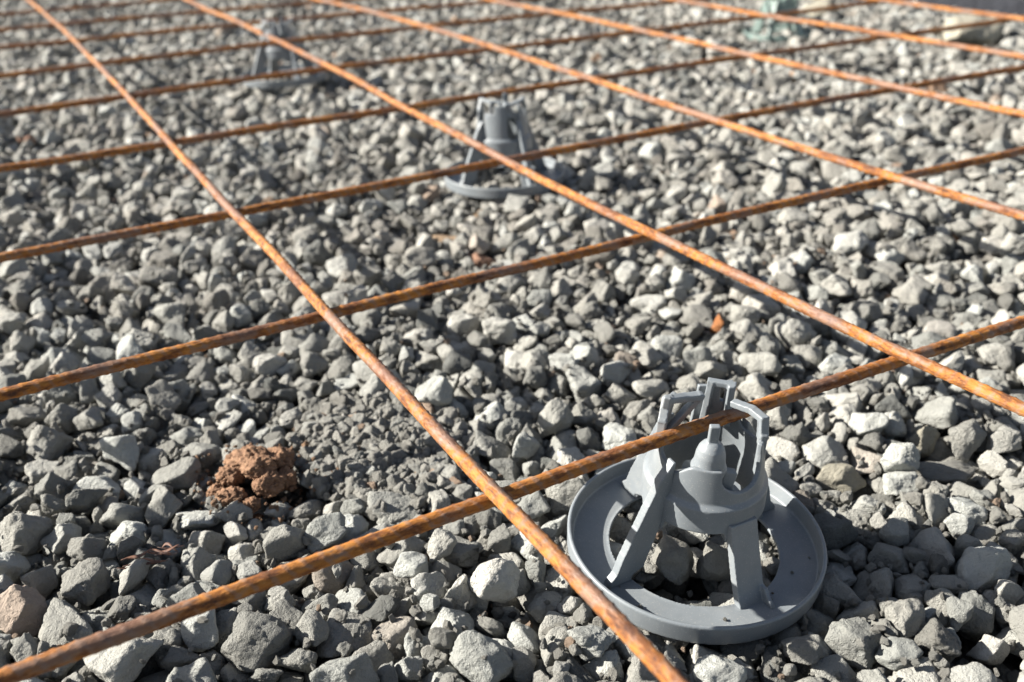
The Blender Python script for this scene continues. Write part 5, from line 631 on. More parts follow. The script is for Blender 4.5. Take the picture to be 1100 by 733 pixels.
325,2241,45,-28,-53,-19,33,44,801,1222,45,-24,-66,60,2,58,1859,926,45,-71,2,26,0,50,187,1429,45,87,-11,18,3,72,2451,371,45,-22,75,-43,22,60,3359,1174,45,-86,-37,-23,33,66,
1963,490,45,22,-79,-53,4,54,3657,2960,45,56,-63,-31,18,73,140,1513,45,-57,-67,-47,24,46,1828,3048,45,-17,-83,52,17,55,2249,413,45,-63,77,10,2,75,225,1780,45,13,18,-96,15,71,
3000,2740,45,-10,-72,-69,28,68,2184,2247,45,48,82,30,5,51,3161,830,45,-50,-49,26,18,70,3573,2015,44,-31,-43,-20,6,51,2354,372,44,-44,14,-89,16,62,1140,2634,44,54,18,-46,2,50,
320,1135,44,2,21,11,12,58,396,2933,44,-40,-89,-8,2,82,221,237,44,-60,-20,20,20,46,783,839,44,-34,77,-50,27,49,1544,2731,44,60,33,34,16,61,3270,1684,44,77,-30,48,17,40,
1273,3018,44,83,-54,9,13,67,3149,292,43,-71,-47,-40,10,43,1404,284,43,16,-2,-38,2,66,1055,2986,43,-73,46,13,34,83,2873,1381,43,-12,-26,-95,1,61,1645,2902,43,15,-83,-6,15,60,
1458,2715,43,-95,11,29,19,56,2377,2474,43,-55,-9,38,6,45,3484,194,43,19,-42,-86,35,45,1061,1261,43,-54,78,-30,5,82,1314,120,43,-39,-75,35,21,67,2155,1953,43,-8,-76,64,25,72,
2857,1469,43,-84,39,-38,33,58,2779,3059,43,17,97,-11,25,82,2575,1563,43,-40,46,-13,35,66,2604,3028,43,73,-64,-7,29,62,1443,2598,43,-6,35,-91,5,69,3583,157,43,-52,75,-19,35,83,
1554,2605,43,12,52,68,30,73,1791,2185,43,-36,8,40,10,82,642,2527,42,10,-17,-17,21,48,600,2615,42,-13,-31,-89,30,76,2559,2352,42,47,0,74,18,54,3637,1651,42,-49,1,20,0,57,
3384,1922,42,20,96,-20,27,39,2480,521,42,-35,53,76,31,51,3607,1934,42,-63,-12,40,30,80,1289,2274,42,-41,-6,-62,20,60,753,1160,42,-46,10,-10,34,74,1917,2563,42,48,18,86,26,46,
2136,2320,42,-22,33,-78,2,54,169,2716,42,10,-21,-61,16,47,3449,427,42,36,-36,-47,10,52,2364,2758,42,-81,-13,38,19,56,523,894,42,54,80,-20,12,51,1423,2515,42,51,25,9,8,66,
760,2151,42,-79,1,33,19,56,3064,2327,42,83,46,-29,26,65,994,415,42,-84,50,23,17,50,642,203,42,68,73,-1,13,83,3529,2420,42,39,-49,-19,15,51,828,2136,42,-60,68,-41,18,45,
3327,1864,41,-4,58,78,5,53,2729,2378,41,54,-53,-48,17,52,2412,2732,41,88,-6,8,9,29,2531,1142,41,30,17,93,15,76,3653,1852,41,-19,89,41,10,66,260,316,41,-7,-43,87,33,60,
3196,2133,41,-15,-69,58,26,61,3660,1330,41,67,-3,44,35,42,2203,1146,41,-93,-20,-8,5,78,2304,2497,41,58,14,14,24,54,2719,2092,41,24,35,65,7,66,1200,171,41,-8,18,-98,29,75,
2551,1898,41,61,-75,25,5,74,891,2852,41,-59,66,-6,34,81,1170,451,41,95,-2,13,11,56,2826,774,41,16,-32,-21,24,53,3483,2690,41,-11,97,6,20,45,2568,2629,41,-12,-38,56,0,53,
1438,2449,41,23,71,-67,23,58,3163,334,41,-33,75,48,23,47,3156,403,41,76,55,-35,12,50,3694,132,41,64,53,55,2,49,488,2548,41,-92,37,8,11,66,1292,1125,41,41,72,52,32,34,
1372,2402,41,-46,-25,-80,16,41,1989,2232,41,37,-20,89,26,60,3575,1392,40,-11,20,83,21,62,3145,2074,40,19,70,68,17,51,482,2443,40,13,83,-53,30,72,1413,2353,40,-14,81,-55,5,52,
457,1033,40,-24,10,-91,35,53,2640,2151,40,-42,-1,-8,4,50,666,1394,40,-65,59,-7,3,58,2387,850,40,-33,78,-53,21,61,2698,1728,40,53,21,10,33,37,2738,2975,40,-61,6,-42,1,44,
784,2082,40,34,74,58,22,55,2085,2821,40,-16,15,96,21,61,284,3070,40,-19,97,15,16,42,381,1686,40,-13,-67,-72,17,54,1718,456,40,-61,-39,0,6,49,1606,2080,40,17,9,93,1,51,
2440,266,40,28,-60,-61,7,52,2928,882,40,54,-70,46,34,54,3615,2142,40,-24,49,-59,16,49,195,2310,40,-47,87,1,11,64,1516,2873,40,-84,32,22,1,53,3017,1394,40,42,-7,-3,26,71,
931,2929,39,-15,6,47,12,49,1204,531,39,96,-13,25,3,61,1508,1611,39,-33,84,-43,31,52,561,451,39,-37,92,-16,11,59,3252,231,39,-43,82,31,23,52,3671,1258,39,22,3,-51,22,75,
2730,977,39,11,61,78,0,42,1101,243,39,49,7,81,33,57,1816,1353,39,-16,19,-3,14,82,1630,661,39,65,27,34,35,41,2928,2929,39,-3,95,-1,26,61,228,1558,39,-12,7,65,7,83,
3180,1701,39,21,-73,60,26,54,2316,2876,39,-59,11,-24,28,58,3469,1117,39,54,19,40,27,48,2678,3010,39,-35,27,-86,8,55,752,1512,39,68,47,46,23,64,3538,3085,39,-70,3,-21,2,50,
3115,2171,39,-47,81,-30,31,58,502,2862,39,-48,-85,19,5,67,3551,2495,39,44,-4,-27,1,67,2313,299,39,-11,-23,-83,3,44,2392,1720,39,1,-30,8,1,44,2952,605,39,-36,10,75,28,54,
419,684,39,18,-91,23,0,44,350,2860,39,75,38,-53,15,43,3539,1690,39,5,-8,-81,10,75,1269,728,38,-42,2,28,26,82,3204,989,38,38,-38,63,19,42,3479,872,38,9,0,-39,2,59,
2593,1272,38,-41,44,36,4,40,1919,643,38,4,-11,-97,0,40,2533,617,38,20,-18,93,17,58,2200,2607,38,5,15,-99,23,82,1569,284,38,29,-42,6,33,55,2518,108,38,7,-36,82,24,56,
1408,103,38,41,-86,28,23,41,2201,131,38,3,12,-98,14,77,1393,1687,38,20,-27,-88,21,62,2937,1462,38,-38,-58,49,26,59,2000,1379,38,-47,72,-44,17,46,3581,1523,38,12,-12,48,22,82,
524,522,38,-28,73,61,8,62,1482,1414,38,-98,-7,-7,16,38,3037,384,38,-9,-13,96,23,82,179,2391,38,-75,48,32,6,44,2888,2627,38,-65,28,4,18,47,620,1452,38,3,-97,-25,33,54,
1359,2607,38,-41,-62,62,9,46,2334,1018,38,56,-41,-46,16,52,2690,1092,38,-25,62,-74,31,55,1370,1443,38,-13,-25,52,18,47,2571,1807,38,81,53,9,33,53,2273,786,37,51,7,79,33,54,
3259,1130,37,38,-83,-31,23,72,2217,1472,37,90,36,16,6,52,2648,341,37,-33,-78,37,21,58,3468,2249,37,84,49,20,26,70,1768,115,37,-53,69,0,27,43,2777,2602,37,-99,2,-13,1,47,
3563,812,37,-15,-87,-46,3,64,3231,304,37,59,33,57,17,51,2301,1727,37,-1,40,79,1,57,3366,2704,37,53,-78,35,2,49,2846,2563,37,-1,-74,24,12,42,275,952,37,16,33,-70,28,52,
653,393,37,3,5,-11,6,57,538,1298,37,-41,26,-77,16,50,3393,1092,37,-68,-45,58,20,48,2065,2350,37,41,85,33,3,62,2886,819,37,78,-42,-43,28,51,2012,1269,37,15,59,-35,5,35,
3328,1792,37,-30,32,9,13,52,274,2194,36,49,44,23,20,48,1494,2096,36,7,52,-77,13,57,1073,2107,36,-66,-13,-5,31,54,773,1401,36,13,14,-7,13,78,325,894,36,18,-44,-86,2,56,
1036,1017,36,96,-15,6,26,68,1655,1694,36,70,-53,43,3,55,3064,2958,36,88,-32,-34,28,47,3472,2039,36,41,89,-20,19,54,340,755,36,87,-47,-10,9,76,282,180,36,-76,-51,-38,10,37,
726,1293,36,-59,-15,-9,16,58,3231,1825,36,-97,23,9,14,63,2449,2221,36,-13,-26,87,0,48,1826,1455,36,-99,11,2,29,46,3240,1391,36,27,82,-31,2,51,951,3077,36,-23,84,5,5,39,
1188,1982,36,-50,-31,-45,15,47,650,1231,36,-34,2,-90,15,69,1632,1077,36,-87,-48,11,14,63,3053,868,36,6,1,63,34,82,3470,1372,36,-56,-43,67,28,56,455,1852,36,31,-92,17,25,51,
672,2999,36,-22,-24,-94,30,64,3627,1756,36,-33,-23,54,0,50,2631,1195,36,6,31,-68,29,81,2398,773,35,-17,80,-28,24,54,168,1648,35,-5,-26,90,0,46,616,556,35,95,-24,21,2,67,
921,2340,35,6,-59,-63,18,47,2229,2943,35,16,12,73,12,54,3260,1301,35,43,65,62,31,56,293,1475,35,83,34,-38,6,41,1390,1515,35,23,88,-23,34,55,731,2837,35,79,-58,16,2,66,
3197,1047,35,-18,14,5,3,53,2287,506,35,-70,-21,-21,5,50,1473,1341,35,-13,1,98,6,56,350,3022,35,19,-93,19,33,51,3518,1302,35,11,12,-93,5,51,2135,1440,35,5,21,63,5,51,
3617,302,35,98,16,9,15,73,1505,1700,35,22,-95,-23,15,59,2392,1307,35,-40,-29,13,5,50,2562,925,35,-60,-37,-1,6,43,1631,158,35,91,-38,-13,2,58,116,1704,35,89,37,15,17,43,
112,2937,35,17,76,-57,23,42,330,1535,35,44,-90,-8,12,48,1255,1891,35,-33,60,14,24,39,1149,1771,35,11,-95,27,5,66,1286,936,35,-10,-80,60,30,65,3405,148,35,-47,29,-5,31,60,
2651,2647,35,51,-69,50,25,38,1146,668,34,-70,71,9,14,60,1739,2026,34,-38,17,44,3,43,2331,2421,34,97,8,0,33,48,1720,2939,34,-77,-24,-41,23,42,1125,1530,34,8,-35,-17,8,46,
3040,485,34,14,-6,88,17,54,3570,698,34,-21,97,-10,14,59,3472,787,34,-14,92,-32,12,35,3182,3073,34,59,-27,-56,20,44,1571,1997,34,23,-53,80,16,52,3366,2052,34,14,49,-83,35,52,
3238,750,34,94,14,-4,21,55,854,608,34,-5,-94,-35,21,55,3013,2902,34,-42,-4,-64,20,47,3627,830,34,-3,24,40,16,34,3397,1543,33,-72,-66,-17,2,63,2154,214,33,-39,75,-53,21,50,
1986,2872,33,10,9,-82,6,53,2486,920,33,-5,97,17,24,48,2634,1880,33,-65,-39,21,2,41,1900,2262,33,-84,-47,-14,33,47,2355,572,33,8,11,-65,6,53,2434,1658,33,-60,-71,36,23,51,
820,2022,33,14,69,45,18,42,478,2981,33,47,-50,-71,20,43,2609,291,33,-40,79,5,2,48,211,867,33,10,-7,-50,15,79,1375,2075,33,-30,20,37,29,72,3493,2136,33,27,17,22,1,53,
3470,1221,33,-4,41,7,21,42,374,212,33,21,-3,98,7,50,1675,2565,33,-24,84,-29,35,59,2119,1209,33,-36,-31,-88,18,41,682,486,33,70,-68,14,2,61,1912,515,32,21,-81,-50,34,58,
153,2467,32,-77,54,-33,24,55,2994,912,32,24,22,24,28,37,145,400,32,-16,-74,-8,12,37,1810,2017,32,-68,-9,21,30,60,2467,1970,32,48,87,-10,11,53,2487,1511,32,-74,-66,-3,23,64,
2601,2934,32,-16,-62,-59,33,43,2515,743,32,-14,-99,2,34,83,2808,920,32,8,1,27,4,64,3567,989,32,-63,72,-28,8,66,655,1103,32,-26,-96,-12,15,67,2156,2694,32,74,60,-5,11,45,
3120,1645,32,-30,-30,78,26,66,2473,2948,32,-20,-90,-34,4,70,624,1313,32,50,-7,46,30,54,3558,1852,32,-5,-93,-34,17,39,1194,2944,32,3,12,95,15,76,3106,1749,32,83,-52,10,2,60,
2062,705,32,-68,-23,-24,28,45,1737,1200,32,60,-36,-70,18,38,3503,1818,32,80,-39,-23,23,51,266,2499,32,26,11,47,25,60,3384,1643,32,45,48,-75,9,42,1803,956,31,35,40,39,5,41,
730,2467,31,1,99,-14,17,37,1937,2195,31,-35,54,-44,30,59,509,125,31,-82,3,-1,1,44,1967,3006,31,-60,80,6,10,62,2610,1024,31,51,-59,-22,31,48,2837,1161,31,-30,-91,21,5,59,
1088,2377,31,17,-17,97,35,41,1857,1820,31,-70,-10,-54,17,36,760,1095,31,-6,96,-26,3,54,1082,757,31,31,24,65,26,56,860,2984,31,-14,0,99,6,49,3534,1167,31,-2,86,-28,20,40,
2371,461,31,1,46,86,1,52,150,2547,31,-26,-13,-52,34,54,3556,2223,31,-4,-1,-59,4,59,2646,441,31,25,8,-53,23,59,3532,2076,31,25,5,80,16,35,3699,2590,31,-28,22,-80,30,52,
2925,2424,31,21,-18,75,22,62,2085,1769,31,-28,-95,-4,13,49,3209,2947,30,-42,-8,47,26,65,2924,1107,30,-1,4,-95,7,66,2715,2671,30,17,-19,97,29,53,3126,730,30,-50,-3,49,35,47,
1522,2529,30,8,-69,-72,16,42,3228,2292,30,100,6,-2,6,42,1619,1205,30,-14,-9,73,3,48,2737,1899,30,67,38,34,22,46,2042,2602,30,-80,-59,5,23,59,2773,226,30,11,-8,-65,15,71,
807,1610,30,-40,92,-2,10,59,290,2313,30,-1,-10,-19,19,57,2564,1461,30,54,-4,11,2,44,3170,111,30,-89,-27,36,23,39,2081,1130,30,-23,-9,96,14,62,2431,2299,30,9,97,14,24,43,
3317,2651,30,62,-54,-30,18,46,378,1878,30,2,43,-86,26,63,995,2553,30,94,-11,-31,28,38,1323,1914,29,44,-81,-2,19,45,737,2761,29,-26,-74,-60,14,48,3353,1276,29,12,-1,-99,8,75,
1064,2639,29,-81,35,-3,7,56,387,2103,29,-11,49,58,33,45,2722,2471,29,46,-22,-67,30,49,2447,141,29,-14,13,-57,3,45,3467,2597,29,3,-9,30,9,83,1185,1507,29,-55,-2,44,31,50,
769,2703,29,91,-3,27,8,45,1305,261,29,-72,60,-7,35,53,652,2907,29,78,42,-34,12,36,1036,1111,29,-69,-62,35,35,54,417,2722,29,7,-39,-87,26,52,2823,389,29,1,-84,50,21,44,
889,2741,29,-84,-54,3,15,57,2945,330,29,1,-15,2,17,45,3450,1293,29,73,-47,-32,10,43,2324,717,28,-3,16,81,34,70,2642,1747,28,-20,28,-73,32,46,940,2254,28,-16,-45,36,20,39,
2283,2707,28,-3,98,18,29,39,1041,1747,28,48,17,48,30,43,3409,2657,28,10,-81,-51,23,45,3097,628,28,-69,-65,28,23,47,848,3080,28,23,-97,4,14,49,670,2291,28,-69,-59,-31,3,43,
1498,3023,28,-67,-56,42,19,37,769,1930,28,-100,-3,-9,34,71,996,1502,28,-40,60,-69,3,52,1258,1951,28,80,11,22,28,42,1048,1847,28,15,-30,84,34,48,926,874,28,93,16,-34,17,30,
1293,2385,28,6,12,99,15,66,3686,820,28,-39,78,-42,1,39,2245,687,28,-20,20,82,11,42,285,532,28,-8,-1,-71,35,36,3160,1393,28,17,-1,-76,34,68,2446,988,28,65,-62,-27,34,51,
1886,2983,28,-3,-9,39,7,56,3409,2487,28,24,42,86,2,40,2880,1895,28,30,-92,-19,26,51,3417,1818,28,-49,-87,8,7,63,3430,1698,28,94,-33,-6,19,62,123,460,27,39,-21,40,14,44,
3127,3007,27,-22,11,-38,32,51,916,2662,27,-73,-38,-23,24,47,2831,137,27,34,88,-33,35,50,1822,317,27,19,20,82,27,75,713,1034,27,-11,-96,-23,29,39,3325,754,27,85,10,-4,0,36,
2403,3095,27,-85,-48,3,4,38,3168,2650,27,-43,89,-4,25,52,1651,3064,27,8,-4,-89,12,40,984,1808,27,-2,1,-43,4,52,434,1405,27,-89,-45,3,15,53,850,1080,27,91,25,6,21,44,
2145,553,27,38,-5,51,27,45,2739,1616,27,-30,-68,64,30,49,3511,427,27,32,-4,76,18,35,1618,360,27,-70,-56,9,24,49,2449,2104,27,-4,-34,-94,13,70,2619,101,26,4,12,94,4,52,
3601,2307,26,-5,18,85,22,50,2020,115,26,21,-5,-10,12,39,3449,1035,26,10,0,-82,11,42,3110,192,26,98,1,7,29,36,663,1907,26,-96,-22,-16,15,49,3251,2489,26,-89,0,-37,24,47,
571,824,26,14,-5,92,17,40,190,2134,26,97,17,14,19,59,1066,1514,26,-42,-15,-69,29,40,2416,1880,26,-25,10,40,14,53,3678,216,26,42,80,32,0,36,145,921,26,22,-86,-44,22,47,
3535,2303,26,14,-57,-75,16,33,507,3097,26,4,-20,-92,25,49,1436,178,25,2,-6,53,19,51,2827,2653,25,-10,26,-88,32,45,1376,2899,25,51,76,38,23,48,2594,2115,25,-66,24,-45,18,38,
2874,722,25,-99,11,2,14,43,2868,1009,25,74,-64,20,32,44,3436,257,25,-14,-37,-71,33,37,3113,1848,25,41,23,52,26,43,2710,381,25,-83,-42,36,24,34,2903,2155,25,-25,55,-79,16,40,
426,611,25,12,-19,-57,25,44,2956,1968,25,-46,32,83,33,38,1496,590,25,99,-5,9,11,36,3318,1616,25,13,4,19,15,58,3293,1205,25,44,56,69,17,32,1584,1666,25,-5,7,48,23,54,
624,2051,25,7,18,39,34,61,2524,1736,25,-94,-13,-22,27,32,2290,1630,25,-4,22,-17,29,49,3416,367,25,40,31,45,2,38,783,2916,25,39,18,18,1,42,2942,1745,25,31,1,-2,27,58,
1464,367,25,-28,1,58,29,51,615,2785,25,-5,-98,-16,26,43,256,1403,24,56,24,52,31,34,1770,1512,24,-68,68,-11,3,42,1641,1340,24,-31,32,-70,33,35,1101,1371,24,89,42,13,23,43,
2855,1293,24,-76,-35,-2,9,47,2012,1055,24,37,-87,-32,21,39,1766,1732,24,79,-60,10,6,38,3121,573,24,35,-84,-40,3,38,2265,571,24,9,3,-97,23,53,1044,3051,24,-53,-85,0,4,49,
2987,722,24,9,-36,80,35,24,3309,164,24,15,82,-49,35,39,495,1357,24,38,16,24,25,41,2664,2506,24,13,-6,38,10,48,3086,770,24,33,82,-46,1,33,2867,2299,24,-92,16,3,0,31,
3406,216,24,9,59,-78,26,40,3241,2575,24,1,-29,-93,25,44,1755,1425,23,20,98,0,14,41,694,1679,23,1,-4,79,4,45,1737,918,23,-10,3,95,23,50,1086,394,23,-32,-3,55,10,45,
2819,2342,23,-30,-11,93,29,52,602,1844,23,81,-36,-24,1,34,644,2458,23,12,-2,-85,19,44,2063,2901,23,18,96,17,10,44,1486,126,23,3,17,-98,3,36,2514,3042,23,-27,21,34,29,49,
996,2398,23,29,87,34,10,37,3125,2405,23,-7,35,-70,10,43,2496,2809,23,11,14,-97,8,46,243,130,22,-29,53,-79,16,36,498,703,22,11,-1,-75,31,27,686,2941,22,11,-28,-3,23,30,
124,347,22,-88,15,-23,21,32,2293,942,22,-16,-37,84,0,31,112,1930,22,48,-87,3,4,45,3409,2285,22,60,77,-9,11,34,2044,835,22,-18,-75,-63,28,33,3085,1875,22,46,-38,-81,7,33,
2062,2031,22,45,-17,-35,25,37,820,2650,22,-98,17,8,14,38,1232,2788,22,20,-6,-37,8,56,1530,487,22,15,29,92,26,38,2140,1032,22,31,-16,-33,13,57,1745,1317,22,49,-77,-9,9,46,
2837,546,22,-25,10,43,14,44,3289,916,22,47,-5,-68,26,28,1668,2710,22,-40,15,-1,26,45,2095,2668,22,24,71,66,3,35,2229,1910,22,-4,-39,78,18,28,2215,301,21,26,-2,16,27,59,
3142,2700,21,7,-78,-48,14,34,2959,251,21,-35,-24,86,14,34,690,1490,21,3,-29,56,34,36,3250,2051,21,-3,-1,25,7,45,3396,2770,21,-39,-40,81,31,35,2157,1503,21,-92,8,-12,0,29,
2128,1359,21,-76,-55,-17,33,29,1869,604,21,-17,18,-68,32,38,3256,823,21,-8,4,80,23,45,3504,2905,21,-7,97,11,11,31,670,1806,20,2,-6,56,19,41,3640,2255,20,3,1,-91,10,40,
3354,241,20,21,0,-72,34,49,566,1660,20,39,-57,-66,0,23,3256,672,20,13,-13,-80,8,51,144,1167,20,-36,1,77,29,44,287,641,20,13,-99,4,34,50,2555,256,20,-25,-17,94,10,35,
1220,2064,20,58,-81,-8,13,38,3410,2107,20,88,-45,11,34,48,1938,1071,20,47,87,-14,25,37,2896,2521,20,79,46,29,23,37,3538,2665,20,69,-70,-20,10,38,135,2899,20,-26,94,24,22,36,
106,2109,19,0,43,-85,26,40,1524,821,19,14,-12,97,7,31,2589,401,19,19,-74,60,17,26,2163,2914,19,-42,21,-81,5,27,3563,533,19,-42,8,16,26,39,1712,2141,19,-13,-20,85,32,35,
1903,3061,19,-61,-75,14,8,41,2668,2110,19,97,-14,10,6,26,1715,2262,18,2,-3,15,4,36,2236,1311,18,65,76,-5,13,39,2024,2463,18,-31,-5,86,29,39,3501,259,18,-3,-17,98,23,36,
105,1639,18,-7,-67,69,31,25,3682,1533,18,-77,0,8,25,28,3376,3024,17,-94,-33,-8,34,43,2385,2959,17,-20,-19,65,25,25,1018,2847,17,-94,30,-12,9,57,1039,1639,17,-70,61,-13,7,40,
3375,861,17,-58,10,-52,16,25,1176,1094,17,-39,25,-56,26,29,1721,865,16,87,-42,-1,26,29,2688,2060,16,-34,8,-93,15,30,1494,304,16,5,-21,-11,22,34,1013,1903,16,17,-95,25,9,58,
460,548,16,-15,28,-8,29,35,3673,2673,16,-65,-63,39,35,27,2360,2225,16,23,-94,26,9,57,1521,1952,15,-19,-96,-5,2,28,3029,779,15,-76,65,10,22,31,1160,2387,15,-71,-68,13,8,34,
2991,1817,15,0,24,-96,24,22,3445,1177,15,33,-91,22,9,50,372,1056,14,4,-23,-83,27,36,1092,1993,14,46,89,-4,13,29,2794,2422,14,-41,87,-26,9,50,361,105,14,4,-9,39,9,38,
546,1072,13,29,-9,5,25,25,3207,2816,13,-34,88,-22,7,32,825,830,13,87,-48,11,30,25,1501,2932,13,-92,-38,-6,34,31,2428,2736,13,-5,-9,-45,9,34,2446,2586,12,-4,1,-40,7,26,
2748,2309,12,-12,8,97,8,29,2579,820,12,85,52,-5,13,24,2952,1512,11,81,-57,14,9,34,3552,2157,11,-58,-81,-1,34,26,2959,2026,10,10,-22,-73,27,27,]
PILE = np.array(PILE, float).reshape(-1, 8); n = len(PILE)
GS = .81
A = PILE[:, :3] * .0002 * GS; Kk = PILE[:, 6].astype(int); Ss = PILE[:, 7] * .0004 * GS
qv = PILE[:, 3:6] / 100; Q = np.c_[np.sqrt(np.maximum(0, 1 - (qv ** 2).sum(1))), qv]; Q /= np.linalg.norm(Q, axis=1)[:, None]
TW, TH, Z0 = .72 * GS, .60 * GS, -.0375 * GS + .0005
def qmul(a, b):
    w1, x1, y1, z1 = a; w2, x2, y2, z2 = b.T
    return np.stack([w1*w2-x1*x2-y1*y2-z1*z2, w1*x2+x1*w2+y1*z2-z1*y2, w1*y2-x1*z2+y1*w2+z1*x2, w1*z2+x1*y2-y1*x2+z1*w2], 1)
rs = np.random.RandomState(3)
P, QQ, KK, SS = [], [], [], []
ct = np.array([.38, .32]) * GS
for ty in range(-1, 6):
    for tx in range(-3, 4):
        flip = (tx + ty) % 2 if (tx, ty) != (0, 0) else 0
        xy = (A[:, :2] - ct) * (-1 if flip else 1); q = qmul((0, 0, 0, 1.), Q) if flip else Q
        # the near patch is centred at (.02,.47)
        cx, cy = .0 + tx * TW, .46 + ty * TH
        if abs(cx) - TW / 2 > .45 + .55 * (cy + TH / 2): continue
        keep = np.ones(n, bool)
        if ty > 1: keep = A[:, 2] > .010
        P.append(np.c_[xy + [cx, cy], A[:, 2] + Z0][keep]); QQ.append(q[keep]); KK.append(Kk[keep]); SS.append(Ss[keep])
P = np.concatenate(P); QQ = np.concatenate(QQ); KK = np.concatenate(KK); SS = np.concatenate(SS)

# height of the pile round the foreground, on a 1 mm grid
GX0, GY0, GN, GM = -.42, .14, 900, 860
HM = np.full((GN, GM), -.040)
def quat_mat(q):
    w_, x, y, z = q
    return np.array([[1-2*(y*y+z*z), 2*(x*y-z*w_), 2*(x*z+y*w_)], [2*(x*y+z*w_), 1-2*(x*x+z*z), 2*(y*z-x*w_)], [2*(x*z-y*w_), 2*(y*z+x*w_), 1-2*(x*x+y*y)]])
def splat(p, q, dim, s):
    ax = dim * s * .94; Rm = quat_mat(q); C = Rm @ np.diag(ax ** 2) @ Rm.T
    rx, ry = math.sqrt(C[0, 0]), math.sqrt(C[1, 1])
    i0, i1 = int((p[0] - rx - GX0) * 1000), int((p[0] + rx - GX0) * 1000) + 2; j0, j1 = int((p[1] - ry - GY0) * 1000), int((p[1] + ry - GY0) * 1000) + 2
    i0, j0 = max(i0, 0), max(j0, 0); i1, j1 = min(i1, GN), min(j1, GM)
    if i0 >= i1 or j0 >= j1: return
    X, Y = np.meshgrid(np.arange(i0, i1) / 1000 + GX0 - p[0], np.arange(j0, j1) / 1000 + GY0 - p[1], indexing='ij')
    I = np.linalg.inv(C); a = I[2, 2]; b = 2 * (I[0, 2] * X + I[1, 2] * Y); c = I[0, 0]*X*X + 2*I[0, 1]*X*Y + I[1, 1]*Y*Y - 1
    disc = b * b - 4 * a * c; ok = disc > 0
    z = np.where(ok, (-b + np.sqrt(np.maximum(disc, 0))) / (2 * a) + p[2], -1)
    HM[i0:i1, j0:j1] = np.maximum(HM[i0:i1, j0:j1], z)
def hm(x, y, r=.002):
    i, j, k = int((x - GX0) * 1000), int((y - GY0) * 1000), max(1, int(r * 1000)); i = min(max(i, k), GN - k - 1); j = min(max(j, k), GM - k - 1)
    return HM[i - k:i + k + 1, j - k:j + k + 1]

# where single things lie in the pile: (x, y, radius) cleared for them
CHAIRS = [(.0778, .3556, 5.06, -1.74), (-.002, .905, 0, 0), (-.292, 1.36, 0, 0), (.440, 1.630, 0, 0)]
SINGLES = [  # name, label, material, x, y, size(3), rot(3), seed, lift
 ('stone', 'bright white chunky stone between the two rusty bars left of the nearest grey chair', 'W', -.010, .333, (.024, .019, .023), (20, 10, 40), 5, 'z', .0045),
 ('stone', 'pinkish cream stone above the lower left end of the nearest cross bar', 'P', -.209, .327, (.025, .020, .020), (0, 10, 20), 8, 'z', .003),
 ('stone', 'pale angular stone with a pointed left end just right of the nearest chair', 'L', .163, .418, (.026, .016, .015), (10, -15, 15), 12, .005),
 ('stone', 'long flat grey slab of stone right of the nearest chair', 'G', .216, .423, (.036, .015, .012), (5, 0, -8), 17, .004),
 ('stone', 'upright oval pale stone above the long flat slab right of the nearest chair', 'L', .215, .449, (.017, .015, .024), (0, 10, 10), 22, .004),
 ('stone', 'rounded grey stone inside the ring foot of the nearest chair, left one of two', 'G', .0655, .3435, (.0215, .018, .020), (0, 20, 60), 31, 'z', .004),
 ('stone', 'blocky dark grey stone inside the ring foot of the nearest chair, right one of two', 'G', .0855, .342, (.018, .015, .021), (0, -8, 20), 37, 'z', .003),
 ('stone', 'long tan stone lying flat in front of the mid-distance grey chair', 'T', -.052, .775, (.036, .018, .014), (0, 0, 10), 41, .003),
 ('stone', 'brown stone just above the second nearest cross bar', 'B', -.020, .727, (.026, .02, .018), (0, 0, 30), 43, .004),
 ('stone', 'ochre pebble in front of the ring foot of the second grey chair', 'T', -.022, .832, (.022, .016, .016), (0, 0, -30), 44, .004),
 ('stone', 'white stone lump at the lower right edge of the gravel', 'W', .186, .300, (.017, .014, .014), (0, 0, 50), 52, .005),
 ('stone_chip', 'bright orange pointed chip standing among grey stones above the nearest chair', 'O', .1335, .583, (.007, .006, .014), (0, 12, 0), 47, .010),
 ('stone_chip', 'small flat rust brown chip left of the bright orange chip', 'B', .118, .566, (.010, .008, .010), (30, 0, 0), 49, .003),
 ('concrete_lump', 'largest pale broken concrete lump in the gravel near the top right corner', 'L', .695, 1.511, (.11, .07, .045), (0, -14, 40), 61, .006, .016),
 ('concrete_lump', 'pale yellowish concrete lump at the top edge just right of the green chair', 'L', .55, 1.766, (.065, .05, .04), (0, 8, 10), 62, .006, .010),
 ('stone', 'left one of two bright white stones lying side by side behind the fourth cross bar', 'W', .283, 1.512, (.032, .024, .022), (0, 0, 20), 63, .006, .010),
 ('stone', 'right one of two bright white stones lying side by side behind the fourth cross bar', 'W', .306, 1.470, (.030, .026, .022), (0, 0, 70), 64, .006, .010),
 ('brick_fragment', 'dull reddish brick fragment in the gravel left of the first long bar', 'B', -.54, 1.12, (.024, .018, .014), (0, 0, 0), 53, .002),
]
keep = np.ones(len(P), bool)
for s in SINGLES:
    d = np.hypot(P[:, 0] - s[3], P[:, 1] - s[4]); rr = max(s[5][0], s[5][1]) * .5
    keep &= ~((d < rr * .95 + SS * .12) & (P[:, 2] > -.020))
CLOD = (-.131, .424)
d = np.hypot((P[:, 0] - CLOD[0]) , (P[:, 1] - CLOD[1])); keep &= ~((d < .021) & (P[:, 2] > -.018))
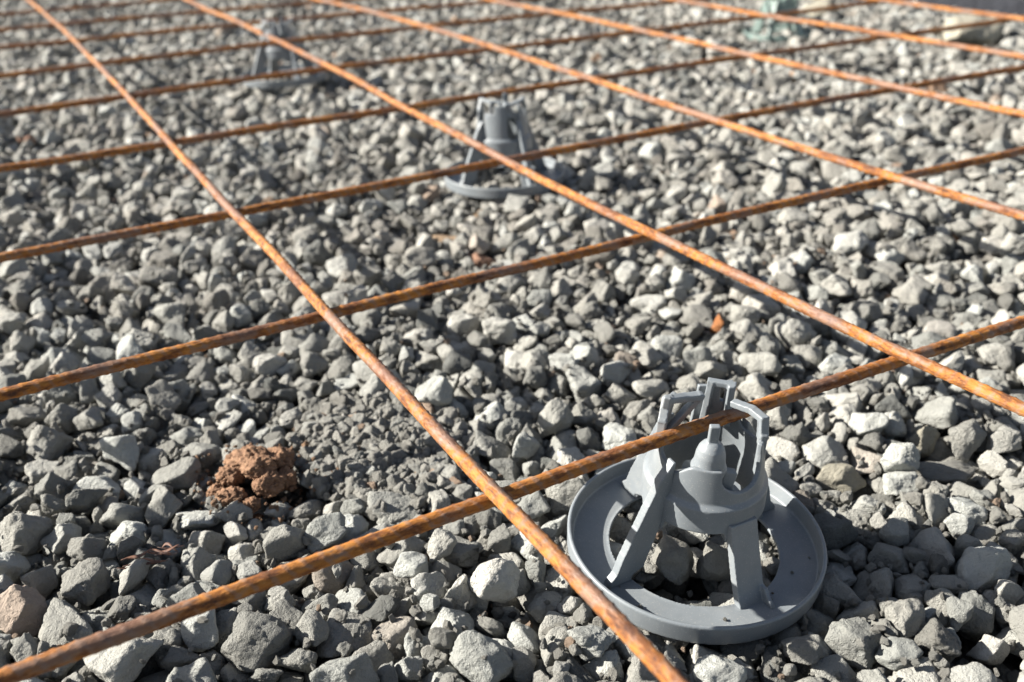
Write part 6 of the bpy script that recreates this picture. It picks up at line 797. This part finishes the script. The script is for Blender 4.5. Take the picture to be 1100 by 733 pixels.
# stones under a ring foot are pushed down until they clear it
Zt = np.empty(len(P))
for i in range(len(P)):
    pass
ext = np.sqrt(((np.stack([2*(QQ[:, 1]*QQ[:, 3]-QQ[:, 2]*QQ[:, 0]), 2*(QQ[:, 2]*QQ[:, 3]+QQ[:, 1]*QQ[:, 0]), 1-2*(QQ[:, 1]**2+QQ[:, 2]**2)], 1) * dims[KK] * SS[:, None]) ** 2).sum(1))
for ci, (cx, cy, ax_, ay_) in enumerate(CHAIRS):
    d = np.hypot(P[:, 0] - cx, P[:, 1] - cy)
    base = -.0005 if ci == 0 else .001
    plane = base + (-.0303 * (P[:, 0] - cx) + .0886 * (P[:, 1] - cy) if ci == 0 else 0)
    ring = (d > .034 - SS * .35) & (d < .0575 + SS * .33)
    over = P[:, 2] + ext - plane
    m = ring & (over > 0); P[m, 2] -= over[m]
    m = (d <= .034) & (P[:, 2] + ext > .004); P[m, 2] -= (P[:, 2] + ext - .004)[m]
P, QQ, KK, SS = P[keep], QQ[keep], KK[keep], SS[keep]
fd = np.hypot((P[:, 0] + .071) / .052, (P[:, 1] - .455) / .060); P[:, 2] -= .007 * np.clip(1.25 - fd, 0, 1) * (P[:, 2] > -.02)
near = (np.abs(P[:, 0]) < .5) & (P[:, 1] < 1.05)
for i in np.where(near)[0]: splat(P[i], QQ[i], dims[KK[i]], SS[i])

n0 = len(P)
tint = np.clip(rs.normal(.52, .27, n0), 0, 1); tint[rs.rand(n0) < .07] = 1.
warm = np.where(rs.rand(n0) < .008, rs.uniform(.35, .95, n0), rs.uniform(0, .09, n0))
warm[P[:, 1] < .62] *= .25
# crumbs: small chips that fell into the gaps, and the patch of crusher fines by the first long bar
cP, cQ, cS = [], [], []
def crumb(x, y, s, z):
    q = rs.normal(size=4); cP.append((x, y, z)); cQ.append(q / np.linalg.norm(q)); cS.append(s)
for k in range(5200):
    y = rs.uniform(.2, .95); x = rs.uniform(-.24 - .3 * (y - .28), .22 + .3 * (y - .28)); best = None
    for _ in range(5):
        xx, yy = x + rs.uniform(-.008, .008), y + rs.uniform(-.008, .008); z = hm(xx, yy, .001).max()
        if best is None or z < best[2]: best = (xx, yy, z)
    s = float(np.clip(rs.lognormal(math.log(.0038), .42), .002, .009)); crumb(best[0], best[1], s, best[2] + s * .18)
    splat(cP[-1], cQ[-1], np.array([.42, .36, .3]), s)
FC = np.array([-.071, .455])
for k in range(6500):
    a = rs.uniform(0, 2 * math.pi); r = math.sqrt(rs.rand()); x = FC[0] + .050 * r * math.cos(a) - .012 * r * math.sin(a); y = FC[1] + .062 * r * math.sin(a)
    if rs.rand() < max(0, r - .55) * 1.6: continue
    s = float(np.clip(rs.lognormal(math.log(.0034), .6), .0013, .0120)); z = hm(x, y, s * 300).mean()
    if z > .0045: continue
    crumb(x, y, s, z + s * .22); splat(cP[-1], cQ[-1], np.array([.42, .36, .3]), s)
nd = len(cP)
for k in range(420):
    a = rs.uniform(0, 2 * math.pi); rr = .012 + abs(rs.normal(0, .012)); x, y = CLOD[0] + rr * math.cos(a), CLOD[1] + rr * math.sin(a)
    s = float(np.clip(rs.lognormal(math.log(.0013), .5), .0006, .0045)); crumb(x, y, s, hm(x, y, .001).max() + s * .2)
nd2 = len(cP)
for k in range(13):      # grit lying in the nearest ring foot
    a = rs.uniform(0, 2 * math.pi); rr = rs.uniform(.040, .053); x, y = CHAIRS[0][0] + rr * math.cos(a), CHAIRS[0][1] + rr * math.sin(a)
    s = float(np.clip(rs.lognormal(math.log(.0011), .45), .0006, .0030)); crumb(x, y, s, .0022 - .056 * rr * math.cos(a) + .085 * rr * math.sin(a) + s * .25)
m0 = len(cP)
P = np.r_[P, np.array(cP)]; QQ = np.r_[QQ, np.array(cQ)]; SS = np.r_[SS, np.array(cS)]; KK = np.r_[KK, rs.randint(0, NV, m0)]
tint = np.r_[tint, np.clip(rs.normal(.45, .13, m0), 0, 1)]; warm = np.r_[warm, np.where(rs.rand(m0) < .03, .6, .04)]; warm[n0 + nd:n0 + nd2] = .95; tint[n0 + nd:n0 + nd2] = .2
me = bpy.data.meshes.new('gravel'); me.vertices.add(len(P)); me.vertices.foreach_set('co', P.astype('f').ravel())
eu = np.array([Quaternion(q).to_euler('XYZ')[:] for q in QQ], 'f')
at = me.attributes.new('rot', 'FLOAT_VECTOR', 'POINT'); at.data.foreach_set('vector', eu.ravel())
for nm, arr in (('size', SS), ('tint', tint), ('warm', warm)):
    at = me.attributes.new(nm, 'FLOAT', 'POINT'); at.data.foreach_set('value', arr.astype('f'))
at = me.attributes.new('pick', 'INT', 'POINT'); at.data.foreach_set('value', KK.astype('i'))
gravel = link('gravel', me, M_STONE); tag(gravel, 'loose bed of grey crushed stone gravel under the rusty mesh', 'gravel', kind='stuff')
ng = bpy.data.node_groups.new('scatter', 'GeometryNodeTree')
ng.interface.new_socket('Geometry', in_out='INPUT', socket_type='NodeSocketGeometry'); ng.interface.new_socket('Geometry', in_out='OUTPUT', socket_type='NodeSocketGeometry')
gi = ng.nodes.new('NodeGroupInput'); go = ng.nodes.new('NodeGroupOutput'); ip = ng.nodes.new('GeometryNodeInstanceOnPoints'); ci = ng.nodes.new('GeometryNodeCollectionInfo')
ci.inputs['Collection'].default_value = stones; ci.inputs['Separate Children'].default_value = True; ci.inputs['Reset Children'].default_value = True
ip.inputs['Pick Instance'].default_value = True
def na(nm, ty):
    x = ng.nodes.new('GeometryNodeInputNamedAttribute'); x.data_type = ty; x.inputs[0].default_value = nm; return x.outputs[0]
ng.links.new(gi.outputs[0], ip.inputs['Points']); ng.links.new(ci.outputs[0], ip.inputs['Instance'])
ng.links.new(na('pick', 'INT'), ip.inputs['Instance Index']); ng.links.new(na('rot', 'FLOAT_VECTOR'), ip.inputs['Rotation']); ng.links.new(na('size', 'FLOAT'), ip.inputs['Scale'])
ng.links.new(ip.outputs[0], go.inputs[0])
md = gravel.modifiers.new('scatter', 'NODES'); md.node_group = ng

# ------------------------------------------------------------------ ground under and beyond the gravel
def ground():
    bm = bmesh.new(); xs = np.r_[-60, -20, -6, np.linspace(-3, 3, 61), 6, 20, 60]; ys = np.r_[-60, -20, -4, np.linspace(-1, 5, 61), 8, 20, 60]
    g = [[bm.verts.new((x, y, (-.040 if y < 3.3 and abs(x) < 2.2 else -.012) + .004 * noise.noise(Vector((x * 9, y * 9, 0))))) for y in ys] for x in xs]
    for i in range(len(xs) - 1):
        for j in range(len(ys) - 1): bm.faces.new((g[i][j], g[i+1][j], g[i+1][j+1], g[i][j+1]))
    me = bpy.data.meshes.new('ground'); bm.to_mesh(me); smooth(me); return link('ground', me, M_SOIL)
tag(ground(), kind='structure')

def dark_strip():
    bm = bmesh.new(); a, b = Vector((-.324, 2.97)), Vector((1.676, .889)); d = (b - a).normalized(); nn = Vector((-d.y, d.x)); rows = []
    for i in range(81):
        t_ = i / 80; row = []
        for j, off in enumerate((0, .004, .02, .12, .5, 1.4)):
            q = a.lerp(b, t_) + nn * (off + .02 * noise.noise(Vector((t_ * 22, 0, 0)))); row.append(bm.verts.new((q.x, q.y, (-.03, .012, .018, .015, .006, -.03)[j] + .004 * noise.noise(Vector((t_ * 40, off * 20, 3))))))
        rows.append(row)
    for r0, r1 in zip(rows[:-1], rows[1:]):
        for j in range(5): bm.faces.new((r0[j], r1[j], r1[j+1], r0[j+1]))
    me = bpy.data.meshes.new('path'); bm.to_mesh(me); smooth(me); return link('path', me, M_DARK)  # low dark strip beyond the gravel, not known to be a path
tag(dark_strip(), kind='structure')

# ------------------------------------------------------------------ rebar mesh
dA = np.array([0.88470747, 0.46614664]); dB = np.array([-0.46614664, 0.88470747])
TR = {'A1': ([-0.007, 0.3062], [(-0.1701, -0.0016), (0.0041, 0.0037), (0.2196, 0.0056), (0.2936, -0.0005)]),
 'A2': ([-0.1002, 0.4832], [(-0.1569, -0.007), (0.0032, -0.0045), (0.2164, 0.002), (0.4266, -0.0001), (0.5523, -0.0065)]),
 'A3': ([-0.1934, 0.6601], [(-0.1437, -0.0129), (-0.0003, -0.012), (0.215, -0.0048), (0.4234, -0.0037), (0.647, -0.0071), (0.8077, -0.0149)]),
 'A4': ([-0.2867, 0.8371], [(-0.1289, 0.0059), (0.0046, 0.003), (0.2214, 0.0012), (0.4301, 0.003), (0.6368, -0.0009), (0.8474, -0.0122), (1.0597, -0.0191)]),
 'A5': ([-0.3799, 1.014], [(-0.1148, 0.0128), (0.0077, 0.0231), (0.2297, 0.0308), (0.4317, 0.0028), (0.64, 0.0124), (0.8418, -0.005), (1.0487, -0.0021)]),
 'A6': ([-0.4731, 1.1909], [(-0.1002, 0.0274), (0.007, 0.0184), (0.2317, 0.0334), (0.4316, 0.0167), (0.6367, 0.002), (0.8326, -0.0115)]),
 'A7': ([-0.5664, 1.3679], [(-0.0861, 0.0357), (0.0059, 0.0141), (0.2328, 0.0116), (0.4225, 0.0084), (0.6198, -0.037)]),
 'A8': ([-0.6596, 1.5448], [(0.0037, 0.0019), (0.2237, -0.0396), (0.4033, -0.0328)]),
 'A9': ([-0.7528, 1.7218], [(-0.0025, -0.0272)]),
 'A10': ([-0.846, 1.8987], []),
 'A11': ([-0.9393, 2.0757], []),
 'B0': ([-0.1898, 0.2099], []),
 'B1': ([-0.007, 0.3062], [(-0.1085, 0.0009), (-0.0037, -0.0003), (0.1829, 0.0006), (0.3702, 0.004), (0.5794, -0.0008), (0.7937, -0.0038), (0.9837, -0.0031), (1.1742, -0.0021), (1.3569, 0.0001), (1.5232, 0.0061), (1.6897, 0.0103)]),
 'B2': ([0.1759, 0.4026], [(-0.0598, -0.0062), (-0.002, -0.0034), (0.1893, -0.0002), (0.3772, 0.0011), (0.5777, -0.0051), (0.8011, -0.0132), (0.9983, -0.0152), (1.1717, -0.0162), (1.3165, -0.0074)]),
 'B3': ([0.3587, 0.4989], [(0.0899, 0.0009), (0.1871, 0.0018), (0.3783, 0.0049), (0.5795, -0.0016), (0.7739, -0.0031), (0.982, -0.003), (1.1686, 0.0059), (1.3232, 0.0245)]),
 'B4': ([0.5415, 0.5952], [(0.2495, -0.0051), (0.375, -0.006), (0.5757, 0.004), (0.7832, 0.0008), (0.9677, 0.0041), (1.1244, 0.0205)]),
 'B5': ([0.7244, 0.6916], [(0.4059, -0.0069), (0.5647, 0.0057), (0.7663, 0.0111), (0.9546, 0.02)]),
 'B6': ([0.9072, 0.7879], [(0.5579, 0.0058), (0.7692, 0.0164)]),
 'B7': ([1.09, 0.8843], [])}
BR = .0030
def track(key):
    o, pts = TR[key]; d = dA if key[0] == 'A' else dB; nrm = np.array([-d[1], d[0]])
    if len(pts) >= 3:
        t = np.array([q[0] for q in pts]); v = np.array([q[1] for q in pts]); wt = 1 / (.05 + np.hypot(*(np.array(o)[:, None] + d[:, None] * t)))
        cf = np.polyfit(t, v, 3 if len(pts) >= 6 else min(2, len(pts) - 2), w=wt); lo_, hi_ = t.min() - .02, t.max() + .02
        f = lambda s: float(np.polyval(cf, min(max(s, lo_), hi_)))
    else: f = lambda s: (pts[0][1] if pts else 0.)
    return np.array(o), d, nrm, f
def bar_mesh(key, s0, s1, z, seed):
    o, d, nrm, f = track(key); rs_ = random.Random(seed); L = s1 - s0
    S = []; s = s0
    while s < s1:
        S.append(s); pt = o + d * s; dist = math.hypot(*pt); s += .0008 if dist < .75 else (.0016 if dist < 1.1 else .006)
    ns = 20; V = []; Fc = []
    ph0 = rs_.uniform(0, 6)
    for i, s in enumerate(S):
        pt = o + d * s + nrm * f(s)
        zz = z + .0014 * noise.noise(Vector((s * 6, seed * 3.3, 0))); pt = pt + nrm * .0010 * noise.noise(Vector((s * 9, seed * 1.7, 5)))
        for k in range(ns):
            a = 2 * math.pi * k / ns
            # two longitudinal seams and three rows of slanted ribs
            row = int(a / (2 * math.pi / 3)); al = (a % (2 * math.pi / 3)) / (2 * math.pi / 3)
            slant = .0035 * (al - .5) * (1 if row != 1 else -1)
            ph = ((s + slant + row * .0021) % .0066) / .0066
            rib = math.exp(-((ph - .5) / .10) ** 2) * max(0, math.sin(math.pi * al)) ** .6
            seam = math.exp(-((al if al < .5 else 1 - al) / .07) ** 2)
            r = BR - .0001 + .00042 * rib + .00022 * seam + .00010 * noise.noise(Vector((s * 130, a * 1.1, seed)))
            V.append((s - S[0], -math.sin(a) * r + 0, math.cos(a) * r, pt[0], pt[1], zz))
    V = np.array(V)
    W_ = np.empty((len(V), 3)); W_[:, 0] = V[:, 3] + nrm[0] * -V[:, 1]; W_[:, 1] = V[:, 4] + nrm[1] * -V[:, 1]; W_[:, 2] = V[:, 5] + V[:, 2]
    # local frame: x along the bar so the rust streaks follow it
    org = o + d * s0; L3 = W_ - [org[0], org[1], 0]
    loc = np.c_[L3[:, 0] * d[0] + L3[:, 1] * d[1], L3[:, 0] * nrm[0] + L3[:, 1] * nrm[1], L3[:, 2]]
    m = len(S)
    idx = np.arange(m * ns).reshape(m, ns); a_ = idx[:-1]; b_ = np.roll(a_, -1, 1); c_ = np.roll(idx[1:], -1, 1); e_ = idx[1:]
    faces = np.stack([a_, b_, c_, e_], -1).reshape(-1, 4).tolist() + [idx[0][::-1].tolist(), idx[-1].tolist()]
    me = bpy.data.meshes.new('bar'); me.from_pydata(loc.tolist(), [], faces); smooth(me)
    return me, org, math.atan2(d[1], d[0])
mesh_root = bpy.data.objects.new('rebar_mesh', None); COL.objects.link(mesh_root)
tag(mesh_root, 'rusty orange steel reinforcing mesh of crossing bars held above the gravel', 'rebar mesh')
for i in range(1, 12):
    me, org, ang = bar_mesh('A%d' % i, -.32 - .04 * i, .9 + .05 * i if i < 9 else 2.0, BAR_Z, i)
    b = link('cross_bar', me, M_RUST, mesh_root); b.location = (org[0], org[1], 0); b.rotation_euler = (0, 0, ang)
for i in range(0, 8):
    me, org, ang = bar_mesh('B%d' % i, -.30, 2.15, BAR_Z + .0053, 50 + i)
    b = link('long_bar', me, M_RUST, mesh_root); b.location = (org[0], org[1], 0); b.rotation_euler = (0, 0, ang)

# ------------------------------------------------------------------ bar chairs
def remesh(V, Fc, voxel, it=3):
    me = bpy.data.meshes.new('tmp'); me.from_pydata(V, [], Fc); o = bpy.data.objects.new('tmp', me); COL.objects.link(o)
    m = o.modifiers.new('r', 'REMESH'); m.mode = 'VOXEL'; m.voxel_size = voxel; m.use_smooth_shade = True
    m = o.modifiers.new('s', 'SMOOTH'); m.iterations = it; m.factor = .5
    dg = bpy.context.evaluated_depsgraph_get(); out = bpy.data.meshes.new_from_object(o.evaluated_get(dg)); bpy.data.objects.remove(o); bpy.data.meshes.remove(me); smooth(out)
    return out
class Geo:
    def __init__(s): s.V = []; s.F = []
    def add(s, v, f): b = len(s.V); s.V += [tuple(x) for x in v]; s.F += [tuple(i + b for i in q) for q in f]
    def hexa(s, c):      # eight corners: bottom loop of four, top loop of four
        s.add(c, [(3, 2, 1, 0), (4, 5, 6, 7), (0, 1, 5, 4), (1, 2, 6, 5), (2, 3, 7, 6), (3, 0, 4, 7)])
    def bar(s, a, b, w_, h_, up=Vector((0, 0, 1))):
        a, b = Vector(a), Vector(b); d = (b - a).normalized(); sd = d.cross(up)
        if sd.length < .05: sd = d.cross(Vector((1, 0, 0)))
        sd.normalize(); u = sd.cross(d); s.hexa([p_ + sd * x * w_ / 2 + u * y * h_ / 2 for p_ in (a, b) for x, y in ((-1, -1), (1, -1), (1, 1), (-1, 1))])
    def path(s, pts, w_, h_, up=Vector((0, 0, 1))):
        for a, b in zip(pts[:-1], pts[1:]):
            a, b = Vector(a), Vector(b); e = (b - a).normalized() * min(w_, h_) * .42; s.bar(a - e, b + e, w_, h_, up)
    def lathe(s, prof, n_=120, cx=0, cy=0, closed=True):
        m = len(prof); v = [(cx + r * math.cos(2*math.pi*k/n_), cy + r * math.sin(2*math.pi*k/n_), z) for k in range(n_) for r, z in prof]
        f = []
        for k in range(n_):
            k2 = (k + 1) % n_
            for j in range(m if closed else m - 1): j2 = (j + 1) % m; f.append((k*m+j, k2*m+j, k2*m+j2, k*m+j2))
        if not closed: f.append([k*m for k in range(n_)][::-1]); f.append([k*m+m-1 for k in range(n_)])
        s.add(v, f)
def cyl(r, az, z): return Vector((r * math.cos(R(az)), r * math.sin(R(az)), z))
def cone_r(z):    # outer radius of the cup wall
    if z < .0425: return .0262 + (.0425 - z) * .03
    if z < .0445: return .0262 - (z - .0425) / .0020 * .0020
    return .0242 - (z - .0445) * .115
LEG_AZ = (207.5, 297.5, 27.5, 117.5)
def adiff(a, b): return (a - b + 180) % 360 - 180
def wall_top(az):
    z = .0665
    if 72 <= az <= 144: z = .0735
    elif 144 < az < 164: z = .0735 - (az - 144) / 20 * .017
    elif 164 <= az < 190: z = .0565
    for c, hw, zb in ((298, .0094, .0490), (117.5, .0064, .0430), (27.5, .0060, .0555), (207.5, .0064, .0565)):
        x = R(adiff(az, c)) * .0212
        if abs(x) < hw:
            r_ = min(hw, .0098); z = min(z, zb + (r_ - math.sqrt(max(0, r_ * r_ - x * x))) * .75)
    if abs(adiff(az, 247)) < 32:
        u = min(1, max(0, (adiff(az, 247) + 27) / 24)); z = min(z, .0545 + .0055 * u * u * (3 - 2 * u))
    return z
def wall_bot(az):
    d_ = min(abs(adiff(az, c)) for c in LEG_AZ)
    x = max(0, R(d_) * .0240 - .0066)
    return .0265 + (0 if x <= 0 else min(.0055, math.sqrt(max(0, .0012**2 - max(0, .0012 - x)**2)) * 4))
def cup_geo():
    g = Geo(); N_ = 480; rows = np.unique(np.r_[np.linspace(.02, .0425, 14), np.linspace(.0425, .0445, 4), np.linspace(.0445, .074, 38)]); m = len(rows)
    V = []
    for k in range(N_):
        az = 360 * k / N_; zt, zb = wall_top(az), wall_bot(az)
        for z in rows:
            z_ = min(max(z, zb), zt); V.append(cyl(cone_r(z_), az, z_))
        for z in rows[::-1]:
            z_ = min(max(z, zb), zt); V.append(cyl(cone_r(max(z_, .0446)) - .0021, az, z_))
    F = []; M2 = 2 * m
    for k in range(N_):
        k2 = (k + 1) % N_
        for j in range(M2): j2 = (j + 1) % M2; F.append((k*M2+j, k2*M2+j, k2*M2+j2, k*M2+j2))
    g.add(V, F); return g
def make_chair(mat, voxel=.00042):
    root = bpy.data.objects.new('bar_chair', None); COL.objects.link(root)
    g = Geo(); g.lathe([(.0560, 0), (.0564, .0088), (.0558, .0096), (.0546, .0094), (.0537, .0024), (.0385, .0018), (.0374, .0022), (.0370, .0006), (.0535, .0002), (.054, 0)], 180)
    link('base_ring', remesh(g.V, g.F, voxel), mat, root)
    link('cup', remesh(*(lambda c: (c.V, c.F))(cup_geo()), voxel), mat, root)
    for az in LEG_AZ:
        g = Geo(); e = Vector((-math.sin(R(az)), math.cos(R(az)), 0)); o_ = Vector((math.cos(R(az)), math.sin(R(az)), 0))
        tall = az in (207.5, 27.5, 117.5); Z = Vector((0, 0, 1))
        pr = lambda z: .0390 - (.0390 - .0252) * (max(0, z - .0010) / .0347) ** .85
        for k in range(6):
            z0, z1 = .0010 + k * .0057, .0010 + (k + 1) * .0057 + .0005
            lo_h, hi_h = (-.0005, .0055) if tall else (-.0068, .0068)
            th = .0015 if tall else .0021; g.hexa([o_ * (pr(z) + s * th) + e * h + Z * z for z in (z0, z1) for s, h in ((-1, lo_h), (1, lo_h), (1, hi_h), (-1, hi_h))])
        if tall: off, hw, prof = e * .0042, .0021, [(.0490, .0018), (.0480, .0045), (.0455, .0070), (.0425, .0165), (.0375, .0290), (.0330, .0400), (.0280, .0520), (.0230, .0590)]
        else: off, hw, prof = e * .0058, .0010, [(.0470, .0018), (.0440, .0040), (.0405, .0075)]
        inn = (lambda z: .0375 if z < .005 else (.0325 - (z - .005) * .30 if z < .036 else .0225)) if tall else (lambda z: pr(z) - .001)
        for (ra, za), (rb, zb) in zip(prof[:-1], prof[1:]):
            g.hexa([o_ * r_ + off + e * s * hw + Z * z for r0, r1, z in ((min(inn(za), ra - .0012), ra, za), (min(inn(zb), rb - .0012), rb, zb + .0005)) for r_, s in ((r0, -1), (r1, -1), (r1, 1), (r0, 1))])
        link('leg', remesh(g.V, g.F, voxel), mat, root)
    # hooks over the bar seats
    g = Geo(); up = Vector((0, 0, 1))     # right-hand hook
    g.path([cyl(.0208, 336, .050), cyl(.0207, 336, .068), cyl(.0195, 342, .0745), cyl(.0150, 0, .0748), cyl(.0110, 32, .0738)], .0038, .0028)
    g.path([cyl(.0208, 354, .052), cyl(.0205, 354, .066), cyl(.0190, 348, .0735)], .0038, .0028)
    link('hook', remesh(g.V, g.F, voxel), mat, root)
    g = Geo()                             # left-hand hook, an open loop
    g.path([cyl(.0212, 181, .052), cyl(.0206, 177, .068), cyl(.0200, 163, .0748), cyl(.0185, 161, .0752), cyl(.0150, 133, .0730), cyl(.0135, 105, .0725)], .0038, .0028)
    g.path([cyl(.0135, 105, .0725), cyl(.0150, 123, .0660), cyl(.0190, 151, .0560), cyl(.0208, 161, .0530)], .0034, .0028)
    g.path([cyl(.0198, 169, .0745), cyl(.0196, 169, .0770)], .003, .003)
    link('hook', remesh(g.V, g.F, voxel), mat, root)
    g = Geo()                             # back tab with its slot
    g.path([cyl(.0180, 88, .058), cyl(.0175, 85, .0760)], .0036, .0028)
    g.path([cyl(.0185, 59, .058), cyl(.0180, 59, .0760)], .0060, .0030)
    g.path([cyl(.0176, 87, .0765), cyl(.0180, 55, .0765)], .0032, .0026)
    link('tab', remesh(g.V, g.F, voxel), mat, root)
    g = Geo()                             # domed post with a pin on the near wall
    c_ = cyl(.0153, 258, 0)
    g.lathe([(.0001, .0545), (.0068, .0545), (.0074, .0575), (.0066, .0592), (.0062, .0615), (.0060, .0640), (.0052, .0668), (.0040, .0686), (.0026, .0696), (.0001, .0700)], 60, c_.x, c_.y, False); g.bar(c_ + Vector((0, 0, .068)), c_ + Vector((0, 0, .0775)), .0028, .0042, Vector((1, 0, 0)))
    link('pin', remesh(g.V, g.F, voxel), mat, root)
    # little stop inside the cup
    g = Geo(); g.bar(cyl(.0175, 280, .044), cyl(.0165, 290, .0560), .0055, .0045, Vector((0, 1, 0))); g.bar(cyl(.0190, 282, .0465), cyl(.0190, 300, .0465), .004, .003)
    link('bar_stop', remesh(g.V, g.F, voxel), mat, root)
    return root
def copy_thing(src):
    c = src.copy(); COL.objects.link(c)
    for ch in [o for o in COL.objects if o.parent == src]:
        d_ = ch.copy(); COL.objects.link(d_); d_.parent = c
    return c
ch1 = make_chair(M_PLASTIC)
GRP = 'plastic bar chairs carrying the mesh'
tag(ch1, 'nearest grey plastic bar chair, in focus, holding the nearest cross bar', 'bar chair', GRP)
cx, cy, _, _ = CHAIRS[0]
nrm = Vector((.056, -.085, 1)).normalized()
ch1.rotation_mode = 'QUATERNION'; ch1.rotation_quaternion = Vector((0, 0, 1)).rotation_difference(nrm)
ch1.location = Vector((cx, cy, .009)) - nrm * .0088
labs = ['mid-distance grey bar chair standing between the first two long bars, slightly out of focus',
        'blurred dark grey bar chair under the second long bar near the top left',
        'blurred pale green bar chair cut off by the top edge near the right']
for k, ((x, y, _, _), rz) in enumerate(zip(CHAIRS[1:], (180, 184, 20))):
    if k < 2: c = copy_thing(ch1)
    else:
        c = copy_thing(ch1)
        for o in [o for o in COL.objects if o.parent == c]:
            o.data = o.data.copy(); o.data.materials.clear(); o.data.materials.append(M_GREEN)
    c['label'] = labs[k]; c.rotation_mode = 'XYZ'; c.rotation_euler = (0, 0, R(rz)); c.location = (x, y, (.001, .009, -.005)[k])

# ------------------------------------------------------------------ single stones, clay, litter
MT = dict(W=M_WHITE, P=M_PINK, L=M_PALE, G=M_GREY, T=M_TAN, B=M_BRICK, O=M_ORANGE)
for nm, lab, mk, x, y, sz, ro, seed, lift, *zz in SINGLES:
    v = rock_verts(7000 + seed, D5); v = v / (v.max(0) - v.min(0))
    me = mesh_from(nm, v, F5); o = link(nm, me, MT[mk]); o.scale = sz; o.rotation_euler = tuple(R(q) for q in ro)
    z = float(np.percentile(hm(x, y, .006), 60)) if abs(x) < .45 and y < .98 else -.006
    z = min(max(z, -.016), .002)
    o.location = (x, y, z + sz[2] * .22 + lift * .4) if not zz else (x, y, zz[0])
    tag(o, lab, nm.replace('_', ' '))

def clod():
    D6, F6 = ico(5); rsc = random.Random(4); V = []; Fc = []; 
    lumps = [(0, .006, .004, .0125), (.010, .003, .002, .011), (-.009, .004, .001, .009), (.002, -.010, .001, .010), (-.013, -.008, -.002, .009), (.009, -.008, -.001, .0085), (-.004, .014, .001, .008), (-.007, -.015, -.003, .006), (.013, .011, -.002, .008), (.001, -.002, .005, .010), (-.017, .001, -.003, .006)]
    for x, y, z, r in lumps:
        x, y, z, r = x * 1.3, y * 1.3, z * 1.5, r * .80
        b = len(V); o = Vector((rsc.uniform(0, 9), rsc.uniform(0, 9), rsc.uniform(0, 9)))
        for d_ in D6:
            q = Vector(d_); a = 1 + .30 * noise.noise(q * 1.6 + o) + .16 * noise.noise(q * 4 + o) + .14 * noise.noise(q * 7 + o) + .09 * noise.noise(q * 14 + o) + .04 * noise.noise(q * 26 + o)
            V.append((x + q.x * r * a, y + q.y * r * a, z + q.z * r * a * .85))
        Fc += (F6 + b).tolist()
    for k in range(26):
        a = rsc.uniform(0, 6.28); rr = rsc.uniform(.4, 1.) ** .5 * .027; r = rsc.uniform(.0008, .0024); b = len(V); x, y = rr * math.cos(a), rr * math.sin(a) * .9
        z = float(hm(CLOD[0] + x, CLOD[1] + y, .001).mean()) - .0015 + r * .4
        dd, ff = ICO2; o = Vector((k * 3.1, 0, 0))
        for d_ in dd: q = Vector(d_); s_ = r * (1 + .7 * noise.noise(q * 1.5 + o) + .4 * noise.noise(q * 4 + o)); V.append((x + q.x * s_, y + q.y * s_, z + q.z * s_))
        Fc += (ff + b).tolist()
    me = bpy.data.meshes.new('clay_clod'); me.from_pydata(V, [], Fc); smooth(me); return me
ICO2 = ico(2); CLZ = min(.0, float(np.percentile(hm(*CLOD, .012), 60)))
c = link('clay_clod', clod(), M_CLAY); c.location = (CLOD[0], CLOD[1], .0015); c.rotation_euler = (0, 0, .5); c.scale = (.95, .95, .78)
tag(c, 'crumbly reddish brown clod of clay lying on the grey gravel', 'clay clod')

def leaf():
    g = bmesh.new(); rl = random.Random(2)
    for k in range(9):    # curled shreds
        x0, y0 = rl.uniform(-.012, .012), rl.uniform(-.006, .006); a = rl.uniform(-.6, .6); L = rl.uniform(.010, .022); wd = rl.uniform(.0003, .0014); prev = None
        for i in range(9):
            t_ = i / 8; px, py = x0 + L * (t_ - .5) * math.cos(a), y0 + L * (t_ - .5) * math.sin(a) + .002 * math.sin(t_ * 5 + k); pz = .002 + .003 * math.sin(t_ * 3.1 + k * .5) + k * .0004
            ww = wd * math.sin(math.pi * min(.97, max(.06, t_)))
            cur = [g.verts.new((px, py - ww, pz)), g.verts.new((px, py + ww, pz + ww * .6))]
            if prev: g.faces.new((prev[0], cur[0], cur[1], prev[1]))
            prev = cur
    me = bpy.data.meshes.new('dry_leaf'); g.to_mesh(me); smooth(me); t = NT('dry_leaf'); t.b.inputs['Roughness'].default_value = .7
    co = t.n('ShaderNodeTexCoord').outputs['Object']; t.l(t.ramp(t.noise(co, 300, 3), [(.35, (.06, .028, .02)), (.65, (.15, .07, .04))]), t.b.inputs['Base Color'])
    o = link('dry_leaf', me, t.m); sd = o.modifiers.new('thick', 'SOLIDIFY'); sd.thickness = .0003; return o
lf = leaf(); lx, ly = -.163, .356; lf.location = (lx, ly, float(np.percentile(hm(lx, ly, .010), 75))); lf.rotation_euler = (0, 0, .3); lf.scale = (.75, .75, .6)
tag(lf, 'shrivelled reddish brown dry leaf shreds caught between stones at lower left', 'dry leaf')
